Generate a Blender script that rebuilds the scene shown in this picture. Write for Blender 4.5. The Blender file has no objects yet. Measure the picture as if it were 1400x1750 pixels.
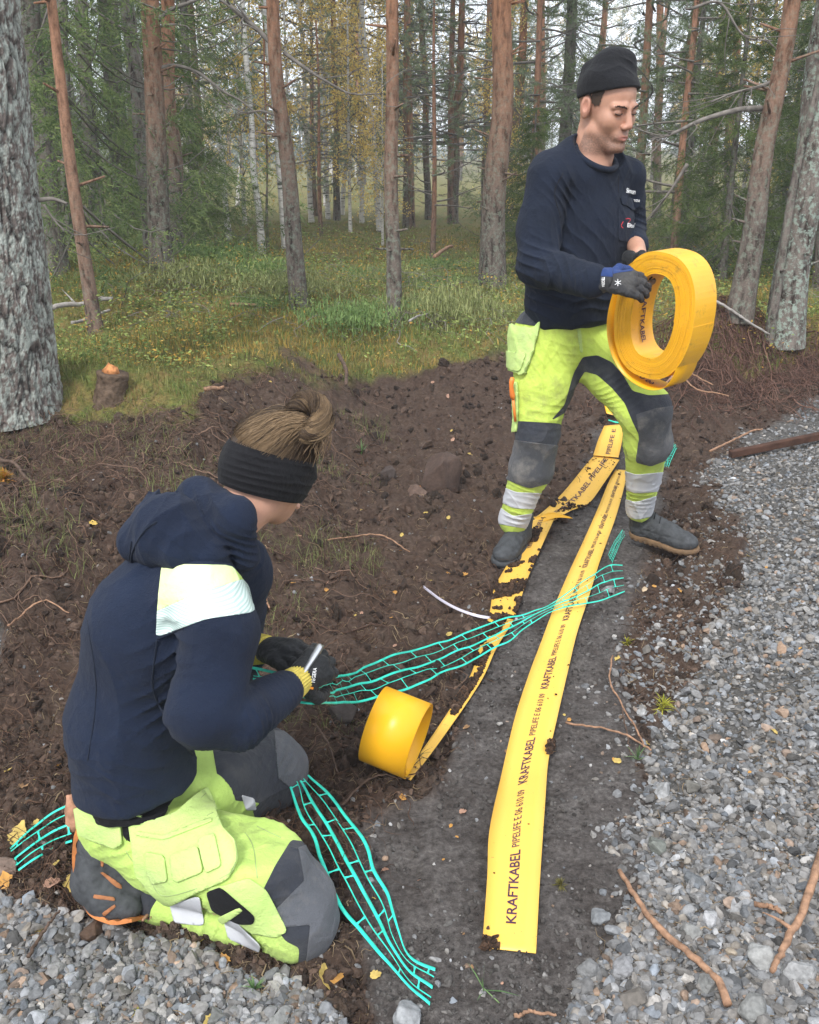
import bpy, math, random
import numpy as np
from mathutils import Vector, Matrix

# ---------------- camera, sky, sun, exposure ----------------
scene = bpy.context.scene
F_PX, PITCH, CAM_H = 1633.0, math.radians(21), 1.5      # focal length in photo pixels (1400 wide)
cam_d = bpy.data.cameras.new('camera')
cam = bpy.data.objects.new('camera', cam_d)
scene.collection.objects.link(cam)
cam.location = (0, 0, CAM_H)
cam.rotation_euler = (math.pi/2 - PITCH, 0, 0)
cam_d.sensor_fit = 'VERTICAL'
cam_d.sensor_height = 30.0
cam_d.lens = F_PX/1750*30.0
cam_d.clip_start = 0.05
cam_d.clip_end = 2000
scene.camera = cam

SUN_EL, SUN_AZ = math.radians(48), math.radians(200)     # azimuth from +Y clockwise: behind the camera, a little left
world = bpy.data.worlds.new('World'); scene.world = world
world.use_nodes = True
wn, wl = world.node_tree.nodes, world.node_tree.links
wn.clear()
w_out = wn.new('ShaderNodeOutputWorld'); w_bg = wn.new('ShaderNodeBackground')
w_sky = wn.new('ShaderNodeTexSky'); w_sky.sky_type = 'NISHITA'; w_sky.sun_disc = False
w_sky.sun_elevation = SUN_EL; w_sky.sun_rotation = SUN_AZ
w_sky.air_density = 1.0; w_sky.dust_density = 3.0; w_sky.ozone_density = 1.0
w_mix = wn.new('ShaderNodeMixRGB'); w_tc = wn.new('ShaderNodeTexCoord')
w_no = wn.new('ShaderNodeTexNoise'); w_no.inputs['Scale'].default_value = 2.2; w_no.inputs['Detail'].default_value = 5
w_rp = wn.new('ShaderNodeValToRGB')
w_rp.color_ramp.elements[0].position = 0.3; w_rp.color_ramp.elements[0].color = (0.72, 0.72, 0.72, 1)
w_rp.color_ramp.elements[1].position = 0.65; w_rp.color_ramp.elements[1].color = (1, 1, 1, 1)
wl.new(w_tc.outputs['Generated'], w_no.inputs['Vector'])
wl.new(w_no.outputs['Fac'], w_rp.inputs['Fac'])
wl.new(w_rp.outputs['Color'], w_mix.inputs['Fac'])
wl.new(w_sky.outputs['Color'], w_mix.inputs['Color1'])
w_mix.inputs['Color2'].default_value = (9.2, 9.7, 10.4, 1)      # overcast cloud sheet
wl.new(w_mix.outputs['Color'], w_bg.inputs['Color'])
w_bg.inputs['Strength'].default_value = 0.15
wl.new(w_bg.outputs['Background'], w_out.inputs['Surface'])

sun_d = bpy.data.lights.new('sun', 'SUN'); sun = bpy.data.objects.new('sun', sun_d)
scene.collection.objects.link(sun)
sun_d.energy = 2.3; sun_d.angle = math.radians(12); sun_d.color = (1, 0.97, 0.92)
sd_ = Vector((math.sin(SUN_AZ)*math.cos(SUN_EL), math.cos(SUN_AZ)*math.cos(SUN_EL), math.sin(SUN_EL)))
sun.rotation_euler = (-sd_).to_track_quat('-Z', 'Y').to_euler()

scene.view_settings.view_transform = 'Standard'
scene.view_settings.look = 'None'
scene.view_settings.exposure = 0.62
scene.view_settings.gamma = 1.0

# ---------------- small maths ----------------
rng = np.random.default_rng(7)
random.seed(7)
CT, ST = math.cos(PITCH), math.sin(PITCH)
def ray(px, py):
    u = (px-700)/F_PX; v = (875-py)/F_PX
    return np.array([u, CT+v*ST, -ST+v*CT])
def P(px, py, Y):
    d = ray(px, py); return np.array([0, 0, CAM_H]) + d*(Y/d[1])
def zd(p):                                   # distance along the optical axis
    return p[1]*CT - (p[2]-CAM_H)*ST
def mpp(p): return zd(p)/F_PX                # metres per photo pixel at a point
def proj(V):
    V = np.asarray(V, float); y = V[..., 1]; z = V[..., 2]-CAM_H
    dep = y*CT - z*ST; dep = np.where(dep < 0.05, 0.05, dep)
    up = y*ST + z*CT
    return 700+F_PX*V[..., 0]/dep, 875-F_PX*up/dep
def nrm(v):
    v = np.asarray(v, float); return v/(np.linalg.norm(v)+1e-12)
def sstep(a, b, x):
    t = np.clip((x-a)/(b-a), 0, 1); return t*t*(3-2*t)
def _h(i, j, k):
    n = (i.astype(np.uint32)*np.uint32(374761393) + j.astype(np.uint32)*np.uint32(668265263) + k.astype(np.uint32)*np.uint32(2147483647-1013))
    n = (n ^ (n >> np.uint32(13)))*np.uint32(1274126177)
    n = n ^ (n >> np.uint32(16))
    return (n & np.uint32(0xffffff)).astype(np.float32)/np.float32(8388608.0) - 1.0
def vn(p):                                   # value noise in -1..1, p (n,3)
    p = np.asarray(p, np.float32); fl = np.floor(p); f = p-fl; w = f*f*f*(f*(f*6-15)+10)
    i = fl.astype(np.int64); x, y, z = i[:, 0], i[:, 1], i[:, 2]; x1, y1, z1 = x+1, y+1, z+1
    wx, wy, wz = w[:, 0], w[:, 1], w[:, 2]
    def L(a, b, t): return a+(b-a)*t
    return L(L(L(_h(x, y, z), _h(x1, y, z), wx), L(_h(x, y1, z), _h(x1, y1, z), wx), wy),
             L(L(_h(x, y, z1), _h(x1, y, z1), wx), L(_h(x, y1, z1), _h(x1, y1, z1), wx), wy), wz)
def fbm(p, o=4, g=0.5):
    s = 0; a = 1.0; t = 0
    for k in range(o):
        s = s+a*vn(np.asarray(p)*(2.03**k)+17.3*k); t += a; a *= g
    return s/t
def n2(x, y, f=1.0, o=3, seed=0.0):
    x = np.asarray(x, float); y = np.asarray(y, float)
    sh = np.broadcast(x, y).shape
    q = np.stack([np.broadcast_to(x, sh).ravel()*f, np.broadcast_to(y, sh).ravel()*f, np.full(int(np.prod(sh)) if sh else 1, seed)], 1)
    return fbm(q, o).reshape(sh)
def poly_sd(x, y, poly):                     # 2-D signed distance, negative inside
    x = np.asarray(x, float); y = np.asarray(y, float)
    d = np.full(x.shape, 1e18); ins = np.zeros(x.shape, bool); n = len(poly)
    for i in range(n):
        ax, ay = poly[i]; bx, by = poly[(i+1) % n]
        ex, ey = bx-ax, by-ay
        t = np.clip(((x-ax)*ex+(y-ay)*ey)/(ex*ex+ey*ey+1e-12), 0, 1)
        d = np.minimum(d, (x-ax-ex*t)**2+(y-ay-ey*t)**2)
        c = ((ay > y) != (by > y)) & (x < (bx-ax)*(y-ay)/((by-ay) if by != ay else 1e-9)+ax)
        ins ^= c
    d = np.sqrt(d); return np.where(ins, -d, d)
def cr(pts, n):                              # Catmull-Rom resample to n points
    P_ = np.asarray(pts, float); m = len(P_)
    A = np.vstack([2*P_[0]-P_[1], P_, 2*P_[-1]-P_[-2]])
    t = np.linspace(0, m-1, n); i = np.clip(t.astype(int), 0, m-2); f = (t-i)[:, None]
    p0, p1, p2, p3 = A[i], A[i+1], A[i+2], A[i+3]
    return 0.5*(2*p1+(p2-p0)*f+(2*p0-5*p1+4*p2-p3)*f*f+(3*p1-p0-3*p2+p3)*f**3)

# ---------------- meshes, objects, tags ----------------
COL = scene.collection
def mesh(name, V, F, mats=(), smooth=True, col=None, normals=None, midx=None):
    V = np.asarray(V, np.float32); me = bpy.data.meshes.new(name)
    if isinstance(F, np.ndarray): Fs = [F]
    else: Fs = [np.asarray(f, np.int32) for f in F if len(f)]
    me.vertices.add(len(V)); me.vertices.foreach_set('co', V.ravel())
    nl = sum(f.size for f in Fs); npol = sum(len(f) for f in Fs)
    me.loops.add(nl); me.polygons.add(npol)
    me.loops.foreach_set('vertex_index', np.concatenate([f.ravel() for f in Fs]).astype(np.int32))
    tot = np.concatenate([np.full(len(f), f.shape[1], np.int32) for f in Fs])
    st = np.concatenate([[0], np.cumsum(tot)[:-1]]).astype(np.int32)
    me.polygons.foreach_set('loop_start', st)
    try: me.polygons.foreach_set('loop_total', tot)
    except Exception: pass
    me.polygons.foreach_set('use_smooth', np.full(npol, smooth, bool))
    if midx is not None: me.polygons.foreach_set('material_index', np.asarray(midx, np.int32))
    if col is not None:
        a = me.color_attributes.new('Col', 'FLOAT_COLOR', 'POINT')
        c = np.ones((len(V), 4), np.float32); c[:, :3] = col; a.data.foreach_set('color', c.ravel())
    me.update(calc_edges=True)
    if normals is not None:
        try: me.normals_split_custom_set_from_vertices(np.asarray(normals, float).tolist())
        except Exception: pass
    for m in mats: me.materials.append(m)
    return me
def tag(o, label=None, cat=None, group=None, kind=None):
    if label: o['label'] = label
    if cat: o['category'] = cat
    if group: o['group'] = group
    if kind: o['kind'] = kind
    return o
def put(name, me, parent=None):
    o = bpy.data.objects.new(name, me); COL.objects.link(o)
    if parent is not None:
        o.parent = parent
        # meshes are in world coordinates: take the parent chain's position off again
        m = Matrix.Identity(4); q = parent
        while q is not None: m = q.matrix_parent_inverse @ q.matrix_basis @ m; q = q.parent
        o.matrix_parent_inverse = m.inverted()
    return o
def raw(name, me, parent):                   # mesh already in the parent's own coordinates
    o = bpy.data.objects.new(name, me); COL.objects.link(o); o.parent = parent; return o
def root(name, loc=(0, 0, 0), rz=0.0):
    o = bpy.data.objects.new(name, None); COL.objects.link(o)
    o.location = [float(c) for c in loc]; o.rotation_euler = (0, 0, rz); o.empty_display_size = 0.1
    return o
def dup(o, loc=None, rz=None, sc=None):
    r = o.copy(); COL.objects.link(r)
    for ch in list(o.children):
        c = ch.copy(); COL.objects.link(c); c.parent = r
        for g in list(ch.children):
            d = g.copy(); COL.objects.link(d); d.parent = c
    if loc is not None: r.location = [float(c) for c in loc]
    if rz is not None: r.rotation_euler = (0, 0, rz)
    if sc is not None: r.scale = (sc, sc, sc)
    return r
class MB:                                    # gathers tubes / boxes / loose quads into one mesh
    def __init__(s): s.V = []; s.F3 = []; s.F4 = []; s.C = []; s.n = 0
    def add(s, V, F, c=None):
        V = np.asarray(V, float); F = np.asarray(F, np.int64)
        s.V.append(V); s.C.append(np.tile(np.asarray(c if c is not None else (1, 1, 1), float), (len(V), 1)) if (c is None or np.ndim(c) == 1) else c)
        (s.F4 if F.shape[1] == 4 else s.F3).append(F+s.n); s.n += len(V)
    def tube(s, pts, rad, sides=8, c=None, cap=True):
        pts = np.asarray(pts, float); n = len(pts); rad = np.broadcast_to(np.asarray(rad, float), (n,))
        T = np.gradient(pts, axis=0); T /= np.linalg.norm(T, axis=1)[:, None]+1e-12
        up = np.array([0, 0, 1.0]) if abs(T[0][2]) < .9 else np.array([1.0, 0, 0])
        A = np.cross(T, up); A /= np.linalg.norm(A, axis=1)[:, None]+1e-12
        B = np.cross(T, A)
        a = np.linspace(0, 2*np.pi, sides, endpoint=False)
        V = pts[:, None, :]+rad[:, None, None]*(np.cos(a)[None, :, None]*A[:, None, :]+np.sin(a)[None, :, None]*B[:, None, :])
        V = V.reshape(-1, 3)
        i = np.arange(n-1)[:, None]*sides; j = np.arange(sides)[None, :]; j2 = (j+1) % sides
        F = np.stack([i+j, i+j2, i+sides+j2, i+sides+j], -1).reshape(-1, 4)
        s.add(V, F, c)
        if cap:
            for e, idx in ((0, 0), (n-1, (n-1)*sides)):
                k = s.n; s.add([pts[e]], np.zeros((0, 3), int), c)
                base = k-len(V)-(0 if e == 0 else 1)+idx
                q = np.arange(sides)
                f = np.stack([np.full(sides, k), base+q, base+(q+1) % sides], 1)
                if e == 0: f = f[:, ::-1]
                s.F3.append(f)
    def box(s, c, half, R=None, col=None):
        q = np.array([[x, y, z] for x in (-1, 1) for y in (-1, 1) for z in (-1, 1)], float)*np.asarray(half)
        if R is not None: q = q@np.asarray(R).T
        s.add(q+np.asarray(c), [[0, 1, 3, 2], [4, 6, 7, 5], [0, 4, 5, 1], [2, 3, 7, 6], [0, 2, 6, 4], [1, 5, 7, 3]], col)
    def mesh(s, name, mats, smooth=True, col=False):
        V = np.vstack(s.V); F = []
        if s.F4: F.append(np.vstack(s.F4))
        if s.F3 and sum(len(f) for f in s.F3): F.append(np.vstack([f for f in s.F3 if len(f)]))
        return mesh(name, V, F, mats, smooth, np.vstack(s.C) if col else None)
def scatter(name, protos, idx, pos, rot, scl, col, mats, smooth=False):
    """protos: list of (V,F); rot (n,3,3), scl (n,3); one mesh"""
    Vs, Fs, Cs = [], [], []; n = 0
    for k, (pv, pf) in enumerate(protos):
        m = np.where(idx == k)[0]
        if not len(m): continue
        v = pv[None]*scl[m][:, None, :]
        v = np.einsum('nij,nvj->nvi', rot[m], v)+pos[m][:, None, :]
        f = pf[None]+(np.arange(len(m))*len(pv))[:, None, None]+n
        Vs.append(v.reshape(-1, 3)); Fs.append(f.reshape(-1, pf.shape[1])); Cs.append(np.repeat(col[m], len(pv), 0)); n += len(m)*len(pv)
    return mesh(name, np.vstack(Vs), [np.vstack(Fs)], mats, smooth, np.vstack(Cs))
def rrot(n, r=rng, flat=None):               # random rotations; flat = max tilt
    if flat is None:
        q = r.normal(size=(n, 4)); q /= np.linalg.norm(q, axis=1)[:, None]
        w, x, y, z = q.T
        return np.stack([np.stack([1-2*(y*y+z*z), 2*(x*y-z*w), 2*(x*z+y*w)], -1), np.stack([2*(x*y+z*w), 1-2*(x*x+z*z), 2*(y*z-x*w)], -1), np.stack([2*(x*z-y*w), 2*(y*z+x*w), 1-2*(x*x+y*y)], -1)], 1)
    a = r.uniform(0, 2*np.pi, n); tx = r.normal(0, flat, n); ty = r.normal(0, flat, n)
    ca, sa = np.cos(a), np.sin(a); Z = np.zeros(n); O = np.ones(n)
    Rz = np.stack([np.stack([ca, -sa, Z], -1), np.stack([sa, ca, Z], -1), np.stack([Z, Z, O], -1)], 1)
    cx, sx = np.cos(tx), np.sin(tx)
    Rx = np.stack([np.stack([O, Z, Z], -1), np.stack([Z, cx, -sx], -1), np.stack([Z, sx, cx], -1)], 1)
    cy, sy = np.cos(ty), np.sin(ty)
    Ry = np.stack([np.stack([cy, Z, sy], -1), np.stack([Z, O, Z], -1), np.stack([-sy, Z, cy], -1)], 1)
    return np.einsum('nij,njk,nkl->nil', Rx, Ry, Rz)
def ico(sub):
    t = (1+5**.5)/2
    V = np.array([[-1, t, 0], [1, t, 0], [-1, -t, 0], [1, -t, 0], [0, -1, t], [0, 1, t], [0, -1, -t], [0, 1, -t], [t, 0, -1], [t, 0, 1], [-t, 0, -1], [-t, 0, 1]], float)
    F = [[0, 11, 5], [0, 5, 1], [0, 1, 7], [0, 7, 10], [0, 10, 11], [1, 5, 9], [5, 11, 4], [11, 10, 2], [10, 7, 6], [7, 1, 8], [3, 9, 4], [3, 4, 2], [3, 2, 6], [3, 6, 8], [3, 8, 9], [4, 9, 5], [2, 4, 11], [6, 2, 10], [8, 6, 7], [9, 8, 1]]
    V = [v/np.linalg.norm(v) for v in V]
    for _ in range(sub):
        mid = {}; G = []
        def m(a, b):
            k = (min(a, b), max(a, b))
            if k not in mid: mid[k] = len(V); V.append(nrm(V[a]+V[b]))
            return mid[k]
        for a, b, c in F:
            ab, bc, ca = m(a, b), m(b, c), m(c, a); G += [[a, ab, ca], [b, bc, ab], [c, ca, bc], [ab, bc, ca]]
        F = G
    return np.array(V), np.array(F)
def rock(sub, seed, cuts=9, rough=0.05):     # angular stone: a ball cut by random planes
    r = np.random.default_rng(seed); V, F = ico(sub); V = V.copy()
    for _ in range(cuts):
        n = nrm(r.normal(size=3)); d = r.uniform(.45, .8); s = V@n
        V = V-np.maximum(s-d, 0)[:, None]*n[None]
    V *= (1+rough*vn(V*2.5+seed*3.1))[:, None]
    return V, F

# ---------------- materials ----------------
def new_mat(name):
    m = bpy.data.materials.new(name); m.use_nodes = True; nt = m.node_tree
    b = nt.nodes['Principled BSDF']; return m, nt, b
def node(nt, t, **kw):
    n = nt.nodes.new(t)
    for k, v in kw.items():
        if k in n.inputs: n.inputs[k].default_value = v
        else: setattr(n, k, v)
    return n
def ramp(nt, src, stops):
    r = nt.nodes.new('ShaderNodeValToRGB'); e = r.color_ramp.elements
    while len(e) < len(stops): e.new(0.5)
    for k, (p, c) in enumerate(stops):
        e[k].position = p; e[k].color = (*c, 1) if len(c) == 3 else c
    nt.links.new(src, r.inputs['Fac']); return r.outputs['Color']
def mixc(nt, fac, a, b, mode='MIX'):
    m = nt.nodes.new('ShaderNodeMixRGB'); m.blend_type = mode
    for s, v in ((0, fac), (1, a), (2, b)):
        if isinstance(v, (int, float)): m.inputs[s].default_value = v
        elif isinstance(v, tuple): m.inputs[s].default_value = (*v, 1)[:4]
        else: nt.links.new(v, m.inputs[s])
    return m.outputs['Color']
def bump(nt, b, h, st=0.4, dist=0.01, prev=None):
    n = node(nt, 'ShaderNodeBump'); n.inputs['Strength'].default_value = st; n.inputs['Distance'].default_value = dist
    nt.links.new(h, n.inputs['Height'])
    if prev is not None: nt.links.new(prev, n.inputs['Normal'])
    nt.links.new(n.outputs['Normal'], b.inputs['Normal']); return n.outputs['Normal']
def noise(nt, scale, detail=4, rough=0.55, vec=None, mp=None):
    n = node(nt, 'ShaderNodeTexNoise'); n.inputs['Scale'].default_value = scale
    n.inputs['Detail'].default_value = detail; n.inputs['Roughness'].default_value = rough
    if vec is None:
        tc = nt.nodes.get('TC') or nt.nodes.new('ShaderNodeTexCoord'); tc.name = 'TC'; vec = tc.outputs['Object']
    if mp is not None:
        m = node(nt, 'ShaderNodeMapping'); m.inputs['Scale'].default_value = mp; nt.links.new(vec, m.inputs['Vector']); vec = m.outputs['Vector']
    nt.links.new(vec, n.inputs['Vector']); return n.outputs['Fac']
def cloth(name, c, c2=None, rough=0.9, weave=900, sheen=0.2, dirt=None, dirt_amt=0.5, bst=0.25):
    m, nt, b = new_mat(name)
    c2 = c2 or tuple(v*0.8 for v in c)
    col = ramp(nt, noise(nt, 9, 5), [(0.3, c2), (0.7, c)])
    if dirt:
        f = ramp(nt, noise(nt, 14, 6, 0.65), [(0.5, (0, 0, 0)), (0.72, (dirt_amt,)*3)])
        col = mixc(nt, f, col, dirt)
    nt.links.new(col, b.inputs['Base Color']); b.inputs['Roughness'].default_value = rough
    b.inputs['Sheen Weight'].default_value = sheen; b.inputs['Sheen Roughness'].default_value = 0.6
    b.inputs['Specular IOR Level'].default_value = 0.25
    n1 = bump(nt, b, noise(nt, 38, 5, .6), .8, 0.007)
    bump(nt, b, noise(nt, min(weave, 420), 2), bst, 0.003, n1)
    return m
def plain(name, c, rough=0.6, spec=0.4, metal=0.0, var=0.15, vs=30, bs=0.0, bsc=200, bd=0.002):
    m, nt, b = new_mat(name)
    col = ramp(nt, noise(nt, vs, 4), [(0.3, tuple(v*(1-var) for v in c)), (0.7, tuple(min(1, v*(1+var)) for v in c))])
    nt.links.new(col, b.inputs['Base Color']); b.inputs['Roughness'].default_value = rough
    b.inputs['Specular IOR Level'].default_value = spec; b.inputs['Metallic'].default_value = metal
    if bs: bump(nt, b, noise(nt, bsc, 3), bs, bd)
    return m
def attr_mat(name, rough=0.85, var=0.3, vs=60, bs=0.0, bsc=200, bd=0.002, trans=0.0, spec=0.3):
    m, nt, b = new_mat(name)
    a = node(nt, 'ShaderNodeVertexColor'); a.layer_name = 'Col'
    col = a.outputs['Color']
    if var:
        g = ramp(nt, noise(nt, vs, 4), [(0.3, (1-var,)*3), (0.7, (1+var*0.5,)*3)])
        col = mixc(nt, 1.0, col, g, 'MULTIPLY')
    nt.links.new(col, b.inputs['Base Color']); b.inputs['Roughness'].default_value = rough
    b.inputs['Specular IOR Level'].default_value = spec
    if bs: bump(nt, b, noise(nt, bsc, 3), bs, bd)
    if trans:
        t = node(nt, 'ShaderNodeBsdfTranslucent'); nt.links.new(col, t.inputs['Color'])
        mx = node(nt, 'ShaderNodeMixShader'); mx.inputs[0].default_value = trans
        out = nt.nodes['Material Output']
        nt.links.new(b.outputs[0], mx.inputs[1]); nt.links.new(t.outputs[0], mx.inputs[2]); nt.links.new(mx.outputs[0], out.inputs['Surface'])
    return m
# ---------------- the lie of the land ----------------
def gauss(x, y, cx, cy, a, r, r2=None):
    r2 = r2 or r
    return a*np.exp(-((x-cx)/r)**2-((y-cy)/r2)**2)
EDGE_Y = [0.5, 1.0, 1.3, 1.76, 2.38, 3.3, 4.3, 5.2, 6.5]; EDGE_X = [.15, .25, .34, .55, .70, 1.05, 1.4, 2.0, 3.2]
def hbase(x, y):
    x = np.asarray(x, float); y = np.asarray(y, float)
    bank = sstep(2.15, 3.5, y-0.35*(x+0.9))*sstep(-0.05, -1.0, x)
    forest = sstep(4.9, 6.8, y)*(1-sstep(60, 160, y)*0.0)
    h = 0.30*bank+(1-bank)*0.24*forest+0.04*forest
    xe = np.interp(y, EDGE_Y, EDGE_X)
    h = h+0.26*sstep(0.0, 1.5, x-xe)*(1-sstep(4.6, 5.6, y-0.25*(x-1.6)))
    h = h+gauss(x, y, -2.2, 8.2, .26, 1.7, 1.3)+gauss(x, y, -0.75, 5.35, .10, .5, .35)+gauss(x, y, -1.15, 3.0, .10, .35, .3)
    h = h+gauss(x, y, 1.95, 6.05, .36, .42, .34)+gauss(x, y, 2.9, 6.3, .16, .5, .3)+gauss(x, y, -1.5, 4.5, .24, .6, .26)+gauss(x, y, -.6, 4.75, .16, .3, .2)+gauss(x, y, -1.0, 4.0, .10, .3, .25)+gauss(x, y, -2.1, 3.6, .14, .3, .3)+gauss(x, y, -.2, 3.9, .06, .4, .3)+gauss(x, y, .25, 6.1, .12, .7, .3)
    h = h+gauss(x, y, -.35, 3.05, .05, .25, .25)-gauss(x, y, 0.95, 4.6, .05, .3, 1.0)+gauss(x, y, -1.45, 2.55, .12, .4, .3)
    h = h+gauss(x, y, 0.25, 1.50, .014, .16, .12)
    h = h+sstep(7, 14, y)*(0.25*n2(x, y, .12, 2, 3.3)-.10)+sstep(20, 60, y)*(1.2*n2(x, y, .03, 2, 9.1)-0.3)
    return h
def GP(px, py, lift=0.0):                    # ground point seen at a pixel of the photograph
    d = ray(px, py); o = np.array([0, 0, CAM_H]); t = 0.8
    last = t
    for _ in range(900):
        p = o+d*t; hh = p[2]-float(hbase(p[0], p[1]))-lift
        if hh < 0: break
        last = t; t += max(0.004, hh*0.25)
        if t > 120: break
    for _ in range(12):
        m = (last+t)/2; p = o+d*m
        if p[2]-float(hbase(p[0], p[1]))-lift < 0: t = m
        else: last = m
    return o+d*t
Z_GR = [(920, 2600), (960, 1760), (1000, 1670), (1050, 1640), (1070, 1570), (1105, 1480), (1112, 1380), (1100, 1290), (1165, 1210), (1190, 1130), (1230, 1060), (1260, 980), (1290, 920), (1230, 850), (1205, 805), (1250, 775), (1330, 725), (1400, 690), (1700, 560), (2600, 560), (2600, 2600)]
Z_GL = [(-900, 2600), (720, 2600), (620, 1800), (520, 1670), (280, 1600), (120, 1560), (0, 1520), (-900, 1400)]
Z_GM = [(-300, 960), (40, 980), (90, 1060), (70, 1180), (50, 1260), (-300, 1240)]
Z_SA = [(700, 1900), (620, 1640), (590, 1520), (640, 1400), (740, 1360), (800, 1180), (840, 1060), (900, 960), (985, 860), (1010, 760), (1000, 735), (1080, 725), (1130, 800), (1120, 900), (1090, 1000), (1060, 1150), (1090, 1280), (1112, 1380), (1100, 1480), (1060, 1570), (1000, 1670), (960, 1800)]
Z_MO = [(-900, 735), (0, 735), (110, 700), (200, 705), (330, 715), (390, 655), (480, 622), (600, 650), (700, 622), (860, 618), (1230, 615), (1290, 640), (1400, 612), (1700, 560), (2600, 560), (2600, -5000), (-900, -5000)]
def zones(x, y, h):
    """soft masks in world space: gravel, sand, moss"""
    px, py = proj(np.stack([x, y, h], -1))
    wob = n2(x, y, 5.0, 4, 1.7)*38
    far = y > 9
    g = np.minimum(np.minimum(poly_sd(px, py, Z_GR), poly_sd(px, py, Z_GL)), poly_sd(px, py, Z_GM)+60)+wob
    s = poly_sd(px, py, Z_SA)+wob*0.8; m = poly_sd(px, py, Z_MO)+n2(x, y, 2.5, 4, 8.2)*45
    G = sstep(14, -14, g); S = sstep(16, -16, s)*(1-G); M = sstep(12, -12, m)
    M = np.where(far, 1.0, M); G = np.where(far, 0, G); S = np.where(far, 0, S)
    near = y < 0.75
    M = np.where(near, 0, M); S = np.where(near, 0, S); G = np.where(near, 1.0, G)
    M = np.where((y > 0) & (np.abs(x) > 3.2+y*0.6), 1.0, M)
    return G*(1-M), S*(1-M), M
def hfull(x, y, G=None, S=None, M=None):
    h = hbase(x, y)
    if G is None: G, S, M = zones(x, y, h)
    pe = 1-np.clip(G+S+M, 0, 1)
    fad = 1-sstep(12, 40, np.abs(y))
    r1 = 1-np.abs(n2(x, y, 7, 4, 2.2))
    h = h+fad*(M*(0.07*np.abs(n2(x, y, 3.2, 3, 12.4))+.03*np.abs(n2(x, y, 8, 2, 13)))*sstep(4, 5.5, y)+pe*(0.055*n2(x, y, 4, 3, 5.5)+0.045*n2(x, y, 13, 3, 1.5)+0.018*n2(x, y, 50, 2, 4.0)+0.04*(r1-.8))
               + S*(0.020*n2(x, y, 6, 3, 6.5)+0.010*n2(x, y, 22, 3, 2.5)+0.007*n2(x, y, 60, 3, 7.5))
               + G*(0.02*n2(x, y, 5, 3, 3.9)+0.006*n2(x, y, 60, 2, 2.9))
               + M*(0.06*n2(x, y, 2.2, 3, 4.4)+0.03*n2(x, y, 9, 3, 5.1)))
    return h
def steps(a, b, s0, g, smax):                # graded coordinate list
    out = [a]; s = s0
    while out[-1] < b: out.append(out[-1]+s); s = min(s*g, smax)
    return out
xs = steps(0, 2.3, .007, 1.0, .007); xs = xs+steps(xs[-1]+.01, 400, .01, 1.035, 30)
xs = np.array([-v for v in xs[::-1][:-1]]+xs)
ys = steps(0.95, 7.0, .005, 1.0022, .02); ys = ys+steps(ys[-1]+.022, 600, .022, 1.03, 40)
yb = [0.95-v for v in steps(.02, 120, .03, 1.12, 20)][::-1]
ys = np.array(yb+ys)
GX, GY = np.meshgrid(xs, ys)
gh = hbase(GX, GY); gG, gS, gM = zones(GX, GY, gh); gH = hfull(GX, GY, gG, gS, gM)
nx, ny = len(xs), len(ys)
ii = (np.arange(ny-1)[:, None]*nx+np.arange(nx-1)[None, :])
Fg = np.stack([ii, ii+1, ii+nx+1, ii+nx], -1).reshape(-1, 4)
def hs(x, y):                                # exact surface of the ground sheet (bilinear)
    x = np.asarray(x, float); y = np.asarray(y, float)
    i = np.clip(np.searchsorted(xs, x)-1, 0, nx-2); j = np.clip(np.searchsorted(ys, y)-1, 0, ny-2)
    fx = np.clip((x-xs[i])/(xs[i+1]-xs[i]), 0, 1); fy = np.clip((y-ys[j])/(ys[j+1]-ys[j]), 0, 1)
    return (gH[j, i]*(1-fx)+gH[j, i+1]*fx)*(1-fy)+(gH[j+1, i]*(1-fx)+gH[j+1, i+1]*fx)*fy
def zat(x, y, A):
    i = np.clip(np.searchsorted(xs, x), 0, nx-1); j = np.clip(np.searchsorted(ys, y), 0, ny-1); return A[j, i]

m_ground, nt, b = new_mat('ground')
va = node(nt, 'ShaderNodeVertexColor'); va.layer_name = 'Col'
sep = node(nt, 'ShaderNodeSeparateColor'); nt.links.new(va.outputs['Color'], sep.inputs[0])
fine = noise(nt, 70, 8, 0.7); mid = noise(nt, 9, 6, 0.6); fib = noise(nt, 40, 5, 0.6, mp=(1, 6, 1))
peat = mixc(nt, ramp(nt, mid, [(0.35, (0, 0, 0)), (0.65, (1, 1, 1))]), ramp(nt, fine, [(0.3, (.018, .011, .009)), (0.55, (.062, .040, .030)), (0.8, (.15, .105, .08))]), ramp(nt, fib, [(0.3, (.03, .020, .015)), (0.6, (.095, .066, .050)), (0.8, (.19, .15, .125))]))
sand = ramp(nt, fine, [(0.3, (.035, .031, .029)), (0.55, (.095, .087, .083)), (0.8, (.19, .18, .17))])
sand = mixc(nt, 1.0, sand, ramp(nt, mid, [(0.35, (.68, .64, .62)), (0.6, (1.15, 1.13, 1.12))]), 'MULTIPLY')
grav = ramp(nt, fine, [(0.3, (.03, .03, .028)), (0.55, (.10, .095, .09)), (0.8, (.22, .21, .2))])
moss = mixc(nt, ramp(nt, mid, [(0.4, (0, 0, 0)), (0.6, (1, 1, 1))]), ramp(nt, fine, [(0.3, (.03, .045, .012)), (0.7, (.16, .19, .05))]), ramp(nt, fine, [(0.3, (.07, .05, .02)), (0.7, (.26, .19, .07))]))
c = mixc(nt, sep.outputs[1], peat, sand); c = mixc(nt, sep.outputs[0], c, grav); c = mixc(nt, sep.outputs[2], c, moss)
nt.links.new(c, b.inputs['Base Color']); b.inputs['Roughness'].default_value = 0.95; b.inputs['Specular IOR Level'].default_value = 0.15
n1 = bump(nt, b, fine, 0.8, 0.012); bump(nt, b, noise(nt, 260, 3, .6), 0.6, 0.004, n1)
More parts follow.
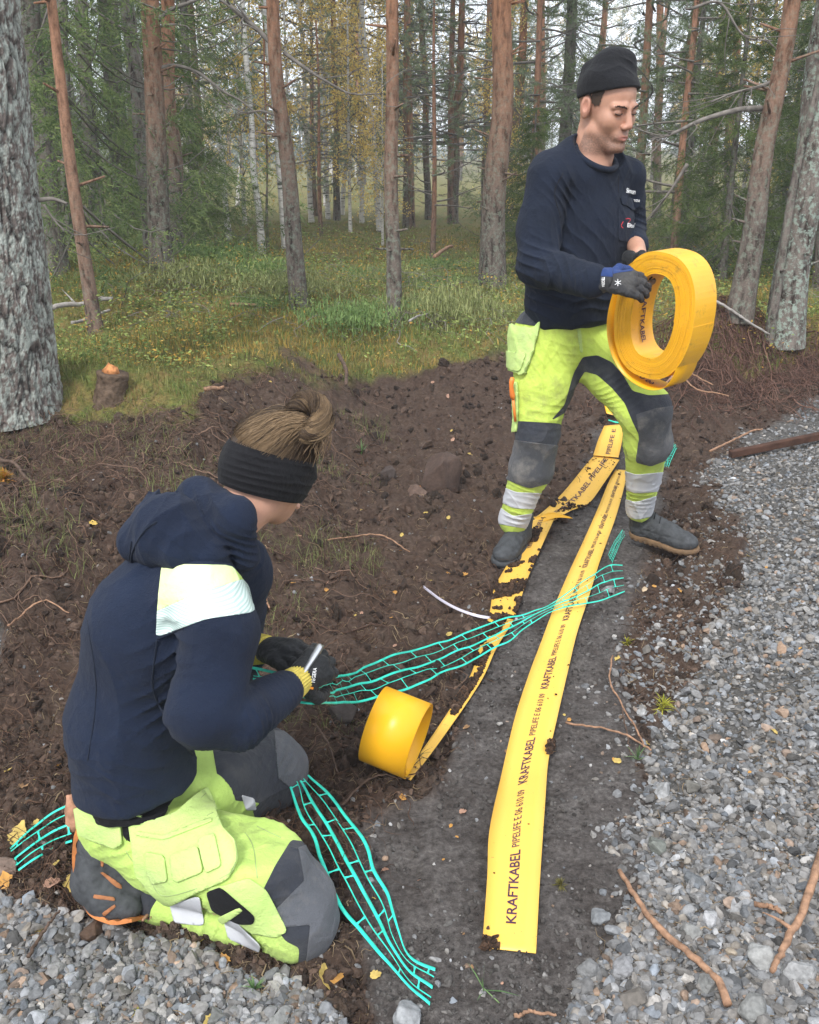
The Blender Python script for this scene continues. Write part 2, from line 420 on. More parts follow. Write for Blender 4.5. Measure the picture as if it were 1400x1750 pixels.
gcol = np.stack([gG, gS, gM], -1).reshape(-1, 3)
ground = put('ground', mesh('ground', np.stack([GX, GY, gH], -1).reshape(-1, 3), Fg, [m_ground], True, gcol))
tag(ground, kind='structure')

# ---------------- gravel, crumbs, roots (beyond counting) ----------------
WIDE = .47
def sample(n, x0, x1, y0, y1, A, thr=0.5, pw=1.0, seed=1):
    r = np.random.default_rng(seed)
    u = r.uniform(0, 1, n); y = y0*(y1/y0)**(u**pw) if y0 > 0 else r.uniform(y0, y1, n)
    x = r.uniform(-1, 1, n)*(WIDE*(y+0.25)) if x0 is None else r.uniform(x0, x1, n)
    m = zat(x, y, A) > (thr if np.isscalar(thr) else 0.5); return x[m], y[m], r
m_stone = attr_mat('stone', 0.8, 0.35, 90, 0.5, 160, 0.003)
rk1 = [rock(1, s, 10, .12) for s in range(14)]
def stones(name, x, y, r, smin, smean, ssig, smax, sink, bright=1.0, tint=0.5):
    n = len(x); s = np.clip(smean*np.exp(r.normal(0, ssig, n)), smin, smax)
    scl = np.stack([s*r.uniform(.8, 1.35, n), s*r.uniform(.7, 1.1, n), s*r.uniform(.45, .85, n)], 1)
    z = hs(x, y)+s*r.uniform(-sink, .55, n)
    g = np.clip(r.normal(.225, .07, n), .07, .5)*bright
    warm = r.normal(0, 1, n)
    col = np.stack([g*(1.02+.05*warm), g*(1.0+.005*warm), g*(.99-.05*warm)], 1)
    br = r.uniform(0, 1, n) < .06; col[br] *= np.array([1.15, .85, .65])
    wh = r.uniform(0, 1, n) < .05; col[wh] *= 1.7
    o = put(name, scatter(name, rk1, r.integers(0, len(rk1), n), np.stack([x, y, z], 1), rrot(n, r, .45), scl, np.clip(col, 0, .75), [m_stone]))
    return tag(o, kind='stuff')
WIDE = .66
x, y, r = sample(128000, None, 0, .95, 3.2, gG, .45, 1.0, 11); k = (n2(x, y, 2.2, 3, 4.7) < .22) | (r.uniform(0, 1, len(x)) < .5); x, y = x[k], y[k]
o = stones('gravel', x, y, r, .0030, .0077, .45, .020, .5, .74); tag(o, 'crushed grey gravel spread along both sides of the trench', 'gravel')
x, y, r = sample(84000, None, 0, 3.1, 7.5, gG, .45, 1.0, 12); k = (n2(x, y, 1.8, 3, 4.7) < .12) | (r.uniform(0, 1, len(x)) < .45); x, y = x[k], y[k]
o = stones('gravel', x, y, r, .004, .0085, .4, .022, .5, .78); tag(o, 'crushed grey gravel on the far part of the embankment', 'gravel')
x, y, r = sample(26000, None, 0, .95, 5.5, np.clip(1-gG-gM, 0, 1), .5, 1.0, 13)
k = r.uniform(0, 1, len(x)) < .10
o = stones('gravel_grit', x[k], y[k], r, .002, .0045, .5, .012, .3, .8); tag(o, 'small grey grit sprinkled over the dark sand and peat', 'grit')

x, y, r = sample(60000, None, 0, 1.6, 5.2, np.clip(1-gG-gM, 0, 1), .5, 1.0, 14)
xe_ = np.interp(y, EDGE_Y, EDGE_X); k = (np.abs(x-xe_-.10)+.30*n2(x, y, 4, 3, 6.1) < .09+.06*(y > 2.4)+r.uniform(-.12, .10, len(x))) | ((x < -1.15-.25*y) & (y < 3.8) & (r.uniform(0, 1, len(x)) < .3))
o = stones('gravel', x[k], y[k], r, .003, .0068, .5, .017, .4, .72); tag(o, 'thinner scatter of gravel where the stones run out into the soil', 'gravel')
WIDE = .52
m_peat = attr_mat('peat_crumb', 0.95, 0.45, 80, 0.9, 170, 0.006)
def crumbs(name, A, n, y0, y1, mean, cols, seed, sink=.3, sm=.03):
    x, y, r = sample(n, None, 0, y0, y1, A, .5, 1.0, seed)
    k = n2(x, y, 3.0, 3, seed) > -.35+r.uniform(0, .5, len(x)); x, y = x[k], y[k]
    n = len(x); s = np.clip(mean*np.exp(r.normal(0, .55, n)), .0015, sm)*(0.7+.15*y)
    scl = np.stack([s*r.uniform(.7, 1.5, n), s*r.uniform(.7, 1.2, n), s*r.uniform(.5, 1, n)], 1)
    z = hs(x, y)+s*r.uniform(-sink, .6, n)
    a = r.uniform(0, 1, n)[:, None]**1.6; col = np.array(cols[0])*(1-a)+np.array(cols[1])*a
    return tag(put(name, scatter(name, rk1, r.integers(0, len(rk1), n), np.stack([x, y, z], 1), rrot(n, r), scl, col, [m_peat])), kind='stuff')
gP = np.clip(1-gG-gS-gM, 0, 1)
tag(crumbs('peat_crumbs', gP, 60000, 1.0, 7.5, .0055, ((.022, .014, .010), (.13, .085, .062)), 21), 'crumbled dark brown peat thrown up beside the trench', 'peat')
tag(crumbs('sand_grains', gS, 42000, 1.0, 5.5, .0032, ((.045, .040, .037), (.14, .13, .122)), 22, .2, .012), 'clumped dark grey sand in the trench bottom', 'sand')

def fibres(name, x, y, r, lmin, lmax, rad, cols, lift, curl, mat, rise=0.4, seg=8):
    n = len(x); L = r.uniform(lmin, lmax, n)*np.exp(r.normal(0, .3, n)); a = r.uniform(0, 2*np.pi, n)
    ph = r.uniform(0, 2*np.pi, n); kk = r.normal(0, curl, n); up = r.uniform(0, rise, n)
    t = np.linspace(-.5, .5, seg)
    ang = a[:, None]+kk[:, None]*t+0.7*np.sin(t*9+ph[:, None])
    ds = (L/seg)[:, None]
    X = x[:, None]+np.cumsum(np.cos(ang)*ds, 1); Y = y[:, None]+np.cumsum(np.sin(ang)*ds, 1)
    Z = hs(X, Y)+lift+np.maximum(0, np.sin((t+.5)*np.pi+ph[:, None]*.3))*up[:, None]*L[:, None]
    pts = np.stack([X, Y, Z], -1)
    T = np.gradient(pts, axis=1); T /= np.linalg.norm(T, axis=2)[..., None]+1e-9
    A = np.cross(T, np.array([0, 0, 1.0])); A /= np.linalg.norm(A, axis=2)[..., None]+1e-9; B = np.cross(T, A)
    R = (rad*np.exp(r.normal(0, .4, n)))[:, None]*(1-.6*np.abs(t*2)[None, :]**2)
    V = np.stack([pts+R[..., None]*(math.cos(q)*A+math.sin(q)*B) for q in (0, 2.094, 4.189)], 2)   # n,seg,3,3
    base = (np.arange(n)*seg*3)[:, None, None]+(np.arange(seg-1)*3)[None, :, None]; j = np.arange(3)[None, None, :]; j2 = (j+1) % 3
    F = np.stack([base+j, base+j2, base+3+j2, base+3+j], -1).reshape(-1, 4)
    q = r.uniform(0, 1, n)[:, None]; C = np.array(cols[0])*(1-q)+np.array(cols[1])*q
    return tag(put(name, mesh(name, V.reshape(-1, 3), F, [mat], True, np.repeat(C, seg*3, 0))), kind='stuff')
m_root = attr_mat('root_bark', 0.85, .3, 120)
x, y, r = sample(13000, None, 0, 1.6, 7.0, gP, .5, 1.0, 31)
k = (x < -.1) | (r.uniform(0, 1, len(x)) < .45); x, y = x[k], y[k]
tag(fibres('root_tangle', x, y, r, .03, .14, .0008, ((.035, .016, .010), (.17, .10, .065)), .004, 2.2, m_root), 'tangled thin brown roots and fibres torn out of the peat', 'roots')
x, y, r = sample(6500, -2.6, -.2, 2.3, 5.6, gP, .4, 1.0, 32)
k = (gauss(x, y, -1.45, 3.9, 1, .55, .35)+gauss(x, y, -1.15, 5.0, .9, .4, .3)+gauss(x, y, -1.75, 3.2, .6, .4, .4)+.10) > r.uniform(0, 1, len(x)); x, y = x[k], y[k]
tag(fibres('root_bundle', x, y, r, .10, .34, .0013, ((.035, .017, .012), (.21, .13, .09)), .010, 1.6, m_root, .22, 14), 'bundle of long reddish brown roots combed over the left bank', 'roots')
r = np.random.default_rng(44); n = 3200; x = r.normal(2.05, .38, n); y = r.normal(5.9, .22, n)
tag(fibres('root_bundle', x, y, r, .10, .28, .0016, ((.04, .017, .012), (.20, .11, .08)), .01, 2.5, m_root, .25, 12), 'reddish root heap behind the right leg of the standing worker', 'roots')
x, y, r = sample(9000, None, 0, 1.0, 5.0, np.clip(gP+gG*.6, 0, 1), .5, 1.0, 33)
tag(fibres('dry_litter', x, y, r, .02, .06, .0008, ((.10, .07, .04), (.34, .25, .15)), .003, 1.5, m_root, .15, 5), 'pale dry stalks and needles littering the ground', 'litter')

# clods of peat
def clods(n, seed, y0, y1):
    x, y, r = sample(n, None, 0, y0, y1, gP, .6, 1.0, seed); m = len(x); s_ = np.clip(.018*np.exp(r.normal(0, .5, m)), .008, .032)
    pr_ = []
    for q in range(6):
        v, f = ico(3); v = v*(1+.7*fbm(v*2.0+q*7, 4)+.25*vn(v*7+q))[:, None]; pr_.append((v, f))
    a = r.uniform(0, 1, m)[:, None]**1.3; col = np.array([.025, .016, .011])*(1-a)+np.array([.10, .07, .052])*a
    return tag(put('peat_clods', scatter('peat_clods', pr_, r.integers(0, 6, m), np.stack([x, y, hs(x, y)], 1), rrot(m, r), s_[:, None]*np.stack([r.uniform(.8, 1.5, m), r.uniform(.7, 1.2, m), r.uniform(.4, .8, m)], 1), col, [m_peat], True)), 'crumbly dark clods of peat', 'peat', None, 'stuff')
clods(520, 61, 1.2, 7)
# ---------------- heath and moss plants ----------------
m_plant = attr_mat('plant', .8, .25, 8, trans=.3, spec=.2)
def blades(name, label, n, y0, y1, A, thr, lmin, lmax, w, cols, seed, clump=2.2, lean=.5, thrn=.0, x0=None, x1=0):
    x, y, r = sample(n, x0, x1, y0, y1, A, thr, 1.0, seed); k = n2(x, y, clump, 3, seed*1.3) > thrn+r.uniform(-.3, .3, len(x)); x, y = x[k], y[k]; m = len(x)
    L = r.uniform(lmin, lmax, m)*(1+.5*n2(x, y, clump, 2, seed)); a = r.uniform(0, 6.283, m); ln = np.abs(r.normal(0, lean, m)); W = w*(.5+.07*y)*r.uniform(.6, 1.4, m)
    b0 = np.stack([x, y, hs(x, y)-.004], 1); d1 = np.stack([np.cos(a)*np.sin(ln), np.sin(a)*np.sin(ln), np.cos(ln)], 1); d2 = np.stack([np.cos(a)*np.sin(ln*2), np.sin(a)*np.sin(ln*2), np.cos(ln*2)], 1)
    s_ = np.stack([-np.sin(a), np.cos(a), 0*a], 1); s_ = s_*np.cos(r.uniform(0, 3, m))[:, None]+np.stack([np.cos(a), np.sin(a), 0*a], 1)*.4
    p1 = b0+d1*(L*.55)[:, None]; p2 = p1+d2*(L*.45)[:, None]
    V = np.stack([b0-s_*W[:, None]*.5, b0+s_*W[:, None]*.5, p1+s_*W[:, None]*.4, p1-s_*W[:, None]*.4, p2], 1).reshape(-1, 3)
    o = np.arange(m)[:, None]*5; q = r.uniform(0, 1, m)[:, None]; g = .5+.5*n2(x, y, 1.1, 2, seed+3)[:, None]; q = np.clip(.6*q+.7*(g-.25), 0, 1); C = np.array(cols[0])*(1-q)+np.array(cols[1])*q
    return tag(put(name, mesh(name, V, [o+np.array([[0, 1, 2, 3]]), o+np.array([[3, 2, 4]])], [m_plant], False, np.repeat(C, 5, 0))), label, 'plants', None, 'stuff')
blades('heath', 'low green heather and moss covering the clearing floor', 150000, 4.0, 16, gM, .4, .025, .07, .006, ((.09, .10, .03), (.32, .31, .11)), 71, thrn=-.5)
blades('grass', 'bright green grass tufts at the edge of the dug soil', 60000, 4.3, 9.5, gM, .4, .04, .10, .0040, ((.09, .15, .03), (.28, .36, .10)), 72, 2.6, .6, .05)
blades('autumn_heath', 'yellow brown bilberry patches on the mound', 90000, 5.2, 14, gM, .5, .03, .075, .008, ((.30, .20, .05), (.52, .38, .11)), 73, 1.1, .8, -.05)
blades('grass', 'scattered green sprigs growing on the turned left bank', 60000, 2.2, 5.8, gP, .5, .02, .085, .003, ((.08, .11, .03), (.28, .30, .12)), 74, 2.4, .8, .30, -2.6, -.1)
def leaflets(name, label, n, y0, y1, A, cols, seed, size=.010, thrn=.1, h=.14, clump=2.0):
    x, y, r = sample(n, None, 0, y0, y1, A, .4, 1.0, seed); k = n2(x, y, clump, 3, seed*1.7) > thrn+r.uniform(-.25, .25, len(x)); x, y = x[k], y[k]; m = len(x)
    p = np.stack([x, y, hs(x, y)+r.uniform(.0, h, m)*(.6+.6*(n2(x, y, clump, 2, seed)+.3))], 1); d = r.normal(size=(m, 3)); d[:, 2] *= .4; d /= np.linalg.norm(d, axis=1)[:, None]; s_ = np.cross(d, r.normal(size=(m, 3))+np.array([0, 0, 2.0])); s_ /= np.linalg.norm(s_, axis=1)[:, None]; S = (size*(.6+.09*y)*r.uniform(.6, 1.4, m))[:, None]
    V = np.stack([p-d*S, p+s_*S*.5, p+d*S, p-s_*S*.5], 1).reshape(-1, 3); q = r.uniform(0, 1, m)[:, None]; C = np.array(cols[0])*(1-q)+np.array(cols[1])*q
    return tag(put(name, mesh(name, V, [np.arange(m*4).reshape(-1, 4)], [m_plant], False, np.repeat(C, 4, 0))), label, 'plants', None, 'stuff')
leaflets('bilberry', 'small leaved green bilberry growing over the moss', 90000, 4.5, 14, gM, ((.06, .11, .03), (.34, .40, .12)), 81, .010, -.02, .24, 2.6)
leaflets('bilberry', 'yellowing bilberry leaves between the heather', 26000, 4.5, 14, gM, ((.38, .30, .05), (.55, .30, .08)), 82, .009, .05, .2, 2.2)
leaflets('leaf_litter', 'tiny yellow birch leaves scattered through the clearing', 3200, 4.5, 14, gM, ((.62, .46, .12), (.7, .5, .22)), 83, .008, -.5, .03)
x, y, r = sample(2600, None, 0, 6.2, 15, gM, .4, 1.0, 84); k = n2(x, y, 1.2, 2, 5.5) > .05; x, y = x[k], y[k]
tag(fibres('brushwood', x, y, r, .12, .5, .0020, ((.12, .10, .085), (.28, .25, .22)), .03, 1.4, m_root, .28, 8), 'grey dead twigs and brushwood lying under the pines', 'twigs', None, 'stuff')
# ---------------- smooth solid modelling: blended tapered limbs meshed by surface nets ----------------
class SDF:
    def __init__(s, disp=None, k=0.02): s.p = []; s.disp = disp; s.k = k
    def cap(s, a, b, ra, rb, flat=1.0, side=None, k=None, neg=False):
        s.p.append(('c', np.asarray(a, float), np.asarray(b, float), ra, rb, flat, side, s.k if k is None else k, neg)); return s
    def ell(s, c, r, R=None, k=None, neg=False):
        s.p.append(('e', np.asarray(c, float), np.asarray(r, float), None if R is None else np.asarray(R, float), 0, 0, 0, s.k if k is None else k, neg)); return s
    def cut(s, pt, n, k=0.004):            # remove the side the normal points to
        s.p.append(('h', np.asarray(pt, float), nrm(n), 0, 0, 0, 0, k, True)); return s
    def prim(s, q, p):
        if q[0] == 'c':
            _, a, b, ra, rb, flat, side, k, neg = q
            ab = b-a; L2 = float(ab@ab)+1e-12; d = p-a; t = np.clip(d@ab/L2, 0, 1)
            w = d-t[:, None]*ab
            if flat != 1.0:
                n = nrm(np.cross(ab, side)); w = w+n*((w@n)*(1/flat-1))[:, None]
                return (np.sqrt((w*w).sum(1))-(ra+(rb-ra)*t))*min(1, (flat+1)/2)
            return np.sqrt((w*w).sum(1))-(ra+(rb-ra)*t)
        if q[0] == 'e':
            w = p-q[1]
            if q[3] is not None: w = w@q[3]
            r = q[2]; k0 = np.sqrt(((w/r)**2).sum(1)); k1 = np.sqrt(((w/r**2)**2).sum(1))+1e-9
            return k0*(k0-1)/k1
        return (p-q[1])@q[2]
    def base(s, p):
        d = np.full(len(p), 1e3)
        for q in s.p:
            e = s.prim(q, p); k = q[7]
            if q[8]:                       # subtraction
                e = -e if q[0] != 'h' else e
                h = np.clip(0.5+0.5*(e-d)/max(k, 1e-6), 0, 1); d = d+(e-d)*h+k*h*(1-h)
            else:
                h = np.clip(0.5+0.5*(d-e)/max(k, 1e-6), 0, 1); d = d+(e-d)*h-k*h*(1-h)
        return d
    def __call__(s, p):
        p = np.asarray(p, float); d = np.empty(len(p))
        for i in range(0, len(p), 200000): d[i:i+200000] = s.base(p[i:i+200000])
        if s.disp is not None:
            m = np.abs(d) < 0.04
            if m.any(): d[m] -= s.disp(p[m])
        return d
    def bounds(s, pad=0.02):
        lo, hi = [], []
        for q in s.p:
            if q[0] == 'c' and not q[8]:
                r = max(q[3], q[4]); lo += [np.minimum(q[1], q[2])-r]; hi += [np.maximum(q[1], q[2])+r]
            if q[0] == 'e' and not q[8]: lo += [q[1]-max(q[2])]; hi += [q[1]+max(q[2])]
        return np.min(lo, 0)-pad, np.max(hi, 0)+pad
def surf(f, res, axes=None, lo=None, hi=None):
    """-> V, N, T(riangles). f is an SDF; axes may be graded coordinate lists"""
    if axes is None:
        if lo is None: lo, hi = f.bounds()
        axes = [np.arange(lo[i], hi[i]+res, res) for i in range(3)]
    X, Y, Z = [np.asarray(a) for a in axes]; n = (len(X), len(Y), len(Z)); B = 8
    Fv = np.full(n, 1.0, np.float32); blocks = []
    cs = []
    for i in range(0, n[0], B):
        for j in range(0, n[1], B):
            for k in range(0, n[2], B):
                i1, j1, k1 = min(i+B, n[0])-1, min(j+B, n[1])-1, min(k+B, n[2])-1
                a = np.array([X[i], Y[j], Z[k]]); b_ = np.array([X[i1], Y[j1], Z[k1]])
                cs.append((a+b_)/2); blocks.append((i, j, k, i1+1, j1+1, k1+1, np.linalg.norm(b_-a)/2))
    dc = f(np.array(cs)); rads = np.array([b_[6] for b_ in blocks])
    act = np.abs(dc) < rads*1.25+res*2+.012
    pts = []; sl = []
    for q, (b_, on) in enumerate(zip(blocks, act)):
        i, j, k, i1, j1, k1, _ = b_
        if on:
            g = np.stack(np.meshgrid(X[i:i1], Y[j:j1], Z[k:k1], indexing='ij'), -1).reshape(-1, 3); pts.append(g); sl.append(b_)
        else: Fv[i:i1, j:j1, k:k1] = np.sign(dc[q])
    if pts:
        d = f(np.vstack(pts)); o = 0
        for g, (i, j, k, i1, j1, k1, _) in zip(pts, sl):
            Fv[i:i1, j:j1, k:k1] = d[o:o+len(g)].reshape(i1-i, j1-j, k1-k); o += len(g)
    Fv[0], Fv[-1], Fv[:, 0], Fv[:, -1], Fv[:, :, 0], Fv[:, :, -1] = 1, 1, 1, 1, 1, 1
    S = Fv < 0
    c = [S[a:n[0]-1+a, b_:n[1]-1+b_, e:n[2]-1+e] for a in (0, 1) for b_ in (0, 1) for e in (0, 1)]
    cnt = sum(q.astype(np.int8) for q in c); I, J, K = np.where((cnt > 0) & (cnt < 8))
    idm = np.full((n[0]-1, n[1]-1, n[2]-1), -1, np.int64); idm[I, J, K] = np.arange(len(I))
    acc = np.zeros((len(I), 3)); num = np.zeros(len(I))
    cor = [(a, b_, e) for a in (0, 1) for b_ in (0, 1) for e in (0, 1)]
    for a in cor:
        for ax in range(3):
            if a[ax]: continue
            b_ = list(a); b_[ax] = 1
            fa = Fv[I+a[0], J+a[1], K+a[2]]; fb = Fv[I+b_[0], J+b_[1], K+b_[2]]
            m = (fa < 0) != (fb < 0); t = np.where(m, fa/(fa-fb+1e-12*(fa == fb)), 0)
            pa = np.stack([X[I+a[0]], Y[J+a[1]], Z[K+a[2]]], 1); pb = np.stack([X[I+b_[0]], Y[J+b_[1]], Z[K+b_[2]]], 1)
            acc += np.where(m[:, None], pa+(pb-pa)*t[:, None], 0); num += m
    V = acc/np.maximum(num, 1)[:, None]
    Q = []
    for ax in range(3):
        s0 = [slice(None)]*3; s1 = [slice(None)]*3; s0[ax] = slice(0, -1); s1[ax] = slice(1, None)
        A, B2 = S[tuple(s0)], S[tuple(s1)]; u, v = [(1, 2), (2, 0), (0, 1)][ax]
        E = np.stack(np.where(A != B2), 1)
        ok = (E[:, u] > 0) & (E[:, v] > 0) & (E[:, u] < n[u]-1) & (E[:, v] < n[v]-1); E = E[ok]
        def g(du, dv):
            e = E.copy(); e[:, u] += du; e[:, v] += dv; return idm[e[:, 0], e[:, 1], e[:, 2]]
        q = np.stack([g(-1, -1), g(0, -1), g(0, 0), g(-1, 0)], 1)
        ins = A[E[:, 0], E[:, 1], E[:, 2]]; q[~ins] = q[~ins][:, ::-1]; Q.append(q)
    Q = np.vstack(Q); Q = Q[(Q >= 0).all(1)]
    e = res*0.5
    def grad(P_):
        return np.stack([f(P_+np.eye(3)[i]*e)-f(P_-np.eye(3)[i]*e) for i in range(3)], 1)/(2*e)
    N = grad(V); L2 = (N*N).sum(1)[:, None]+1e-6
    V = V-np.clip(f(V)[:, None], -res, res)*N/np.maximum(L2, .3)
    N = N/np.sqrt(L2)
    T = np.vstack([Q[:, [0, 1, 2]], Q[:, [0, 2, 3]]])
    return V, N, T
def clip(M, s):
    """split a triangle mesh (V,N,T) along s=0 -> (inside s<0, outside)"""
    V, N, T = M; s = np.where(np.abs(s) < 1e-7, 1e-7, s); neg = s < 0; c = neg[T].sum(1)
    Tin = T[c == 3]; Tout = T[c == 0]; mix = T[(c == 1) | (c == 2)]
    NV, NN, cache = [V], [N], {}; nv = len(V); ev, en = [], []
    tin, tout = [], []
    for t in mix:
        a, b_, c_ = t; sa = [neg[a], neg[b_], neg[c_]]
        lone = 0 if sa[0] != sa[1] and sa[0] != sa[2] else (1 if sa[1] != sa[0] and sa[1] != sa[2] else 2)
        i, j, k = t[lone], t[(lone+1) % 3], t[(lone+2) % 3]
        m = []
        for (p, q) in ((i, j), (i, k)):
            key = (min(p, q), max(p, q))
            if key not in cache:
                w = s[p]/(s[p]-s[q]); ev.append(V[p]+(V[q]-V[p])*w); en.append(N[p]+(N[q]-N[p])*w); cache[key] = nv+len(ev)-1
            m.append(cache[key])
        one, two = (tin, tout) if neg[i] else (tout, tin)
        one.append((i, m[0], m[1])); two.append((m[0], j, k)); two.append((m[0], k, m[1]))
    if ev: V = np.vstack([V, ev]); N = np.vstack([N, en])
    def pack(Ta, Tb):
        Tt = np.vstack([Ta, np.array(Tb).reshape(-1, 3)]).astype(int)
        if not len(Tt): return (np.zeros((0, 3)), np.zeros((0, 3)), Tt)
        u, inv = np.unique(Tt, return_inverse=True); return (V[u], N[u], inv.reshape(-1, 3))
    return pack(Tin, tin), pack(Tout, tout)
def comps(M):
    V, N, T = M; lab = np.arange(len(V))
    for _ in range(600):
        m = lab[T].min(1); new = lab.copy(); np.minimum.at(new, T.ravel(), np.repeat(m, 3)); new = new[new]
        if (new == lab).all(): break
        lab = new
    tl = lab[T[:, 0]]; c = np.bincount(tl, minlength=len(V)); out = []
    for k in np.argsort(-c)[:6]:
        if c[k] < max(12, .03*c.max()): break
        Tk = T[tl == k]; u, inv = np.unique(Tk, return_inverse=True); out.append((V[u], N[u], inv.reshape(-1, 3)))
    return out
def part(name, M, m, parent, off=0.0, col=None, solid=0.0):
    if not len(M[2]): return None
    first = None
    for V, N, T in ([M] if col is not None else comps(M)):
        o = put(name, mesh(name, V+N*off, T, [m], True, col, N), parent)
        if solid:
            md = o.modifiers.new('thick', 'SOLIDIFY'); md.thickness = solid; md.offset = -1
        first = first or o
    return first
def chaikin(poly, n=2):
    P_ = [np.array(q, float) for q in poly]
    for _ in range(n):
        P_ = [v for i in range(len(P_)) for v in (P_[i]*.91+P_[(i+1) % len(P_)]*.09, P_[i]*.09+P_[(i+1) % len(P_)]*.91)]
    return [tuple(q) for q in P_]
def pp(M, poly, face=True, rough=0.0):       # signed field of an outline lying on the side we see
    px, py = proj(M[0]); s = poly_sd(px, py, chaikin(poly))
    if face:
        view = M[0]-np.array([0, 0, CAM_H]); view /= np.linalg.norm(view, axis=1)[:, None]
        s = np.maximum(s, ((M[1]*view).sum(1)+0.02)*60)
    return s
def along(V, a, b): ab = b-a; return (V-a)@ab/(ab@ab)
def folds(lst, base=0.0018, bf=9.0, seed=0.0, crease=.0038):
    """cloth folds: lst of (centre, direction, reach, amplitude, spacing)"""
    def f(p):
        q = p*bf+seed
        d = base*2.2*vn(q)+base*vn(q*2.3)
        wob = vn(p*7.0+seed+5)*1.6+vn(p*13+seed)*.35
        w1 = p*np.array([7.0, 7.0, 5.0])+.6*np.stack([vn(p*5+seed), vn(p*5+seed+7), vn(p*5+seed+13)], 1)
        d = d+crease*((1-np.abs(vn(w1+seed*2)))**6-.15)+crease*.5*((1-np.abs(vn(w1*2.2+seed)))**6-.15)
        for c, dr, R, amp, sp in lst:
            w = p-c; g = np.exp(-(w*w).sum(1)/(2*R*R)); s_ = (w@dr)/sp*math.pi+wob*1.4
            d = d+.75*amp*g*((1-np.abs(np.sin(s_)))**1.5*2-0.8)
        return d
    return f
def ribbon(L, R, n, wave=0.0, seed=0):
    """strip between two edge paths -> centre, half vectors (world)"""
    l = cr(L, n); r_ = cr(R, n); return l, r_
# ---------------- materials for clothes ----------------
m_navy = cloth('navy_fleece', (.0075, .0145, .035), (.0055, .010, .024), .95, 420, .03, bst=.6)
m_navyk = cloth('navy_jersey', (.0065, .0115, .026), (.0045, .008, .017), .9, 700, .02, bst=.3)
m_black = cloth('black_knit', (.006, .006, .008), (.004, .004, .005), .9, 900, .02)
m_yelm = cloth('hivis_lemon', (.54, .68, .12), (.46, .60, .09), .75, 1100, .05, dirt=(.26, .27, .10), dirt_amt=.6, bst=.5)
m_yel = cloth('hivis_yellow', (.50, .68, .17), (.42, .60, .13), .75, 1100, .05, dirt=(.24, .28, .10), dirt_amt=.55, bst=.5)
m_yelp = cloth('hivis_pocket', (.52, .68, .22), (.42, .58, .17), .8, 1100, .05, dirt=(.34, .40, .20), dirt_amt=.5, bst=.5)
m_yelw = cloth('hivis_blown_out', (.70, .80, .42), (.64, .75, .34), .7, 900, .05)  # shoulder panel: its blown-out brightness from overhead light is put into the colour
m_dark = cloth('charcoal_canvas', (.030, .034, .044), (.020, .023, .032), .85, 900, .1, dirt=(.10, .095, .09), dirt_amt=.35)
m_grey = cloth('grey_ripstop', (.10, .105, .12), (.065, .07, .08), .8, 1200, .1, dirt=(.17, .16, .15), dirt_amt=.6, bst=.7)
m_kneed = cloth('dirty_knee', (.075, .075, .08), (.035, .038, .045), .85, 900, .1, dirt=(.19, .175, .155), dirt_amt=.75, bst=.6)
m_refl = plain('reflective_band', (.50, .51, .54), .45, .5, .0, .06, 40, .3, 900, .001)
m_reflg = plain('reflective_stripe', (.50, .60, .57), .4, .5, .0, .08, 200, .2, 900, .001)
nt = m_reflg.node_tree; wv = node(nt, 'ShaderNodeTexWave', bands_direction='Z'); wv.inputs['Scale'].default_value = 62; nt.links.new(nt.nodes['TC'].outputs['Object'], wv.inputs['Vector']); nt.links.new(ramp(nt, wv.outputs['Fac'], [(.4, (.36, .47, .44)), (.6, (.56, .66, .62))]), nt.nodes['Principled BSDF'].inputs['Base Color'])
m_glove = cloth('black_glove', (.010, .011, .013), (.006, .007, .008), .7, 700, .05)
m_skin, nt, b = new_mat('skin')
va = node(nt, 'ShaderNodeVertexColor'); va.layer_name = 'Col'
nt.links.new(mixc(nt, 1.0, va.outputs['Color'], ramp(nt, noise(nt, 45, 5), [(0.3, (.90, .86, .85)), (0.7, (1.04, 1.02, 1.0))]), 'MULTIPLY'), b.inputs['Base Color'])
b.inputs['Roughness'].default_value = .5; b.inputs['Subsurface Weight'].default_value = .12; b.inputs['Subsurface Radius'].default_value = (.01, .004, .002); b.inputs['Subsurface Scale'].default_value = .6
bump(nt, b, noise(nt, 500, 3), .25, .0006)
m_ribc, nt, b = new_mat('yellow_rib_knit')
wv = node(nt, 'ShaderNodeTexNoise'); nt.links.new(ramp(nt, noise(nt, 60, 2), [(0.3, (.42, .33, .05)), (0.7, (.62, .50, .10))]), b.inputs['Base Color']); b.inputs['Roughness'].default_value = .9
SK = np.array([.50, .285, .205])

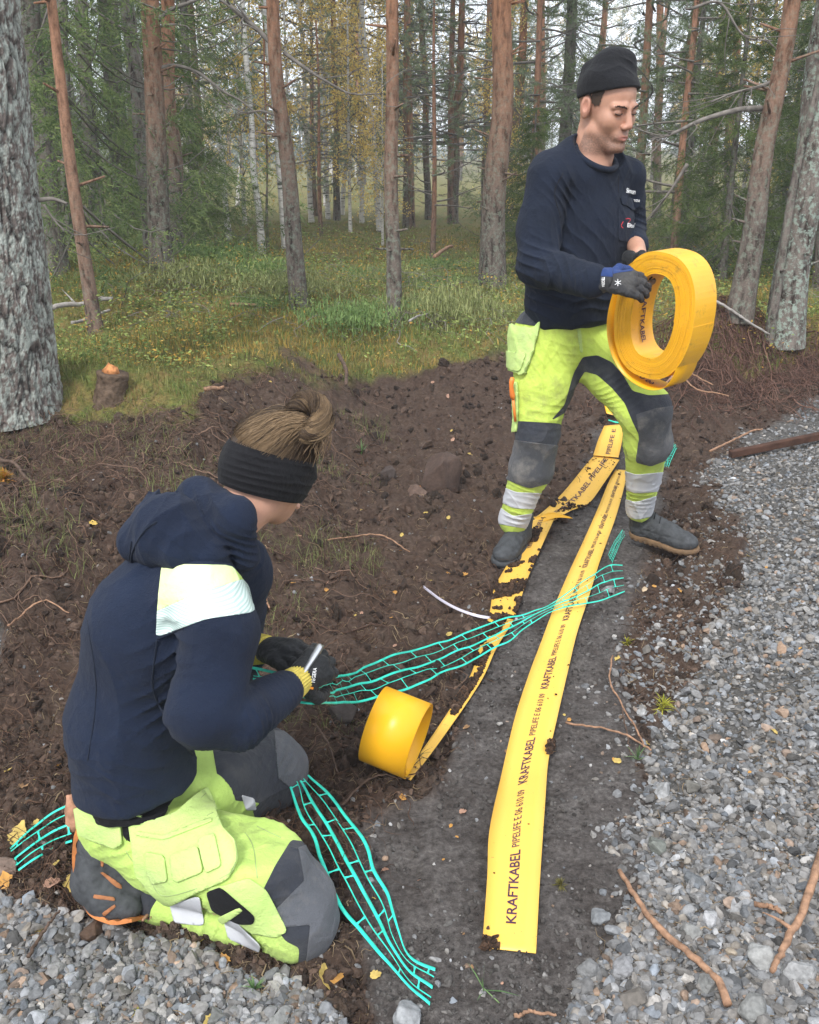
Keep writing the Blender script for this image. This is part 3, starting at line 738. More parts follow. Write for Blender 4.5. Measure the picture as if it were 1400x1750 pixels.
def hand(name, W, fwd, up, size, m, parent, curl=0.7, thumb=1, spread=.12, fist=False, curls=None):
    """gloved hand: palm, four separate fingers and a thumb. W wrist, fwd along the hand, up back-of-hand"""
    fwd = nrm(fwd); up = nrm(up-np.dot(up, fwd)*fwd); sd = np.cross(fwd, up)*thumb
    s = SDF(k=.010*size); L = lambda f, u, v: W+(fwd*f+up*u+sd*v)*size
    s.cap(L(-.02, 0, 0), L(.03, 0, 0), .028*size, .030*size, .8, sd)
    s.cap(L(.02, 0, .012), L(.075, .003, .024), .022*size, .020*size)
    s.cap(L(.02, 0, -.012), L(.072, 0, -.026), .022*size, .018*size)
    s.cap(L(.03, 0, 0), L(.080, .004, 0), .024*size, .020*size)
    for q, (v, ln) in enumerate(((.033, .078), (.011, .088), (-.012, .082), (-.033, .064))):
        cu = curl if curls is None else curls[q]
        a = L(.080-.006*abs(q-1), .002, v); ang = 0.25+.15*q*0; pos = a; d = nrm(fwd+sd*v*spread*30*.2)
        for seg, (fr, rr) in enumerate(((.44, .0125), (.32, .0115), (.24, .0102))):
            ang = cu*(0.55, 1.25, 1.9)[seg]
            dr = nrm(d*math.cos(ang)-up*math.sin(ang)); e = pos+dr*ln*fr*size
            s.cap(pos, e, rr*size*1.04, rr*size*.97, k=.004*size); pos = e
    t0 = L(.020, -.006, .030); t1 = t0+nrm(fwd*.55+sd*.75-up*.35)*.040*size; t2 = t1+nrm(fwd*.9+sd*.15-up*.5)*.032*size; t3 = t2+nrm(fwd*.9-sd*.15-up*.55)*.024*size
    s.cap(t0, t1, .017*size, .0145*size, k=.010*size); s.cap(t1, t2, .014*size, .0125*size, k=.003*size); s.cap(t2, t3, .0125*size, .011*size, k=.003*size)
    s.disp = lambda p: .0009*vn(p*90)+.0007*vn(p*190)
    M = surf(s, .0028); return part(name, M, m, parent), M

# ================= the kneeling worker =================
wr_ = root('person', P(235, 1500, 1.60)*np.array([1, 1, 0]))
tag(wr_, 'kneeling worker in navy hooded fleece with hair bun and black headband, seen from behind', 'person', 'workers laying the warning tape')
hipR, kneeR, ankR = P(280, 1450, 1.61), P(505, 1560, 1.50), P(225, 1530, 1.60)
hipL, kneeL, ankL = P(335, 1345, 1.78), P(458, 1312, 1.98), P(260, 1420, 1.86)
pel = P(240, 1360, 1.66); back1 = P(228, 1200, 1.68); back2 = P(272, 1030, 1.69); neck = P(372, 905, 1.73); hdc = P(462, 800, 1.80)
shR, elR, wrR = P(362, 1062, 1.56), P(372, 1232, 1.49), P(487, 1178, 1.66)
shL, elL, wrL = P(415, 1010, 1.93), P(392, 1150, 2.02), P(440, 1112, 1.90)
SIDE = nrm(np.array([-.25, 1.0, 0]))          # her right-to-left axis: away from the camera
R = lambda px, p: px*mpp(p)
ax_h = nrm(P(502, 705, 1.83)-P(452, 880, 1.78)) # head's own up axis (she looks down and to the right)
FW = nrm(np.cross(np.cross(ax_h, np.array([.50, .84, -.42])), ax_h)); SH = np.cross(ax_h, FW)
HR = np.stack([FW, SH, ax_h], 1)
H = lambda f, s, u: hdc+FW*f+SH*s+ax_h*u
body = SDF(k=.02)
body.ell(H(-.005, 0, .015), (.098, .076, .088), HR).ell(H(.032, 0, -.045), (.054, .052, .062), HR, k=.03)
body.cap(H(.066, 0, -.078), H(.060, 0, -.086), .024, .024, k=.03)                       # chin
body.cap(H(.105, 0, -.01), H(.118, 0, -.042), .010, .014, k=.012)                     # nose
for q in (-1, 1):
    body.ell(H(.093, q*.033, 0), (.02, .016, .012), HR, k=.012, neg=True)
    body.ell(H(.078, q*.033, 0), (.016, .013, .012), HR, k=.004)
body.cap(H(.098, .018, -.068), H(.098, -.018, -.068), .007, .007, k=.006)
body.cap(H(-.03, 0, -.07), neck, .052, .058, k=.03)
body.cap(neck, back2, .05, .085, .7, SIDE, k=.03).cap(back2, back1, .09, .085, .7, SIDE, k=.03).cap(back1, pel, .085, .085, .8, SIDE, k=.03)
for a, b_, c_ in ((shR, elR, wrR), (shL, elL, wrL)):
    body.cap(neck*.7+back2*.3, a, .035, .035, k=.02).cap(a, b_, .036, .034).cap(b_, c_, .035, .024)
for a, b_, c_ in ((hipR, kneeR, ankR), (hipL, kneeL, ankL)):
    body.cap(pel, a, .05, .055, k=.02).cap(a, b_, .055, .045).cap(b_, c_, .042, .03, k=.01)
lo, hi = body.bounds(.01); hl, hh = hdc-.16, hdc+.16
def graded(lo, hi, a, b, fine, coarse):
    out = [lo]
    while out[-1] < hi: out.append(out[-1]+(fine if a-fine < out[-1] < b else coarse))
    return out
AX = [graded(lo[i], hi[i], hl[i], hh[i], .0035, .012) for i in range(3)]
M = surf(body, .0035, AX)
part('body', M, m_skin, wr_, 0, np.tile(SK*1.08, (len(M[0]), 1))*(1+.06*vn(M[0]*14))[:, None])

# --- fleece sweater
sw = SDF(k=.03)
sw.cap(P(232, 1335, 1.66), P(222, 1230, 1.67), R(118, pel), R(113, pel), .86, SIDE)
sw.cap(P(222, 1230, 1.67), P(258, 1070, 1.68), R(113, pel), R(112, back1), .86, SIDE, k=.04)
sw.cap(P(258, 1070, 1.68), P(318, 965, 1.71), R(112, back1), R(78, back2), .88, SIDE, k=.04)
sw.cap(P(318, 965, 1.71), neck, R(74, back2), R(58, neck), k=.04)
sw.cap(P(345, 1010, 1.62), P(372, 1075, 1.56), R(74, shR), R(64, shR), k=.035)
sw.cap(P(372, 1075, 1.56), P(352, 1215, 1.50), R(62, shR), R(66, elR), k=.025)
sw.cap(P(352, 1215, 1.50), P(405, 1232, 1.52), R(66, elR), R(52, elR), k=.025)
sw.cap(P(405, 1232, 1.52), P(484, 1182, 1.66), R(52, elR), R(31, wrR), k=.02)
sw.cap(P(372, 935, 1.76), P(400, 980, 1.90), R(44, neck), R(56, shL), k=.03)
sw.cap(P(400, 980, 1.90), elL, R(60, shL), R(48, elL), k=.03).cap(elL, P(428, 1116, 1.92), R(44, elL), R(28, wrL), k=.015)
cut_n = nrm(P(235, 1450, 1.66)-P(215, 1280, 1.66)+np.array([0, 0, 0]))
UPW = nrm(P(255, 1150, 1.68)-P(235, 1340, 1.66))
fl = [(P(300, 1215, 1.55), nrm(P(330, 1240, 1.55)-P(270, 1180, 1.55)), .05, .006, .035),
      (P(420, 1245, 1.52), nrm(P(470, 1190, 1.6)-P(400, 1250, 1.5)), .035, .006, .017),
      (P(470, 1195, 1.62), nrm(P(500, 1170, 1.66)-P(430, 1225, 1.6)), .025, .003, .011),
      (P(240, 1325, 1.55), nrm(UPW+np.array([.4,0,0])), .06, .003, .05), (P(150, 1290, 1.6), nrm(UPW-np.array([.3,0,0])), .06, .003, .045),
      (P(300, 1110, 1.55), nrm(P(330, 1180, 1.55)-P(280, 1090, 1.55)), .05, .0045, .03),
      (P(330, 1290, 1.52), nrm(P(300, 1330, 1.5)-P(350, 1250, 1.5)), .05, .006, .03)]
sw.disp = folds(fl, .0022, 8, 3.0)
hA, hB_, hC = P(108, 1335, 1.70), P(285, 1386, 1.54), P(385, 1312, 1.70)
hn = nrm(np.cross(hB_-hA, hC-hA)); hn = -hn if hn[2] > 0 else hn
sw.cut(hB_, hn, .012)
M = surf(sw, .0048)
patch = [(278, 966), (392, 968), (410, 990), (436, 1045), (440, 1052), (430, 1040), (355, 1055), (268, 1090), (272, 1030)]
YP = [(277, 964), (395, 966), (425, 1000), (436, 1046), (352, 1058), (266, 1090), (270, 1030)]
STR = [(240, 1056), (330, 1018), (420, 988), (460, 1030), (450, 1050), (352, 1064), (240, 1100)]
s_y = pp(M, YP)
inn, M = clip(M, s_y)
sweater = part('sweater', M, m_navy, wr_); MSW = M
st, yl = clip(inn, pp(inn, STR, False))
ED = [(385, 940), (470, 940), (470, 1060), (432, 1040), (415, 1003)]
ed, yl = clip(yl, pp(yl, ED, False))
part('shoulder_panel', yl, m_yelw, sweater, .0012, solid=.002)
part('shoulder_panel_edge', ed, m_yel, sweater, .0012, solid=.002)
part('reflective_stripe', st, m_reflg, sweater, .0016, solid=.002)
def seam(pxs, Ys, rad, m, parent, MESH, name='seam'):
    """raised seam line running over a surface: follow nearest visible surface vertices"""
    pth = cr(pxs, 26); V, N, _ = MESH; qx, qy = proj(V); out = []
    vis = ((V-np.array([0, 0, CAM_H]))*N).sum(1) < 0
    for a in pth:
        d = (qx-a[0])**2+(qy-a[1])**2+np.where(vis, 0, 1e6); i = np.argsort(d)[:6]
        w = 1/(d[i]+1); out.append((V[i]*w[:, None]).sum(0)/w.sum()+N[i[0]]*rad*.25)
    out = np.array(out); out[1:-1] = (out[:-2]+out[1:-1]*2+out[2:])/4
    b_ = MB(); b_.tube(out, rad, 6); return put(name, b_.mesh(name, [m]), parent)
seam([(268, 1095), (262, 1180), (300, 1250), (330, 1290)], 0, .0022, m_navyk, sweater, M)
seam([(268, 1092), (350, 1062), (436, 1048)], 0, .0020, m_navyk, sweater, M)
# hem band of the sweater and the dark waistband under it
wb = SDF(k=.02)
wb.cap(P(238, 1345, 1.66), P(245, 1385, 1.66), R(112, pel), R(108, pel), .84, SIDE)
wb.cut(hB_+hn*.022, hn, .004).cut(P(236, 1335, 1.66), UPW, .006); wb.disp = folds([(P(250, 1380, 1.55), UPW, .2, .0012, .008)], .001, 12)
part('waistband', surf(wb, .005), m_black, wr_)

# --- hood
hd = SDF(k=.022)
hd.cap(P(292, 905, 1.66), P(352, 945, 1.64), R(62, neck), R(36, neck), k=.02)
hd.cap(P(262, 895, 1.70), P(270, 862, 1.76), R(40, neck), R(26, neck), k=.02)
hd.cap(P(235, 925, 1.68), P(300, 948, 1.62), R(34, neck), R(26, neck), k=.02)
for a, b_, r0, r1 in (((340, 846, 1.76), (400, 888, 1.665), 34, 33), ((400, 888, 1.665), (420, 952, 1.68), 32, 20), ((300, 868, 1.84), (330, 850, 1.78), 26, 31), ((412, 955, 1.68), (428, 955, 1.82), 17, 16), ((300, 868, 1.84), (350, 860, 1.92), 24, 24), ((350, 860, 1.92), (428, 950, 1.86), 22, 16)):
    hd.cap(P(*a), P(*b_), R(r0, neck), R(r1, neck), k=.012)
fdir = nrm(P(300, 960, 1.66)-P(345, 860, 1.66)); fd2 = nrm(P(400, 880, 1.7)-P(300, 940, 1.7))
hd.ell(P(292, 838, 1.80), (.030, .030, .026), k=.012, neg=True)
hd.disp = folds([(P(285, 925, 1.62), nrm(P(330, 950, 1.62)-P(260, 880, 1.66)), .05, .006, .05), (P(400, 930, 1.66), nrm(P(430, 900, 1.66)-P(395, 950, 1.66)), .03, .006, .016), (P(345, 890, 1.68), nrm(P(420, 860, 1.7)-P(340, 900, 1.68)), .045, .007, .024), (P(270, 862, 1.75), nrm(fdir+fd2*1.5), .03, .006, .018), (P(300, 930, 1.63), fdir, .04, .003, .04)], .0022, 10, 8)
MH = surf(hd, .0042); hood = part('hood', MH, m_navy, sweater)
seam([(225, 925), (222, 958), (235, 968)], 0, .0015, m_navyk, hood, MH)
seam([(283, 868), (278, 885), (250, 905), (228, 940), (224, 965)], 0, .0022, m_navyk, hood, MH)

# --- headband
hb = SDF(k=.01)
hb.ell(H(-.004, 0, .0), (.107, .086, .105), HR)
hb.disp = folds([(H(-.08, -.03, -.02), ax_h, .04, .003, .014), (H(.02, -.08, -.02), ax_h, .05, .002, .02)], .0012, 14)
M = surf(hb, .0035); u = (M[0]-hdc)@ax_h; ff = (M[0]-hdc)@FW
M, _ = clip(M, np.abs(u+.006+.0*ff)-.043)
part('headband', M, m_black, wr_, 0, solid=.003)
# --- hair: scalp shell, strands combed to the bun, the bun itself
m_hair = attr_mat('hair', .6, .15, 200, spec=.25)
hair_root = None
hs_ = SDF(k=.015); hs_.ell(H(-.006, 0, .016), (.100, .079, .092), HR)
BC = P(528, 713, 1.765)                                   # bun centre
hs_.cap(H(.004, 0, .070), BC-ax_h*.03, .048, .020, k=.02).ell(BC-np.array([-.004, -.022, .012]), (.024, .022, .024), k=.006)
M = surf(hs_, .0045); u = (M[0]-hdc)@ax_h; M, _ = clip(M, .020-u)
g = np.clip(fbm(M[0]*60, 3)*.5+.5, 0, 1)[:, None]
scalp = part('hair', M, m_hair, wr_, 0, np.array([.022, .015, .010])*(1-g)+np.array([.06, .04, .028])*g)
rh = np.random.default_rng(5); mb = MB()
def strand(pts, w, c, n=9):
    mb.tube(cr(pts, n), w*np.sin(np.linspace(.25, 2.6, n))**.5, 3, c, False)
def hcol(t, blond):
    a = np.array([.040, .027, .019]); b_ = np.array([.14, .09, .052]); c_ = np.array([.40, .27, .15])
    k = np.clip(t-.1+rh.normal(0, .25), 0, 1); q = a*(1-k)+b_*k
    return q*(1-blond)+c_*blond if blond > 0 else q
for i in range(8500):
    th = rh.uniform(0, 2*np.pi); r_ = .0
    lat = np.array([math.cos(th)*.098, math.sin(th)*.0785])
    ul = .014+rh.uniform(-.003, .024); sc_ = math.sqrt(max(0, 1-((ul-.016)/.092)**2))
    p0 = H(-.006+lat[0]*sc_, lat[1]*sc_, ul)
    e = BC-ax_h*.018+(p0-hdc)*.20+rh.normal(0, .006, 3)
    m1 = hdc+ (p0*.62+e*.38-hdc); m1 = H(*(np.array([(m1-H(-.006, 0, .016))@FW, (m1-H(-.006, 0, .016))@SH, (m1-H(-.006, 0, .016))@ax_h])/max(1e-3, np.sqrt((((m1-H(-.006, 0, .016))@FW)/.104)**2+(((m1-H(-.006, 0, .016))@SH)/.083)**2+(((m1-H(-.006, 0, .016))@ax_h)/.098)**2))+np.array([-.006, 0, .016])))+rh.normal(0, .0018, 3)
    m2 = m1*.45+e*.55+ax_h*.012+rh.normal(0, .003, 3)
    left = np.clip(-math.cos(th), 0, 1); bl = np.clip(left*1.1-.35+rh.normal(0, .15), 0, .85)*(rh.uniform() < .8)
    strand([p0, m1+rh.normal(0, .0012, 3), m2, e], .0005, hcol(.25, bl*.8))
by = nrm(np.array([-.25, -.85, .45])); bx = nrm(np.cross(by, [0, 0, 1.0])); bz = np.cross(bx, by)
for lk in range(26):                                      # the bun: locks wound round a ring
    p0_ = rh.uniform(0, 2*np.pi); q0 = rh.uniform(0, 2*np.pi); ln = rh.uniform(1.6, 3.6); tw = rh.normal(1.2, .5); bl = rh.choice([0, 0, 0, .15, .35, .6])
    Rm = rh.uniform(.025, .032); rm = rh.uniform(.016, .022)
    for i in range(190):
        a_ = np.linspace(0, ln, 7)+p0_+rh.normal(0, .12); q_ = q0+tw*(a_-p0_)+rh.normal(0, .28); r2 = rm+rh.normal(0, .0014)
        pts = [BC+(bx*math.cos(u_)+bz*math.sin(u_))*(Rm+r2*math.cos(v_))+by*r2*math.sin(v_)*1.2 for u_, v_ in zip(a_, q_)]
        strand(pts, .0006, hcol(.33+rh.normal(0, .1), np.clip(bl+rh.normal(0, .08), 0, 1)), 12)
for i in range(60):                                       # short ends below the bun
    a0 = BC+rh.normal(0, .012, 3)+np.array([.02, -.01, -.025]); d = nrm(np.array([rh.normal(-.3, .2), rh.normal(-.2, .2), -1])); L_ = rh.uniform(.02, .045)
    strand([a0, a0+d*L_*.5+np.array([.004, 0, 0]), a0+d*L_], .0008, hcol(.5, .3), 6)
for i in range(60):                                       # flyaways
    a0 = H(*(np.array([rh.normal(0, .045), rh.normal(0, .04), .092]))); d = nrm(rh.normal(size=3)*.6+(BC-hdc)*8); L_ = rh.uniform(.02, .04)
    strand([a0, a0+d*L_*.5, a0+d*L_+rh.normal(0, .006, 3)], .0003, hcol(.6, .2), 6)
put('hair_strands', mb.mesh('hair_strands', [m_hair], True, True), scalp)

# --- gloves
def glove(nm, W, fwd, up, size, m, cuffm, curl, thumb, parent, Wc, cr0=.036, curls=None, cm=None):
    o, MM = hand(nm, W, fwd, up, size, m, parent, curl, thumb, curls=curls)
    c_ = SDF(k=.006); c_.cap(Wc, W+nrm(fwd)*.012, cr0, .031*size)
    d = nrm(W-Wc); Ln = np.linalg.norm(W-Wc)
    s1 = nrm(np.cross(d, [0, 0, 1.0])); s2 = np.cross(d, s1)
    c_.cut(Wc, -d, .003).cut(W+d*.012, d, .004)
    c_.disp = lambda p: .0012*np.cos(np.arctan2((p-Wc)@s1, (p-Wc)@s2)*34)
    part('cuff', surf(c_, .0022), cuffm, o); return o, MM
cufR = P(487, 1180, 1.66); hR = P(505, 1166, 1.70)
gl, MG = glove('glove', hR, P(548, 1135, 1.76)-hR, np.array([.5, -.65, .55]), .95, m_glove, m_ribc, .75, 1, wr_, cufR, .036)
cufL = P(425, 1108, 1.91); hL = P(452, 1108, 1.87)
glL, MGL = glove('glove', hL, P(530, 1128, 1.77)-hL, np.array([.1, -.3, .9]), .97, m_glove, m_ribc, .55, -1, wr_, cufL, .038)
m_white = plain('white_print', (.75, .75, .75), .6, .3, 0, .03)
m_orange = plain('orange_print', (.85, .30, .03), .6, .3, 0, .05)
def text_mesh(s, size=1.0, bold=0.0, res=3, spacing=1.0):
    cu = bpy.data.curves.new('text', 'FONT'); cu.body = s; cu.size = size; cu.offset = bold; cu.resolution_u = res; cu.space_character = spacing
    ob = bpy.data.objects.new('text', cu); COL.objects.link(ob)
    bpy.context.view_layer.update()
    me = ob.evaluated_get(bpy.context.evaluated_depsgraph_get()).to_mesh()
    n = len(me.vertices); V = np.zeros(n*3); me.vertices.foreach_get('co', V); V = V.reshape(-1, 3)
    me.calc_loop_triangles(); T = np.zeros(len(me.loop_triangles)*3, np.int32); me.loop_triangles.foreach_get('vertices', T)
    ob.evaluated_get(bpy.context.evaluated_depsgraph_get()).to_mesh_clear()
    bpy.data.objects.remove(ob); bpy.data.curves.remove(cu)
    return V, T.reshape(-1, 3)
def surf_text(nm, s, MESH, p0, p1, hpx, m, parent, lift=.0012, bold=0.01):
    """print text on the visible side of a surface, baseline from photo pixel p0 to p1"""
    V, T = text_mesh(s, 1, bold); w = V[:, 0].max()-V[:, 0].min(); V[:, 0] -= V[:, 0].min(); hh = max(V[:, 1].max(), .1)
    p0 = np.array(p0, float); p1 = np.array(p1, float); e = (p1-p0); n_ = np.array([e[1], -e[0]])/np.linalg.norm(e)
    q = p0+V[:, :1]/w*e+V[:, 1:2]/hh*hpx*n_
    SV, SN, _ = MESH; sx, sy = proj(SV); vis = ((SV-np.array([0, 0, CAM_H]))*SN).sum(1) < 0
    SV, SN, sx, sy = SV[vis], SN[vis], sx[vis], sy[vis]; out = np.zeros((len(q), 3))
    for i, a in enumerate(q):
        d = (sx-a[0])**2+(sy-a[1])**2; k = np.argsort(d)[:5]
        k = k[SV[k][:, 1] < SV[k][:, 1].min()+.03]
        w_ = 1/(d[k]+.5); Y = (SV[k][:, 1]*w_).sum()/w_.sum(); n0 = SN[k[0]]
        out[i] = P(a[0], a[1], Y)+n0*lift
    return put(nm, mesh(nm, out, T, [m], False), parent)
surf_text('printed_text', 'TEGERA', MG, (537, 1168), (541, 1142), 6, m_white, gl)
surf_text('printed_text', 'I', MG, (534, 1178), (535, 1174), 6, m_orange, gl, bold=.1)

# --- hi-vis trousers
tr = SDF(k=.03)
tr.cap(P(240, 1378, 1.66), P(262, 1405, 1.63), R(105, pel), R(92, pel), .9, SIDE)
tr.cap(P(200, 1420, 1.64), P(190, 1440, 1.64), R(62, pel), R(58, pel), k=.04)
tr.cap(P(285, 1450, 1.60), P(430, 1480, 1.52), R(76, hipR), R(82, hipR), k=.03)
tr.cap(P(430, 1480, 1.52), P(500, 1550, 1.50), R(82, hipR), R(72, kneeR), k=.03)
tr.cap(P(500, 1550, 1.50), P(508, 1570, 1.50), R(72, kneeR), R(68, kneeR), k=.02)
tr.cap(P(498, 1585, 1.51), P(255, 1535, 1.59), R(50, kneeR), R(40, ankR), k=.006)
tr.cap(P(330, 1350, 1.78), P(440, 1318, 1.95), R(80, hipL), R(74, kneeL), k=.03)
tr.cap(P(440, 1318, 1.95), P(462, 1325, 1.99), R(72, kneeL), R(64, kneeL), k=.02)
tr.cap(P(450, 1350, 2.0), P(280, 1440, 1.84), R(46, kneeL), R(38, ankL), k=.006)
tr.cut(P(242, 1340, 1.66), UPW, .012)
td = nrm(P(480, 1530, 1.5)-P(300, 1440, 1.56))
tr.disp = folds([(P(340, 1420, 1.5), nrm(P(400, 1500, 1.5)-P(330, 1380, 1.5)), .05, .004, .03), (P(470, 1530, 1.45), nrm(P(470, 1600, 1.5)-P(470, 1450, 1.5)), .03, .004, .03),
  (P(350, 1560, 1.5), nrm(P(440, 1580, 1.5)-P(280, 1540, 1.5)), .06, .0045, .028), (P(440, 1590, 1.48), nrm(P(500, 1600, 1.5)-P(400, 1570, 1.5)), .04, .005, .014), (P(470, 1290, 1.9), nrm(P(500, 1330, 1.9)-P(430, 1260, 1.9)), .04, .004, .022), (P(200, 1430, 1.55), nrm(P(260, 1470, 1.55)-P(180, 1400, 1.55)), .04, .004, .03)], .0016, 10, 4)
M = surf(tr, .0048); MT = M; V = M[0]
tr2 = SDF(k=.03); tr2.p = [q[:7]+(max(q[7], .03),)+q[8:] for q in tr.p if q[0] == 'c']; MTs = surf(tr2, .006)
c0, c1 = P(250, 1530, 1.59), P(500, 1585, 1.51)
# the far leg is charcoal; the near knee too
farleg = np.array([1.0]) 
def fld(M):
    V = M[0]; px, py = proj(V)
    return V, px, py
V, px, py = fld(M)
far = (V[:, 1]-(1.80-.08*np.clip((px-380)/100, 0, 1)))*500
KN = [(440, 1565), (450, 1520), (470, 1480), (498, 1435), (530, 1440), (640, 1520), (640, 1700), (505, 1700), (512, 1620), (488, 1608), (470, 1582)]
kn = poly_sd(px, py, chaikin(KN)); kn = np.where(V[:, 1] > 1.78, 50, kn)
kpoly = [(640, 1400), (640, 1700), (395, 1640), (395, 1590)]
K2, M2 = clip(M, kn)
V, px, py = fld(M2)
FL = [(362, 1270), (420, 1230), (600, 1230), (600, 1420), (440, 1412), (432, 1385), (445, 1372), (400, 1368), (372, 1330)]
F2, M3 = clip(M2, np.where((V[:, 1] > 1.74), poly_sd(px, py, chaikin(FL)), 50))
trous = part('trousers', M3, m_yel, wr_)
GK = [(447, 1560), (480, 1545), (500, 1500), (535, 1462), (640, 1520), (640, 1700), (500, 1700), (500, 1630), (530, 1600), (440, 1570)]
V, px, py = fld(K2); gk, dk = clip(K2, poly_sd(px, py, [(510, 1450), (530, 1440), (640, 1500), (640, 1720), (515, 1720), (530, 1580), (470, 1585), (440, 1572), (475, 1550), (520, 1505)]))
part('knee_fabric', dk, m_dark, trous, .0006); part('knee_pad', gk, m_kneed if 0 else m_grey, trous, .0028, solid=.003)
V, px, py = fld(F2); g2, d2 = clip(F2, poly_sd(px, py, [(468, 1250), (600, 1250), (600, 1420), (505, 1420), (500, 1350), (475, 1330)]))
part('knee_fabric', d2, m_dark, trous, .0006); part('knee_pad', g2, m_grey, trous, .0028, solid=.003)
def tpatch(nm, poly, m, off=.002, sol=.002, parent=trous, base=MT, ymax=1.8):
    s_ = pp(base, poly); s_ = np.where(base[0][:, 1] > ymax, 50, s_); q, _ = clip(base, s_); return part(nm, q, m, parent, off, solid=sol), q
tpatch('reflective_band', [(292, 1540), (345, 1528), (352, 1580), (300, 1574)], m_refl, .007, base=MTs)
tpatch('reflective_band', [(390, 1560), (402, 1568), (448, 1612), (447, 1624), (392, 1600), (386, 1575)], m_refl, .007, base=MTs)
tpatch('reflective_band', [(412, 1358), (434, 1364), (438, 1384), (420, 1384)], m_refl, ymax=3)
# seat flap pocket and the big holster pocket standing off the thigh
tpatch('pocket_flap', [(132, 1378), (208, 1405), (212, 1440), (200, 1448), (140, 1425)], m_yelp, .009, .005, base=MTs)
HP = [(219, 1384), (231, 1386), (250, 1405), (300, 1392), (350, 1345), (362, 1372), (385, 1420), (405, 1440), (408, 1470), (392, 1502), (290, 1542), (262, 1520), (236, 1490), (226, 1430)]
ho, hq = tpatch('holster_pocket', HP, m_yelp, .012, .011, base=MTs)
hV = (hq[0]+hq[1]*.012, hq[1], hq[2])
def onpatch(nm, poly, m, off, sol, par=None, base=None):
    s_ = pp(base or hV, poly); q, _ = clip(base or hV, s_); return part(nm, q, m, par or ho, off, solid=sol)
onpatch('tool_pocket', [(250, 1455), (282, 1462), (288, 1505), (262, 1510), (250, 1485)], m_yelp, .005, .004)
onpatch('tool_pocket', [(292, 1462), (340, 1446), (350, 1490), (300, 1508)], m_yelp, .007, .006)
onpatch('tool_pocket', [(340, 1436), (368, 1424), (380, 1480), (354, 1492)], m_yelp, .006, .005)
onpatch('pocket_hem', [(232, 1420), (280, 1428), (362, 1398), (364, 1404), (282, 1436), (233, 1428)], m_yelp, .0035, .0025)
onpatch('pocket_hem', [(380, 1412), (387, 1410), (410, 1440), (412, 1472), (396, 1506), (390, 1500), (403, 1470), (401, 1444)], m_yelp, .0035, .0025)
tpatch('lower_pocket', [(355, 1515), (385, 1512), (425, 1500), (455, 1520), (492, 1590), (470, 1600), (430, 1592), (390, 1560)], m_yelp, .005, .004, base=MTs)
tpatch('tool_slot', [(357, 1522), (380, 1514), (436, 1562), (434, 1574), (410, 1574), (366, 1552)], m_black, .008, .002, base=MTs)
tpatch('belt_loop', [(375, 1562), (410, 1545), (417, 1550), (385, 1572)], m_yelp, .011, .002, base=MTs)
tpatch('belt_loop', [(219, 1384), (229, 1384), (232, 1402), (224, 1402)], m_yelp, .016, .003)
tpatch('side_panel', [(208, 1402), (222, 1410), (226, 1440), (212, 1430)], m_black, .003, .002)

# --- work shoes (near one seen from the side, toe down)
m_shoe = plain('shoe_leather', (.045, .048, .052), .75, .3, 0, .3, 40, .4, 300, .002)
m_sole = plain('orange_sole', (.42, .15, .045), .75, .3, 0, .3, 25, .3, 200, .002)
m_shoeb = plain('orange_trim', (.30, .12, .05), .7, .3, 0, .2)
def shoe(heel, toe, topdir, size, mu, ms, parent, mt=None, lace=True):
    """heel & toe: bottom points of the sole; topdir: from sole to upper"""
    f_ = nrm(toe-heel); u_ = nrm(topdir-np.dot(topdir, f_)*f_); v_ = np.cross(f_, u_); L = lambda a, b, c: heel+(f_*a+v_*b+u_*c)*size
    RR = np.stack([f_, v_, u_], 1)
    s = SDF(k=.02*size)
    s.cap(L(.035, 0, .045), L(.12, 0, .045), .038*size, .040*size, .95, v_)
    s.ell(L(.205, .004, .042), np.array([.070, .047, .036])*size, RR, k=.03*size)
    s.cap(L(.05, 0, .05), L(.03, 0, .115), .040*size, .044*size, k=.02)
    s.cap(L(.08, 0, .08), L(.16, 0, .06), .036*size, .036*size, k=.03)
    s.cut(L(0, 0, .022), -u_, .004)
    s.disp = lambda p: .0016*vn(p*60)+.001*vn(p*130)-.002*np.exp(-((((p-heel)@f_)/size-.14)/.006)**2)-.0015*np.exp(-((((p-heel)@u_)/size-.06)/.004)**2)
    Mu = surf(s, .004); sh = part('shoe', Mu, mu, parent)
    so = SDF(k=.02*size)
    so.cap(L(.038, 0, .016), L(.12, .0, .016), .040*size, .043*size, .95, v_).ell(L(.205, .004, .018), np.array([.077, .053, .03])*size, RR, k=.03*size)
    so.cut(L(0, 0, .028), u_, .003).cut(L(0, 0, 0), -u_, .004)
    so.disp = lambda p: -.003*(np.abs(np.sin(((p-heel)@f_)/size*150)) > .8)*(((p-heel)@u_) < .012*size)
    part('sole', surf(so, .004), ms, sh)
    if lace:
        for q_ in range(4):
            a_ = .095+.022*q_; mb_ = MB(); mb_.tube([L(a_-.006, -.024, .112-.013*q_), L(a_+.004, 0, .124-.015*q_), L(a_+.012, .024, .110-.013*q_)], .0022, 5); put('lace', mb_.mesh('lace', [m_black]), sh)
    return sh, Mu
sh_ = SDF(k=.012); SD2 = nrm(ray(130, 1490))
for a_, b_, r0, r1 in (((172, 1428, 1.62), (165, 1505, 1.58), 40, 42), ((165, 1505, 1.58), (188, 1535, 1.56), 42, 40), ((188, 1535, 1.56), (218, 1550, 1.54), 38, 26), ((185, 1445, 1.61), (262, 1478, 1.60), 38, 40), ((190, 1500, 1.58), (262, 1500, 1.60), 30, 34)):
    sh_.cap(P(*a_), P(*b_), R(r0, ankR), R(r1, ankR))
sh_.disp = lambda p: .0018*vn(p*50)+.001*vn(p*120)-.003*np.clip(np.abs(np.sin(vn(p*22)*5)), .93, 1)*1.0
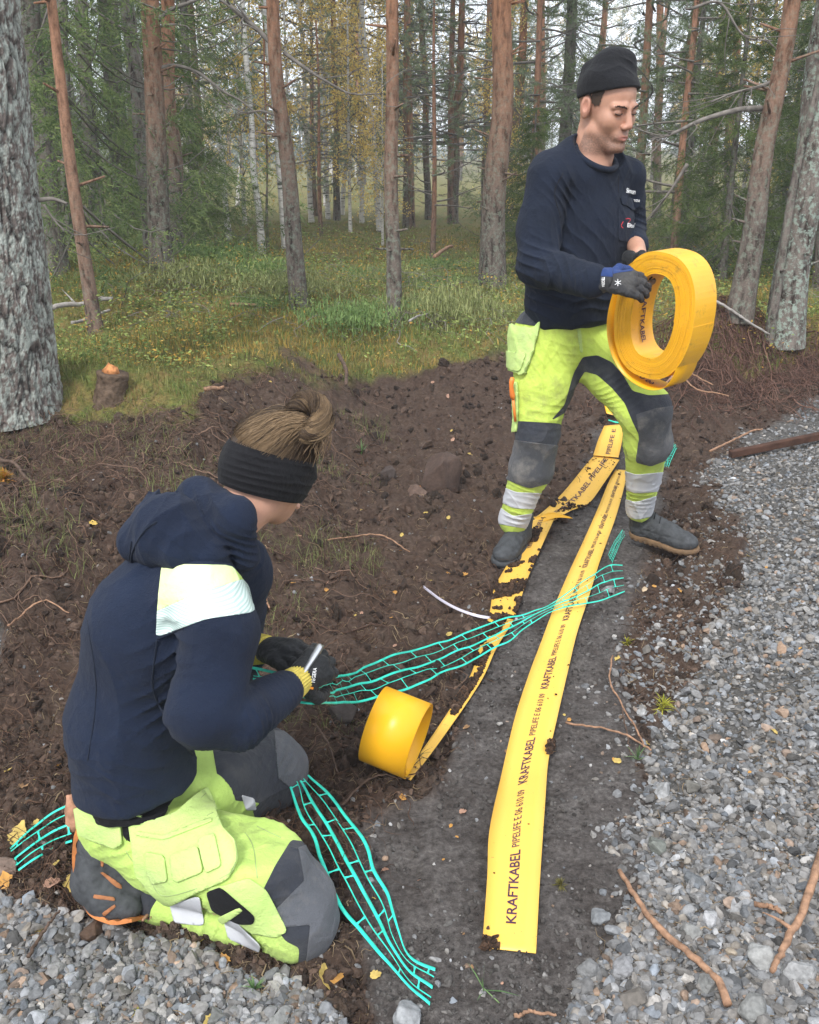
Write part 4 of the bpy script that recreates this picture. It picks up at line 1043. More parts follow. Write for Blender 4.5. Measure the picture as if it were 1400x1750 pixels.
MSh = surf(sh_, .004); she = part('shoe', MSh, m_shoe, wr_)
def strap(pts, side, hw, th, lugs=0.0):
    """flat band swept along pts, hw half width along side, th thick"""
    pts = np.asarray(pts, float); T = np.gradient(pts, axis=0); n_ = np.cross(T, side); n_ /= np.linalg.norm(n_, axis=1)[:, None]
    S_ = np.cross(n_, T); S_ /= np.linalg.norm(S_, axis=1)[:, None]; k = len(pts)
    lg = th*(1+lugs*(np.arange(k) % 4 < 2))
    c4 = np.stack([pts+S_*hw, pts+S_*hw*1.0+n_*lg[:, None], pts-S_*hw+n_*lg[:, None], pts-S_*hw], 1)
    i = (np.arange(k-1)*4)[:, None]; j = np.arange(4)[None]; j2 = (j+1) % 4
    F = np.stack([i+j, i+j2, i+4+j2, i+4+j], -1).reshape(-1, 4); F = np.vstack([F, [[3, 2, 1, 0]], [[4*k-4, 4*k-3, 4*k-2, 4*k-1]]])
    return c4.reshape(-1, 3), F
pts_ = cr([P(*q) for q in [(139, 1400, 1.64), (127, 1430, 1.62), (124, 1478, 1.60), (132, 1526, 1.57), (154, 1562, 1.55), (195, 1577, 1.53), (243, 1572, 1.52)]], 60)
V_, F_ = strap(pts_, SD2, .038, .0065, .4)
put('sole', mesh('sole', V_, F_, [m_sole], False), she)
for poly in ([(172, 1458), (178, 1458), (177, 1482), (172, 1482)], [(170, 1490), (176, 1490), (208, 1512), (208, 1520), (198, 1516)], [(160, 1528), (196, 1534), (197, 1540), (160, 1535)], [(175, 1560), (196, 1545), (199, 1549), (178, 1566)]):
    q, _ = clip(MSh, pp(MSh, poly)); part('trim_stripe', q, m_shoeb, she, .002, solid=.002)
shoe(P(262, 1385, 1.92), P(268, 1450, 1.80), P(300, 1420, 1.85)-P(255, 1430, 1.85), .98, m_shoe, m_sole, wr_)
anc = SDF(k=.01); anc.cap(P(268, 1530, 1.59), P(225, 1505, 1.61), R(42, ankR), R(38, ankR)); anc.disp = folds([], .0015, 14)
part('sock', surf(anc, .005), m_dark, wr_)

# stitched seams on the trousers of the kneeling worker
m_stitch = plain('stitching', (.30, .38, .16), .8, .2)
hVm = (MTs[0]+MTs[1]*.0125, MTs[1], MTs[2])
for pl in ([(232, 1414), (282, 1422), (345, 1398), (372, 1384)], [(226, 1392), (300, 1398), (352, 1356)], [(244, 1455), (262, 1512), (290, 1532), (388, 1497), (402, 1468), (399, 1445), (378, 1415)], [(250, 1447), (292, 1452), (345, 1436), (376, 1418)]): seam(pl, 0, .0010, m_stitch, ho, hVm, 'stitching')
for pl in ([(395, 1398), (430, 1440), (440, 1500)], [(416, 1400), (480, 1432)], [(425, 1514), (462, 1590)], [(215, 1455), (250, 1500), (290, 1525)]): seam(pl, 0, .0010, m_stitch, trous, MT, 'stitching')
for pl in ([(150, 1060), (165, 1180), (150, 1300)], [(352, 1020), (352, 1060)]): seam(pl, 0, .0014, m_navyk, sweater, MSW, 'seam')
# ================= the standing worker =================
mr_ = root('person', P(900, 925, 3.5)*np.array([1, 1, 0]))
tag(mr_, 'standing worker in black beanie and navy sweatshirt stepping forward with the yellow coil', 'person', 'workers laying the warning tape')
ms = .00197                                             # metres per photo pixel where he stands
SM = 1.06
FWm = nrm([.56, -.80, -.24]); RTm = nrm(np.cross(FWm, [0, 0, 1.0])); UPm = nrm(np.cross(RTm, FWm)+RTm*.04); RTm = np.cross(FWm, UPm)
HRm = np.stack([FWm, RTm, UPm], 1); hm = P(1038, 181, 3.40)
h_ = lambda f, s, u: hm+(FWm*f+RTm*s+UPm*u)*SM
e3 = lambda a, b, c: np.array([a, b, c])*SM
hipRm, kneeRm, ankRm = P(935, 590, 3.44), P(912, 755, 3.36), P(880, 885, 3.44)
hipLm, kneeLm, ankLm = P(1012, 595, 3.48), P(1106, 708, 3.26), P(1094, 868, 3.52)
shRm, elRm, wrRm = P(940, 302, 3.36), P(917, 452, 3.25), P(1020, 482, 3.03)
shLm, elLm, wrLm = P(1074, 302, 3.52), P(1080, 398, 3.56), P(1091, 434, 3.30)
nkm = P(1016, 262, 3.42); pvm = P(975, 545, 3.46); chm = P(1005, 340, 3.44)
STm = nrm([.83, .56, 0])
bm_ = SDF(k=.02)
bm_.ell(h_(-.010, 0, .033), e3(.098, .076, .088), HRm).ell(h_(.028, 0, -.035), e3(.062, .060, .080), HRm, k=.025)
bm_.ell(h_(.078, 0, -.103), e3(.020, .024, .018), HRm, k=.02)
for q in (-1, 1):
    bm_.cap(h_(.012, q*.050, -.066), h_(.068, q*.018, -.106), .017*SM, .014*SM, k=.02)
    bm_.cap(h_(.086, q*.014, .017), h_(.074, q*.046, .014), .0100*SM, .0085*SM, k=.012)
    bm_.ell(h_(.058, q*.043, -.028), e3(.018, .016, .018), HRm, k=.03)
    bm_.ell(h_(.099, q*.031, -.003), e3(.015, .018, .011), HRm, k=.010, neg=True)
    bm_.ell(h_(.0735, q*.031, -.002), e3(.0150, .0165, .0125), HRm, k=.004)
    bm_.ell(h_(-.012, q*.080, -.004), e3(.020, .010, .034), HRm, k=.004)
    bm_.ell(h_(-.004, q*.091, .002), e3(.011, .008, .019), HRm, k=.003, neg=True)
    bm_.ell(h_(.098, q*.0115, -.041), e3(.010, .0075, .0075), HRm, k=.005)
bm_.cap(h_(.088, 0, .008), h_(.105, 0, -.034), .0085*SM, .0115*SM, k=.010)
bm_.ell(h_(.078, 0, -.070), e3(.021, .028, .020), HRm, k=.015)
for q in (-1, 1):
    bm_.cap(h_(.086, q*.024, -.0720), h_(.0965, q*.002, -.0670), .0026*SM, .0046*SM, k=.004)
    bm_.cap(h_(.086, q*.022, -.0745), h_(.0950, q*.002, -.0785), .003*SM, .0052*SM, k=.004)
bm_.cap(h_(.100, -.021, -.0725), h_(.100, .021, -.0725), .0016*SM, .0016*SM, k=.003, neg=True)
bm_.cap(h_(-.03, 0, -.05), P(1010, 262, 3.45), .056, .062, k=.03)
bm_.cap(nkm, chm, .06, .10, .7, STm, k=.05).cap(chm, pvm, .12, .10, .7, STm, k=.05)
for a, b_, c_ in ((shRm, elRm, wrRm), (shLm, elLm, wrLm)):
    bm_.cap(chm, a, .05, .045, k=.03).cap(a, b_, .046, .038).cap(b_, c_, .038, .027)
for a, b_, c_ in ((hipRm, kneeRm, ankRm), (hipLm, kneeLm, ankLm)):
    bm_.cap(pvm, a, .07, .07, k=.04).cap(a, b_, .065, .050).cap(b_, c_, .048, .034, k=.015)
lo, hi = bm_.bounds(.01); AX = [graded(lo[i], hi[i], hm[i]-.17, hm[i]+.15, .0027, .014) for i in range(3)]
M = surf(bm_, .0027, AX); V = M[0]
lf = np.stack([(V-hm)@FWm, (V-hm)@RTm, (V-hm)@UPm], 1)/SM
col = np.tile(SK*np.array([.90, .86, .82]), (len(V), 1))*(1+.06*fbm(V*25, 3))[:, None]
inhead = np.linalg.norm(V-hm, axis=1) < .2
def blend(w, c): 
    global col
    col = col*(1-w[:, None])+np.array(c)*w[:, None]
stb = sstep(-.050, -.078, lf[:, 2]+.25*np.clip(.06-lf[:, 0], 0, .1))*sstep(-.15, -.12, lf[:, 2])*(lf[:, 0] > -.01)
stb = stb*(.68+.35*vn(V*420))*inhead; blend(np.clip(stb, 0, .82), (.13, .08, .06))
mus = np.exp(-(((lf[:, 2]+.056)/.008)**2+(lf[:, 1]/.024)**2))*(lf[:, 0] > .07)*.6; blend(mus*inhead, (.15, .085, .065))
lip = np.exp(-((np.abs(lf[:, 2]+.0725)/.008)**4+(lf[:, 1]/.021)**4))*(lf[:, 0] > .088); blend(lip*.75*inhead, (.42, .16, .13))
red = np.exp(-(((lf[:, 0]-.105)/.02)**2+(lf[:, 1]/.016)**2+((lf[:, 2]+.035)/.016)**2)); blend(red*.4, (.52, .22, .17))
er = np.exp(-(((lf[:, 0]+.008)/.025)**2+((np.abs(lf[:, 1])-.083)/.012)**2+((lf[:, 2])/.035)**2)); blend(er*.45, (.52, .22, .16))
eyr = sum(np.exp(-(((lf[:, 1]-q*.031)/.018)**2+((lf[:, 2]+.002)/.011)**2)) for q in (-1, 1))*(lf[:, 0] > .06); blend(eyr*.55*inhead, (.24, .12, .085))
part('body', M, m_skin, mr_, 0, col)
# hair by the ear, brows, lashes
m_hd = plain('dark_hair', (.05, .032, .022), .7, .3, 0, .3, 300, .6, 900, .001)
side = np.maximum.reduce([-(lf[:, 0]+.055)*100, (lf[:, 0]-.030-.2*(lf[:, 2]))*100, -(lf[:, 2]-.006-.35*np.abs(lf[:, 0]-.018))*100, (.045-np.abs(lf[:, 1]))*100, (np.abs(lf[:, 1])-.0765)*100])+.25*vn(V*160)
q, _ = clip(M, np.where(inhead, side, 9)); part('hair', q, m_hd, mr_, .003)
for q in (-1, 1):
    mb = MB()
    for i in range(90):
        t = i/89; s0 = .013+.034*t; fr = .094-.018*t**1.6; uu = .0125+.005*math.sin(t*2.4)+rh.normal(0, .0016)
        a0 = h_(fr+.002, q*s0, uu); mb.tube([a0, a0+(RTm*q*.006+UPm*(.003-.004*t)+FWm*.001)*SM], .0007, 3, None, False)
    put('eyebrow', mb.mesh('eyebrow', [m_hd]), mr_)
    mb = MB(); mb.tube([h_(.0880-.005*t_**2, q*.031+.0145*t_, -.0065+.003*t_*t_) for t_ in np.linspace(-1, 1, 9)], .0021*SM, 5)
    put('eyelash', mb.mesh('eyelash', [m_hd]), mr_)

# beanie
m_beanie = cloth('beanie_jersey', (.005, .0055, .008), (.003, .003, .004), .9, 900, .04)
bn = SDF(k=.03)
bn.ell(h_(-.006, 0, .040), e3(.106, .088, .086), HRm)
bn.cap(h_(-.010, .0, .06), P(1047, 124, 3.40), .088, .076, .9, STm, k=.03)
bn.cap(P(1014, 124, 3.42), P(1064, 107, 3.38), .026, .030, k=.03)
bn.cap(P(1004, 118, 3.42), P(1006, 150, 3.42), .010, .02, k=.03)
bn.cap(P(1073, 106, 3.38), P(1072, 114, 3.38), .022, .02, k=.03)
pf, pb = h_(.09, 0, .074), h_(-.10, 0, -.004)
bnn = nrm(np.cross(pf-pb, RTm)); bnn = -bnn if bnn[2] > 0 else bnn
bn.cut((pf+pb)/2, bnn, .004)
bn.disp = folds([(P(1035, 115, 3.33), nrm([.25, 0, 1]), .05, .003, .06), (P(1075, 108, 3.33), nrm([.5, 0, 1]), .02, .004, .03)], .0012, 8, 5, .001)
part('beanie', surf(bn, .0035), m_beanie, mr_)

# sweatshirt
pr = lambda n: n*ms
w_ = SDF(k=.035)
w_.cap(P(1002, 320, 3.44), P(1004, 400, 3.44), pr(84), pr(82), .64, STm)
w_.cap(P(1004, 400, 3.44), P(984, 500, 3.44), pr(84), pr(96), .74, STm, k=.04)
w_.cap(P(984, 500, 3.44), P(980, 515, 3.44), pr(98), pr(92), .76, STm, k=.03)
w_.cap(P(944, 304, 3.37), P(1072, 300, 3.51), pr(34), pr(31), k=.04)
w_.cap(P(982, 285, 3.42), P(1048, 290, 3.44), pr(28), pr(27), k=.03)
w_.cap(P(940, 306, 3.35), P(922, 400, 3.30), pr(39), pr(37), k=.02)
w_.cap(P(922, 400, 3.30), P(920, 455, 3.25), pr(37), pr(37), k=.02)
w_.cap(P(920, 455, 3.25), P(1012, 482, 3.04), pr(36), pr(25), k=.015)
w_.cap(P(1072, 305, 3.52), P(1078, 395, 3.56), pr(29), pr(25), k=.012)
w_.cap(P(1078, 395, 3.56), P(1088, 420, 3.42), pr(25), pr(20), k=.01)
nc = P(1018, 269, 3.395); ndir = nrm(np.array([.34, -.42, .85]))
w_.cut(P(982, 518, 3.44)+np.array([0, 0, -.068]), [0.05, 0, -1], .02)
w_.cap(P(995, 262, 3.43), P(945, 292, 3.38), pr(26), pr(32), k=.03)
w_.ell(nc+ndir*.098, (.124, .124, .124), k=.005, neg=True)
w_.cap(nc-ndir*.02, nc+ndir*.1, .064, .066, k=.006, neg=True)
Fm = [(P(905, 440, 3.18), nrm([.35, 0, 1]), .05, .008, .030), (P(950, 470, 3.12), nrm([1, 0, .3]), .055, .007, .030), (P(995, 480, 3.02), nrm([1, 0, .1]), .03, .004, .018),
      (P(960, 330, 3.30), nrm([1, 0, .75]), .045, .007, .032), (P(950, 390, 3.28), nrm([1, 0, .3]), .05, .006, .035), (P(1000, 440, 3.3), nrm([.75, 0, .65]), .10, .005, .06),
      (P(930, 510, 3.3), nrm([.3, 0, 1]), .07, .007, .034), (P(1020, 515, 3.3), nrm([-.3, 0, 1]), .07, .006, .034), (P(1085, 400, 3.5), nrm([.2, 0, 1]), .05, .005, .022), (P(1060, 320, 3.4), nrm([1, 0, -.6]), .04, .004, .03)]
w_.disp = folds(Fm, .0026, 7, 1.0)
MW = surf(w_, .0055); swm = part('sweatshirt', MW, m_navyk, mr_)
cl_ = MB(); a_ = np.linspace(0, 2*np.pi, 41); s1 = nrm(np.cross(ndir, [0, 1, 0])); s2 = np.cross(ndir, s1)
cl_.tube([nc+ndir*.002+s1*.0735*math.cos(t)+s2*.0735*math.sin(t) for t in a_], .0105, 8)
put('collar', cl_.mesh('collar', [m_navyk]), swm)
seam([(962, 296), (948, 330), (958, 372)], 0, .0018, m_black, swm, MW)
seam([(1057, 300), (1057, 330)], 0, .0014, m_black, swm, MW)
q, _ = clip(MW, pp(MW, [(1058, 336), (1095, 341), (1094, 352), (1080, 361), (1070, 353), (1061, 350)])); part('pocket_flap', q, m_navyk, swm, .007, solid=.005)
q, _ = clip(MW, pp(MW, [(1056, 350), (1090, 354), (1083, 414), (1056, 412)])); part('chest_pocket', q, m_navyk, swm, .0028, solid=.0015)
MWo = (MW[0]+MW[1]*.0075, MW[1], MW[2])
surf_text('name_print', 'Simon', MW, (1069, 329), (1085, 331), 8, m_white, swm, .003, .03)
surf_text('label_print', 'TEXSTAR', MWo, (1082, 344), (1093, 345), 4, m_white, swm, .003, .03)
m_redp = plain('red_print', (.55, .02, .03), .6)
for pl in ([(1064, 390), (1061, 385), (1064, 379)], [(1068, 374), (1076, 375), (1072, 382)]): seam(pl, 0, .0028, m_redp, swm, MW, 'red_emblem')
surf_text('company_print', 'Eltel', MW, (1070, 388), (1083, 389), 7, m_white, swm, .005, .03)

# trousers
t_ = SDF(k=.03)
t_.cap(P(975, 530, 3.46), P(972, 570, 3.46), pr(84), pr(88), .72, STm)
t_.cap(P(930, 575, 3.43), P(930, 655, 3.40), pr(56), pr(54), k=.03)
t_.cap(P(930, 655, 3.40), P(920, 735, 3.37), pr(54), pr(40), k=.02)
t_.cap(P(920, 735, 3.37), P(908, 800, 3.38), pr(39), pr(38), k=.02)
t_.cap(P(908, 800, 3.38), P(888, 858, 3.43), pr(38), pr(31), k=.02)
t_.cap(P(888, 858, 3.43), P(878, 888, 3.46), pr(31), pr(29), k=.01)
t_.cap(P(1005, 585, 3.46), P(1060, 640, 3.37), pr(56), pr(56), k=.03)
t_.cap(P(1060, 640, 3.37), P(1100, 702, 3.28), pr(54), pr(46), k=.02)
t_.cap(P(1100, 702, 3.28), P(1106, 755, 3.32), pr(46), pr(41), k=.02)
t_.cap(P(1106, 755, 3.32), P(1099, 820, 3.42), pr(40), pr(31), k=.02)
t_.cap(P(1099, 820, 3.42), P(1093, 868, 3.50), pr(30), pr(27), k=.02)
t_.cut(P(877, 910, 3.46), nrm([-.15, 0, -1]), .005)
t_.cut(P(975, 532, 3.46), [0, 0, 1], .01)
t_.disp = folds([(P(975, 580, 3.35), nrm([.3, 0, 1]), .05, .003, .03), (P(905, 835, 3.4), nrm([.15, 0, 1]), .035, .006, .022), (P(885, 880, 3.4), nrm([.1, 0, 1]), .03, .006, .024), (P(935, 700, 3.35), nrm([.2, 0, 1]), .05, .004, .03),
   (P(1085, 750, 3.4), nrm([.1, 0, 1]), .05, .005, .024), (P(1095, 830, 3.45), nrm([0, 0, 1]), .05, .005, .026), (P(1040, 600, 3.38), nrm([.7, 0, .7]), .06, .0045, .03), (P(955, 620, 3.3), nrm([.8, 0, .5]), .07, .003, .04), (P(1060, 660, 3.3), nrm([.6, 0, -.7]), .06, .004, .02)], .002, 9, 6)
MTm = surf(t_, .0055)
def px_in(M, poly, f=True): return pp(M, poly, f)
KRa = [(880, 719), (962, 724), (956, 760), (950, 822), (905, 834), (862, 818), (874, 760)]
KL = [(940, 720), (965, 692), (980, 638), (996, 610), (1021, 607), (1046, 619), (1065, 641), (1081, 668), (1110, 676), (1190, 670), (1190, 760), (1140, 785), (1112, 796), (1087, 789), (1093, 745), (1081, 720), (1068, 689), (1046, 663), (1021, 641), (1000, 635), (990, 650), (975, 700)]
kR, rest = clip(MTm, px_in(MTm, KRa)); kL, rest = clip(rest, px_in(rest, KL))
trm = part('trousers', rest, m_yelm, mr_)
pad, up_ = clip(kR, poly_sd(*proj(kR[0]), [(840, 757), (880, 752), (960, 762), (960, 850), (840, 850)]))
part('knee_pad', pad, m_kneed, trm, .004, solid=.003); part('knee_fabric', up_, m_dark, trm, .001)
pad, up_ = clip(kL, poly_sd(*proj(kL[0]), [(1088, 708), (1120, 698), (1200, 686), (1200, 820), (1080, 820), (1092, 745)]))
part('knee_pad', pad, m_kneed, trm, .004, solid=.003); part('knee_fabric', up_, m_dark, trm, .001)
def mp(nm, poly, m, off=.002, sol=.0015, face=True, par=None):
    q, _ = clip(MTm, pp(MTm, poly, face)); return part(nm, q, m, par or trm, off, solid=sol)
for pl in ([(850, 828), (883, 841), (930, 843), (925, 871), (877, 868), (845, 852)], [(842, 858), (877, 882), (920, 876), (915, 906), (840, 893)], [(1055, 800), (1087, 811), (1140, 806), (1135, 839), (1087, 843), (1055, 832)], [(1055, 849), (1087, 858), (1135, 843), (1135, 877), (1090, 888), (1055, 878)]):
    mp('reflective_band', pl, m_refl)
mp('side_panel', [(884, 530), (926, 538), (918, 558), (880, 552)], m_dark, .003)
hp = mp('holster_pocket', [(868, 556), (914, 562), (926, 548), (914, 600), (899, 643), (868, 628), (860, 590)], m_yelp, .020, .018)
mp('tool_pocket', [(866, 598), (905, 602), (897, 636), (866, 622)], m_yelp, .026, .005, par=hp)
mp('fly', [(984, 545), (990, 545), (996, 602), (991, 602)], m_yelp, .003, .002)
mp('tool_loop', [(870, 668), (886, 650), (888, 700), (885, 738), (878, 738), (876, 700)], m_yelp, .012, .010)
b_ = MB(); b_.tube(cr([P(876, 645, 3.32), P(874, 660, 3.32), P(877, 682, 3.33)], 8), [.006, .009, .009, .008, .008, .009, .010, .007], 10)
b_.tube([P(877, 682, 3.33), P(881, 720, 3.33)], .005, 8)
kn_ = put('knife', b_.mesh('knife', [plain('orange_plastic', (.80, .22, .04), .45, .5)]))
tag(kn_, 'orange handled knife in the thigh loop of the standing worker', 'knife')

# gloves of the standing worker
m_gg = cloth('grey_glove', (.045, .045, .048), (.025, .025, .028), .8, 900, .05, dirt=(.10, .095, .085), dirt_amt=.5)
m_blue = cloth('blue_cuff', (.018, .045, .16), (.012, .03, .11), .85, 800, .05)
m_tan = cloth('worn_fingertips', (.22, .18, .13), (.13, .10, .07), .85, 700, .05)
oR, MGR = hand('glove', P(1036, 482, 3.01), P(1112, 487, 3.0)-P(1036, 482, 3.01), np.array([-.05, -.8, .55]), 1.0, m_gg, mr_, .62, -1, curls=(.75, .68, .62, .6))
c_ = SDF(k=.008); c_.cap(P(1014, 481, 3.04), P(1044, 478, 3.01), .040, .036); c_.cut(P(1019, 481, 3.04), [-1, 0, 0], .003).cut(P(1042, 480, 3.0), [1, 0, -.2], .004)
c_.disp = lambda p: .0015*vn(p*70)
MC = surf(c_, .003); bl, gc = clip(MC, poly_sd(*proj(MC[0]), [(1000, 430), (1060, 430), (1060, 474), (1000, 470)]))
part('cuff', gc, m_gg, oR, .0005); part('cuff', bl, m_blue, oR, .001)
q, _ = clip(MGR, pp(MGR, [(1040, 452), (1060, 450), (1082, 456), (1082, 463), (1058, 466), (1040, 470)])); part('blue_panel', q, m_blue, oR, .001)
for a in range(3):
    dx, dy = 6*math.cos(a*1.047+.5), 6*math.sin(a*1.047+.5); seam([(1056-dx, 483-dy), (1056, 483), (1056+dx, 483+dy)], 0, .0011, m_white, oR, MGR, 'snowflake_print')
surf_text('printed_text', 'TEGERA', MC, (1029, 474), (1029, 490), 5, m_white, oR, .002, .03)
oL, MGL2 = hand('glove', P(1082, 448, 3.24), P(1128, 492, 3.13)-P(1082, 448, 3.24), np.array([.55, .65, .25]), 1.02, m_glove, mr_, .75, 1, curls=(.9, .9, .85, .8))
q, _ = clip(MGL2, pp(MGL2, [(1108, 476), (1140, 476), (1140, 500), (1110, 500)])); 
for yy in (478, 494, 509):
    q, _ = clip(MGL2, pp(MGL2, [(1108, yy), (1130, yy), (1130, yy+11), (1108, yy+11)])); part('worn_fingertip', q, m_tan, oL, .001)

# boots
h0 = P(893, 935, 3.56); h0[2] = .004; t0 = P(862, 958, 3.32); t0[2] = .004
shoe(h0, t0, np.array([0, 0, 1.0]), 1.06, m_shoe, m_sole if 0 else m_shoe, mr_)
m_sole2 = plain('tan_sole', (.16, .10, .055), .8, .3, 0, .3)
h1 = P(1078, 914, 3.58); t1 = P(1172, 942, 3.42); shoe(h1, t1, np.array([.0, -.15, 1.0]), 1.05, m_shoe, m_sole2, mr_)
# ================= warning tapes and coils =================
def tape_mat(name, c, rough=.42, soil=0.0):
    m, nt, b = new_mat(name)
    col = ramp(nt, noise(nt, 5, 4), [(0.3, tuple(v*.93 for v in c)), (0.7, c)])
    sp = ramp(nt, noise(nt, 140, 3, .6), [(0.70, (0, 0, 0)), (0.76, (1, 1, 1))]); col = mixc(nt, sp, col, (.16, .10, .04))
    if soil:
        k = ramp(nt, noise(nt, 38, 9, .8), [(0.70-soil*.2, (0, 0, 0)), (0.76-soil*.2, (.85, .85, .85))]); col = mixc(nt, k, col, (.16, .10, .05))
    nt.links.new(col, b.inputs['Base Color']); b.inputs['Roughness'].default_value = rough; b.inputs['Specular IOR Level'].default_value = .35
    bump(nt, b, noise(nt, 18, 3), .12, .004)
    return m
m_tape = tape_mat('yellow_tape', (.80, .48, .085)); m_tapeo = tape_mat('orange_yellow_tape', (.78, .39, .012), .36); m_tapes = tape_mat('soiled_tape', (.74, .43, .07), .5, .55)
m_ink = plain('tape_ink', (.055, .022, .05), .6, .3, 0, .4, 60)
def tape(nm, L, R_, n, m, parent=None, th=.0018):
    """L, R_: world edge points -> strip with thickness; returns fns to map (s,t)"""
    l, r_ = cr(L, n), cr(R_, n); t = np.gradient((l+r_)/2, axis=0); nn = np.cross(r_-l, t); nn /= np.linalg.norm(nn, axis=1)[:, None]
    w = 5; rows = np.stack([l+(r_-l)*(k/(w-1)) for k in range(w)], 1)
    top = rows+nn[:, None]*th*.5; bot = rows-nn[:, None]*th*.5
    V = np.vstack([top.reshape(-1, 3), bot.reshape(-1, 3)]); o = n*w; F = []
    i = (np.arange(n-1)*w)[:, None]; j = np.arange(w-1)[None]
    a = np.stack([i+j, i+j+1, i+w+j+1, i+w+j], -1).reshape(-1, 4); F = [a, a[:, ::-1]+o]
    e = np.arange(n-1)*w
    F += [np.stack([e, e+w, e+w+o, e+o], 1), np.stack([e+w-1, e+w-1+o, e+w-1+w+o, e+w-1+w], 1), np.array([[k, k+o, k+1+o, k+1] for k in range(w-1)]), np.array([[(n-1)*w+k, (n-1)*w+k+1, (n-1)*w+k+1+o, (n-1)*w+k+o] for k in range(w-1)])]
    ob = bpy.data.objects.new(nm, mesh(nm, V, [np.vstack(F)], [m], True)); COL.objects.link(ob)
    if parent: ob.parent = parent
    c = (l+r_)/2; sl = np.concatenate([[0], np.cumsum(np.linalg.norm(np.diff(c, axis=0), axis=1))])
    def at(s_, t_, lift=.0012):
        s_ = np.clip(s_, 0, sl[-1]-1e-6); k = np.clip(np.searchsorted(sl, s_)-1, 0, n-2); f = ((s_-sl[k])/(sl[k+1]-sl[k]))[:, None]
        a_ = l[k]+(l[k+1]-l[k])*f; b_ = r_[k]+(r_[k+1]-r_[k])*f; n_ = nn[k]+(nn[k+1]-nn[k])*f
        return a_+(b_-a_)*t_[:, None]+n_*(th*.5+lift)
    return ob, at, sl[-1]
def tape_text(at, s0, s1, tc, hgt, width, txt, parent, bold=.02, flip=1, lift=.0012, m=None):
    V, T = text_mesh(txt, 1, bold); V[:, 0] -= V[:, 0].min(); w = V[:, 0].max(); q = V[:, 1]/.72
    out = at(s0+(s1-s0)*V[:, 0]/w, tc-flip*(q-.5)*hgt/width, lift)
    if flip < 0: out = out
    return put('printed_text', mesh('printed_text', out, T, [m or m_ink], False), parent)
def gps(pts, lift=.008): return [np.array([*GP(x, y)[:2], 0]) for x, y in pts]
def drape(pts, lifts):
    out = []
    for q, lf_ in zip(pts, lifts):
        p = GP(*q); out.append(np.array([p[0], p[1], float(hbase(p[0], p[1]))+lf_]))
    return out
def onground(L, R_, lifts, n):
    """denser edge lists: z from the smooth ground + lift"""
    l, r_ = cr(drape(L, lifts), n), cr(drape(R_, lifts), n); return l, r_
Lm = [(824, 1622), (832, 1520), (836, 1440), (856, 1340), (880, 1240), (905, 1160), (925, 1105), (950, 1040), (975, 980), (1000, 925), (1022, 875), (1040, 830), (1052, 806)]
Rm_ = [(916, 1632), (922, 1520), (930, 1400), (937, 1310), (952, 1240), (972, 1150), (986, 1090), (1006, 1030), (1024, 970), (1040, 925), (1054, 885), (1066, 840), (1072, 808)]
lf = [.004, .030, .036, .024, .030, .024, .020, .026, .022, .020, .022, .020, .012]
t1, at1, len1 = tape('warning_tape', drape(Lm, lf), drape(Rm_, lf), 160, m_tape)
tag(t1, 'long clean yellow warning tape lying along the trench, its end under sand', 'tape')
s = .062; per = .455
while s+per < len1+.2:
    if s+.21 < len1: tape_text(at1, s, s+.200, .50, .020, .105, 'KRAFTKABEL', t1, .015)
    if s+.44 < len1: tape_text(at1, s+.212, s+.425, .50, .015, .105, 'PIPELIFE E 06 610 09', t1, .004)
    s += per
# soil-covered tape behind: three lengths
La = [(690, 1345), (745, 1260), (800, 1170), (818, 1120), (836, 1058), (846, 1010), (878, 955), (905, 896)]
Ra = [(702, 1352), (762, 1265), (822, 1172), (848, 1118), (880, 1062), (900, 1000), (925, 945), (948, 896)]
l2 = [.032, .022, .016, .020, .019, .018, .026, .034]
t2, at2, len2 = tape('warning_tape', drape(La, l2), drape(Ra, l2), 120, m_tapes); tag(t2, 'yellow warning tape half buried in soil, from the small roll to the boot', 'tape')
tape_text(at2, len2-.34, len2-.04, .5, .018, .11, 'KRAFTKABEL PIPELIFE E', t2, .015)
Lb = [(896, 905), (925, 887), (962, 850), (1000, 805), (1018, 786)]; Rb = [(948, 900), (975, 880), (1006, 868), (1032, 835), (1058, 797)]
t3, at3, len3 = tape('warning_tape', drape(Lb, [.03, .028, .024, .03, .035]), drape(Rb, [.03, .02, .024, .03, .035]), 60, m_tapes)
tag(t3, 'creased dirty yellow tape piece between the boot and the upper tape end', 'tape'); tape_text(at3, .10, len3-.03, .5, .02, .11, 'KRAFTKABEL PIPELIFE', t3, .015)
Lc = [(1013, 792), (1022, 760), (1032, 738)]; Rc = [(1056, 796), (1062, 765), (1066, 733)]
t4, at4, len4 = tape('warning_tape', drape(Lc, [.045, .03, .035]), drape(Rc, [.045, .03, .03]), 30, m_tapes)
tag(t4, 'short speckled yellow tape end seen between the legs of the standing worker', 'tape'); tape_text(at4, .04, len4-.06, .55, .02, .11, 'PIPELIFE E', t4, .015)
q4 = [(1028, 694), (1040, 690), (1052, 712)]
t5, _, _ = tape('tape_scrap', drape([(1028, 690), (1040, 700)], [.05, .03]), drape([(1036, 712), (1054, 714)], [.02, .01]), 8, m_tapeo); tag(t5, 'torn scrap of orange yellow tape in the peat above the tape end', 'tape')
t6, _, _ = tape('tape_fold', drape([(905, 900), (940, 893), (972, 894)], [.03, .045, .03]), drape([(925, 905), (950, 900), (978, 897)], [.03, .04, .03]), 14, m_tapeo); t6.name = 'tape_scrap'; tag(t6, 'curled orange edge of folded tape beside the boot', 'tape')
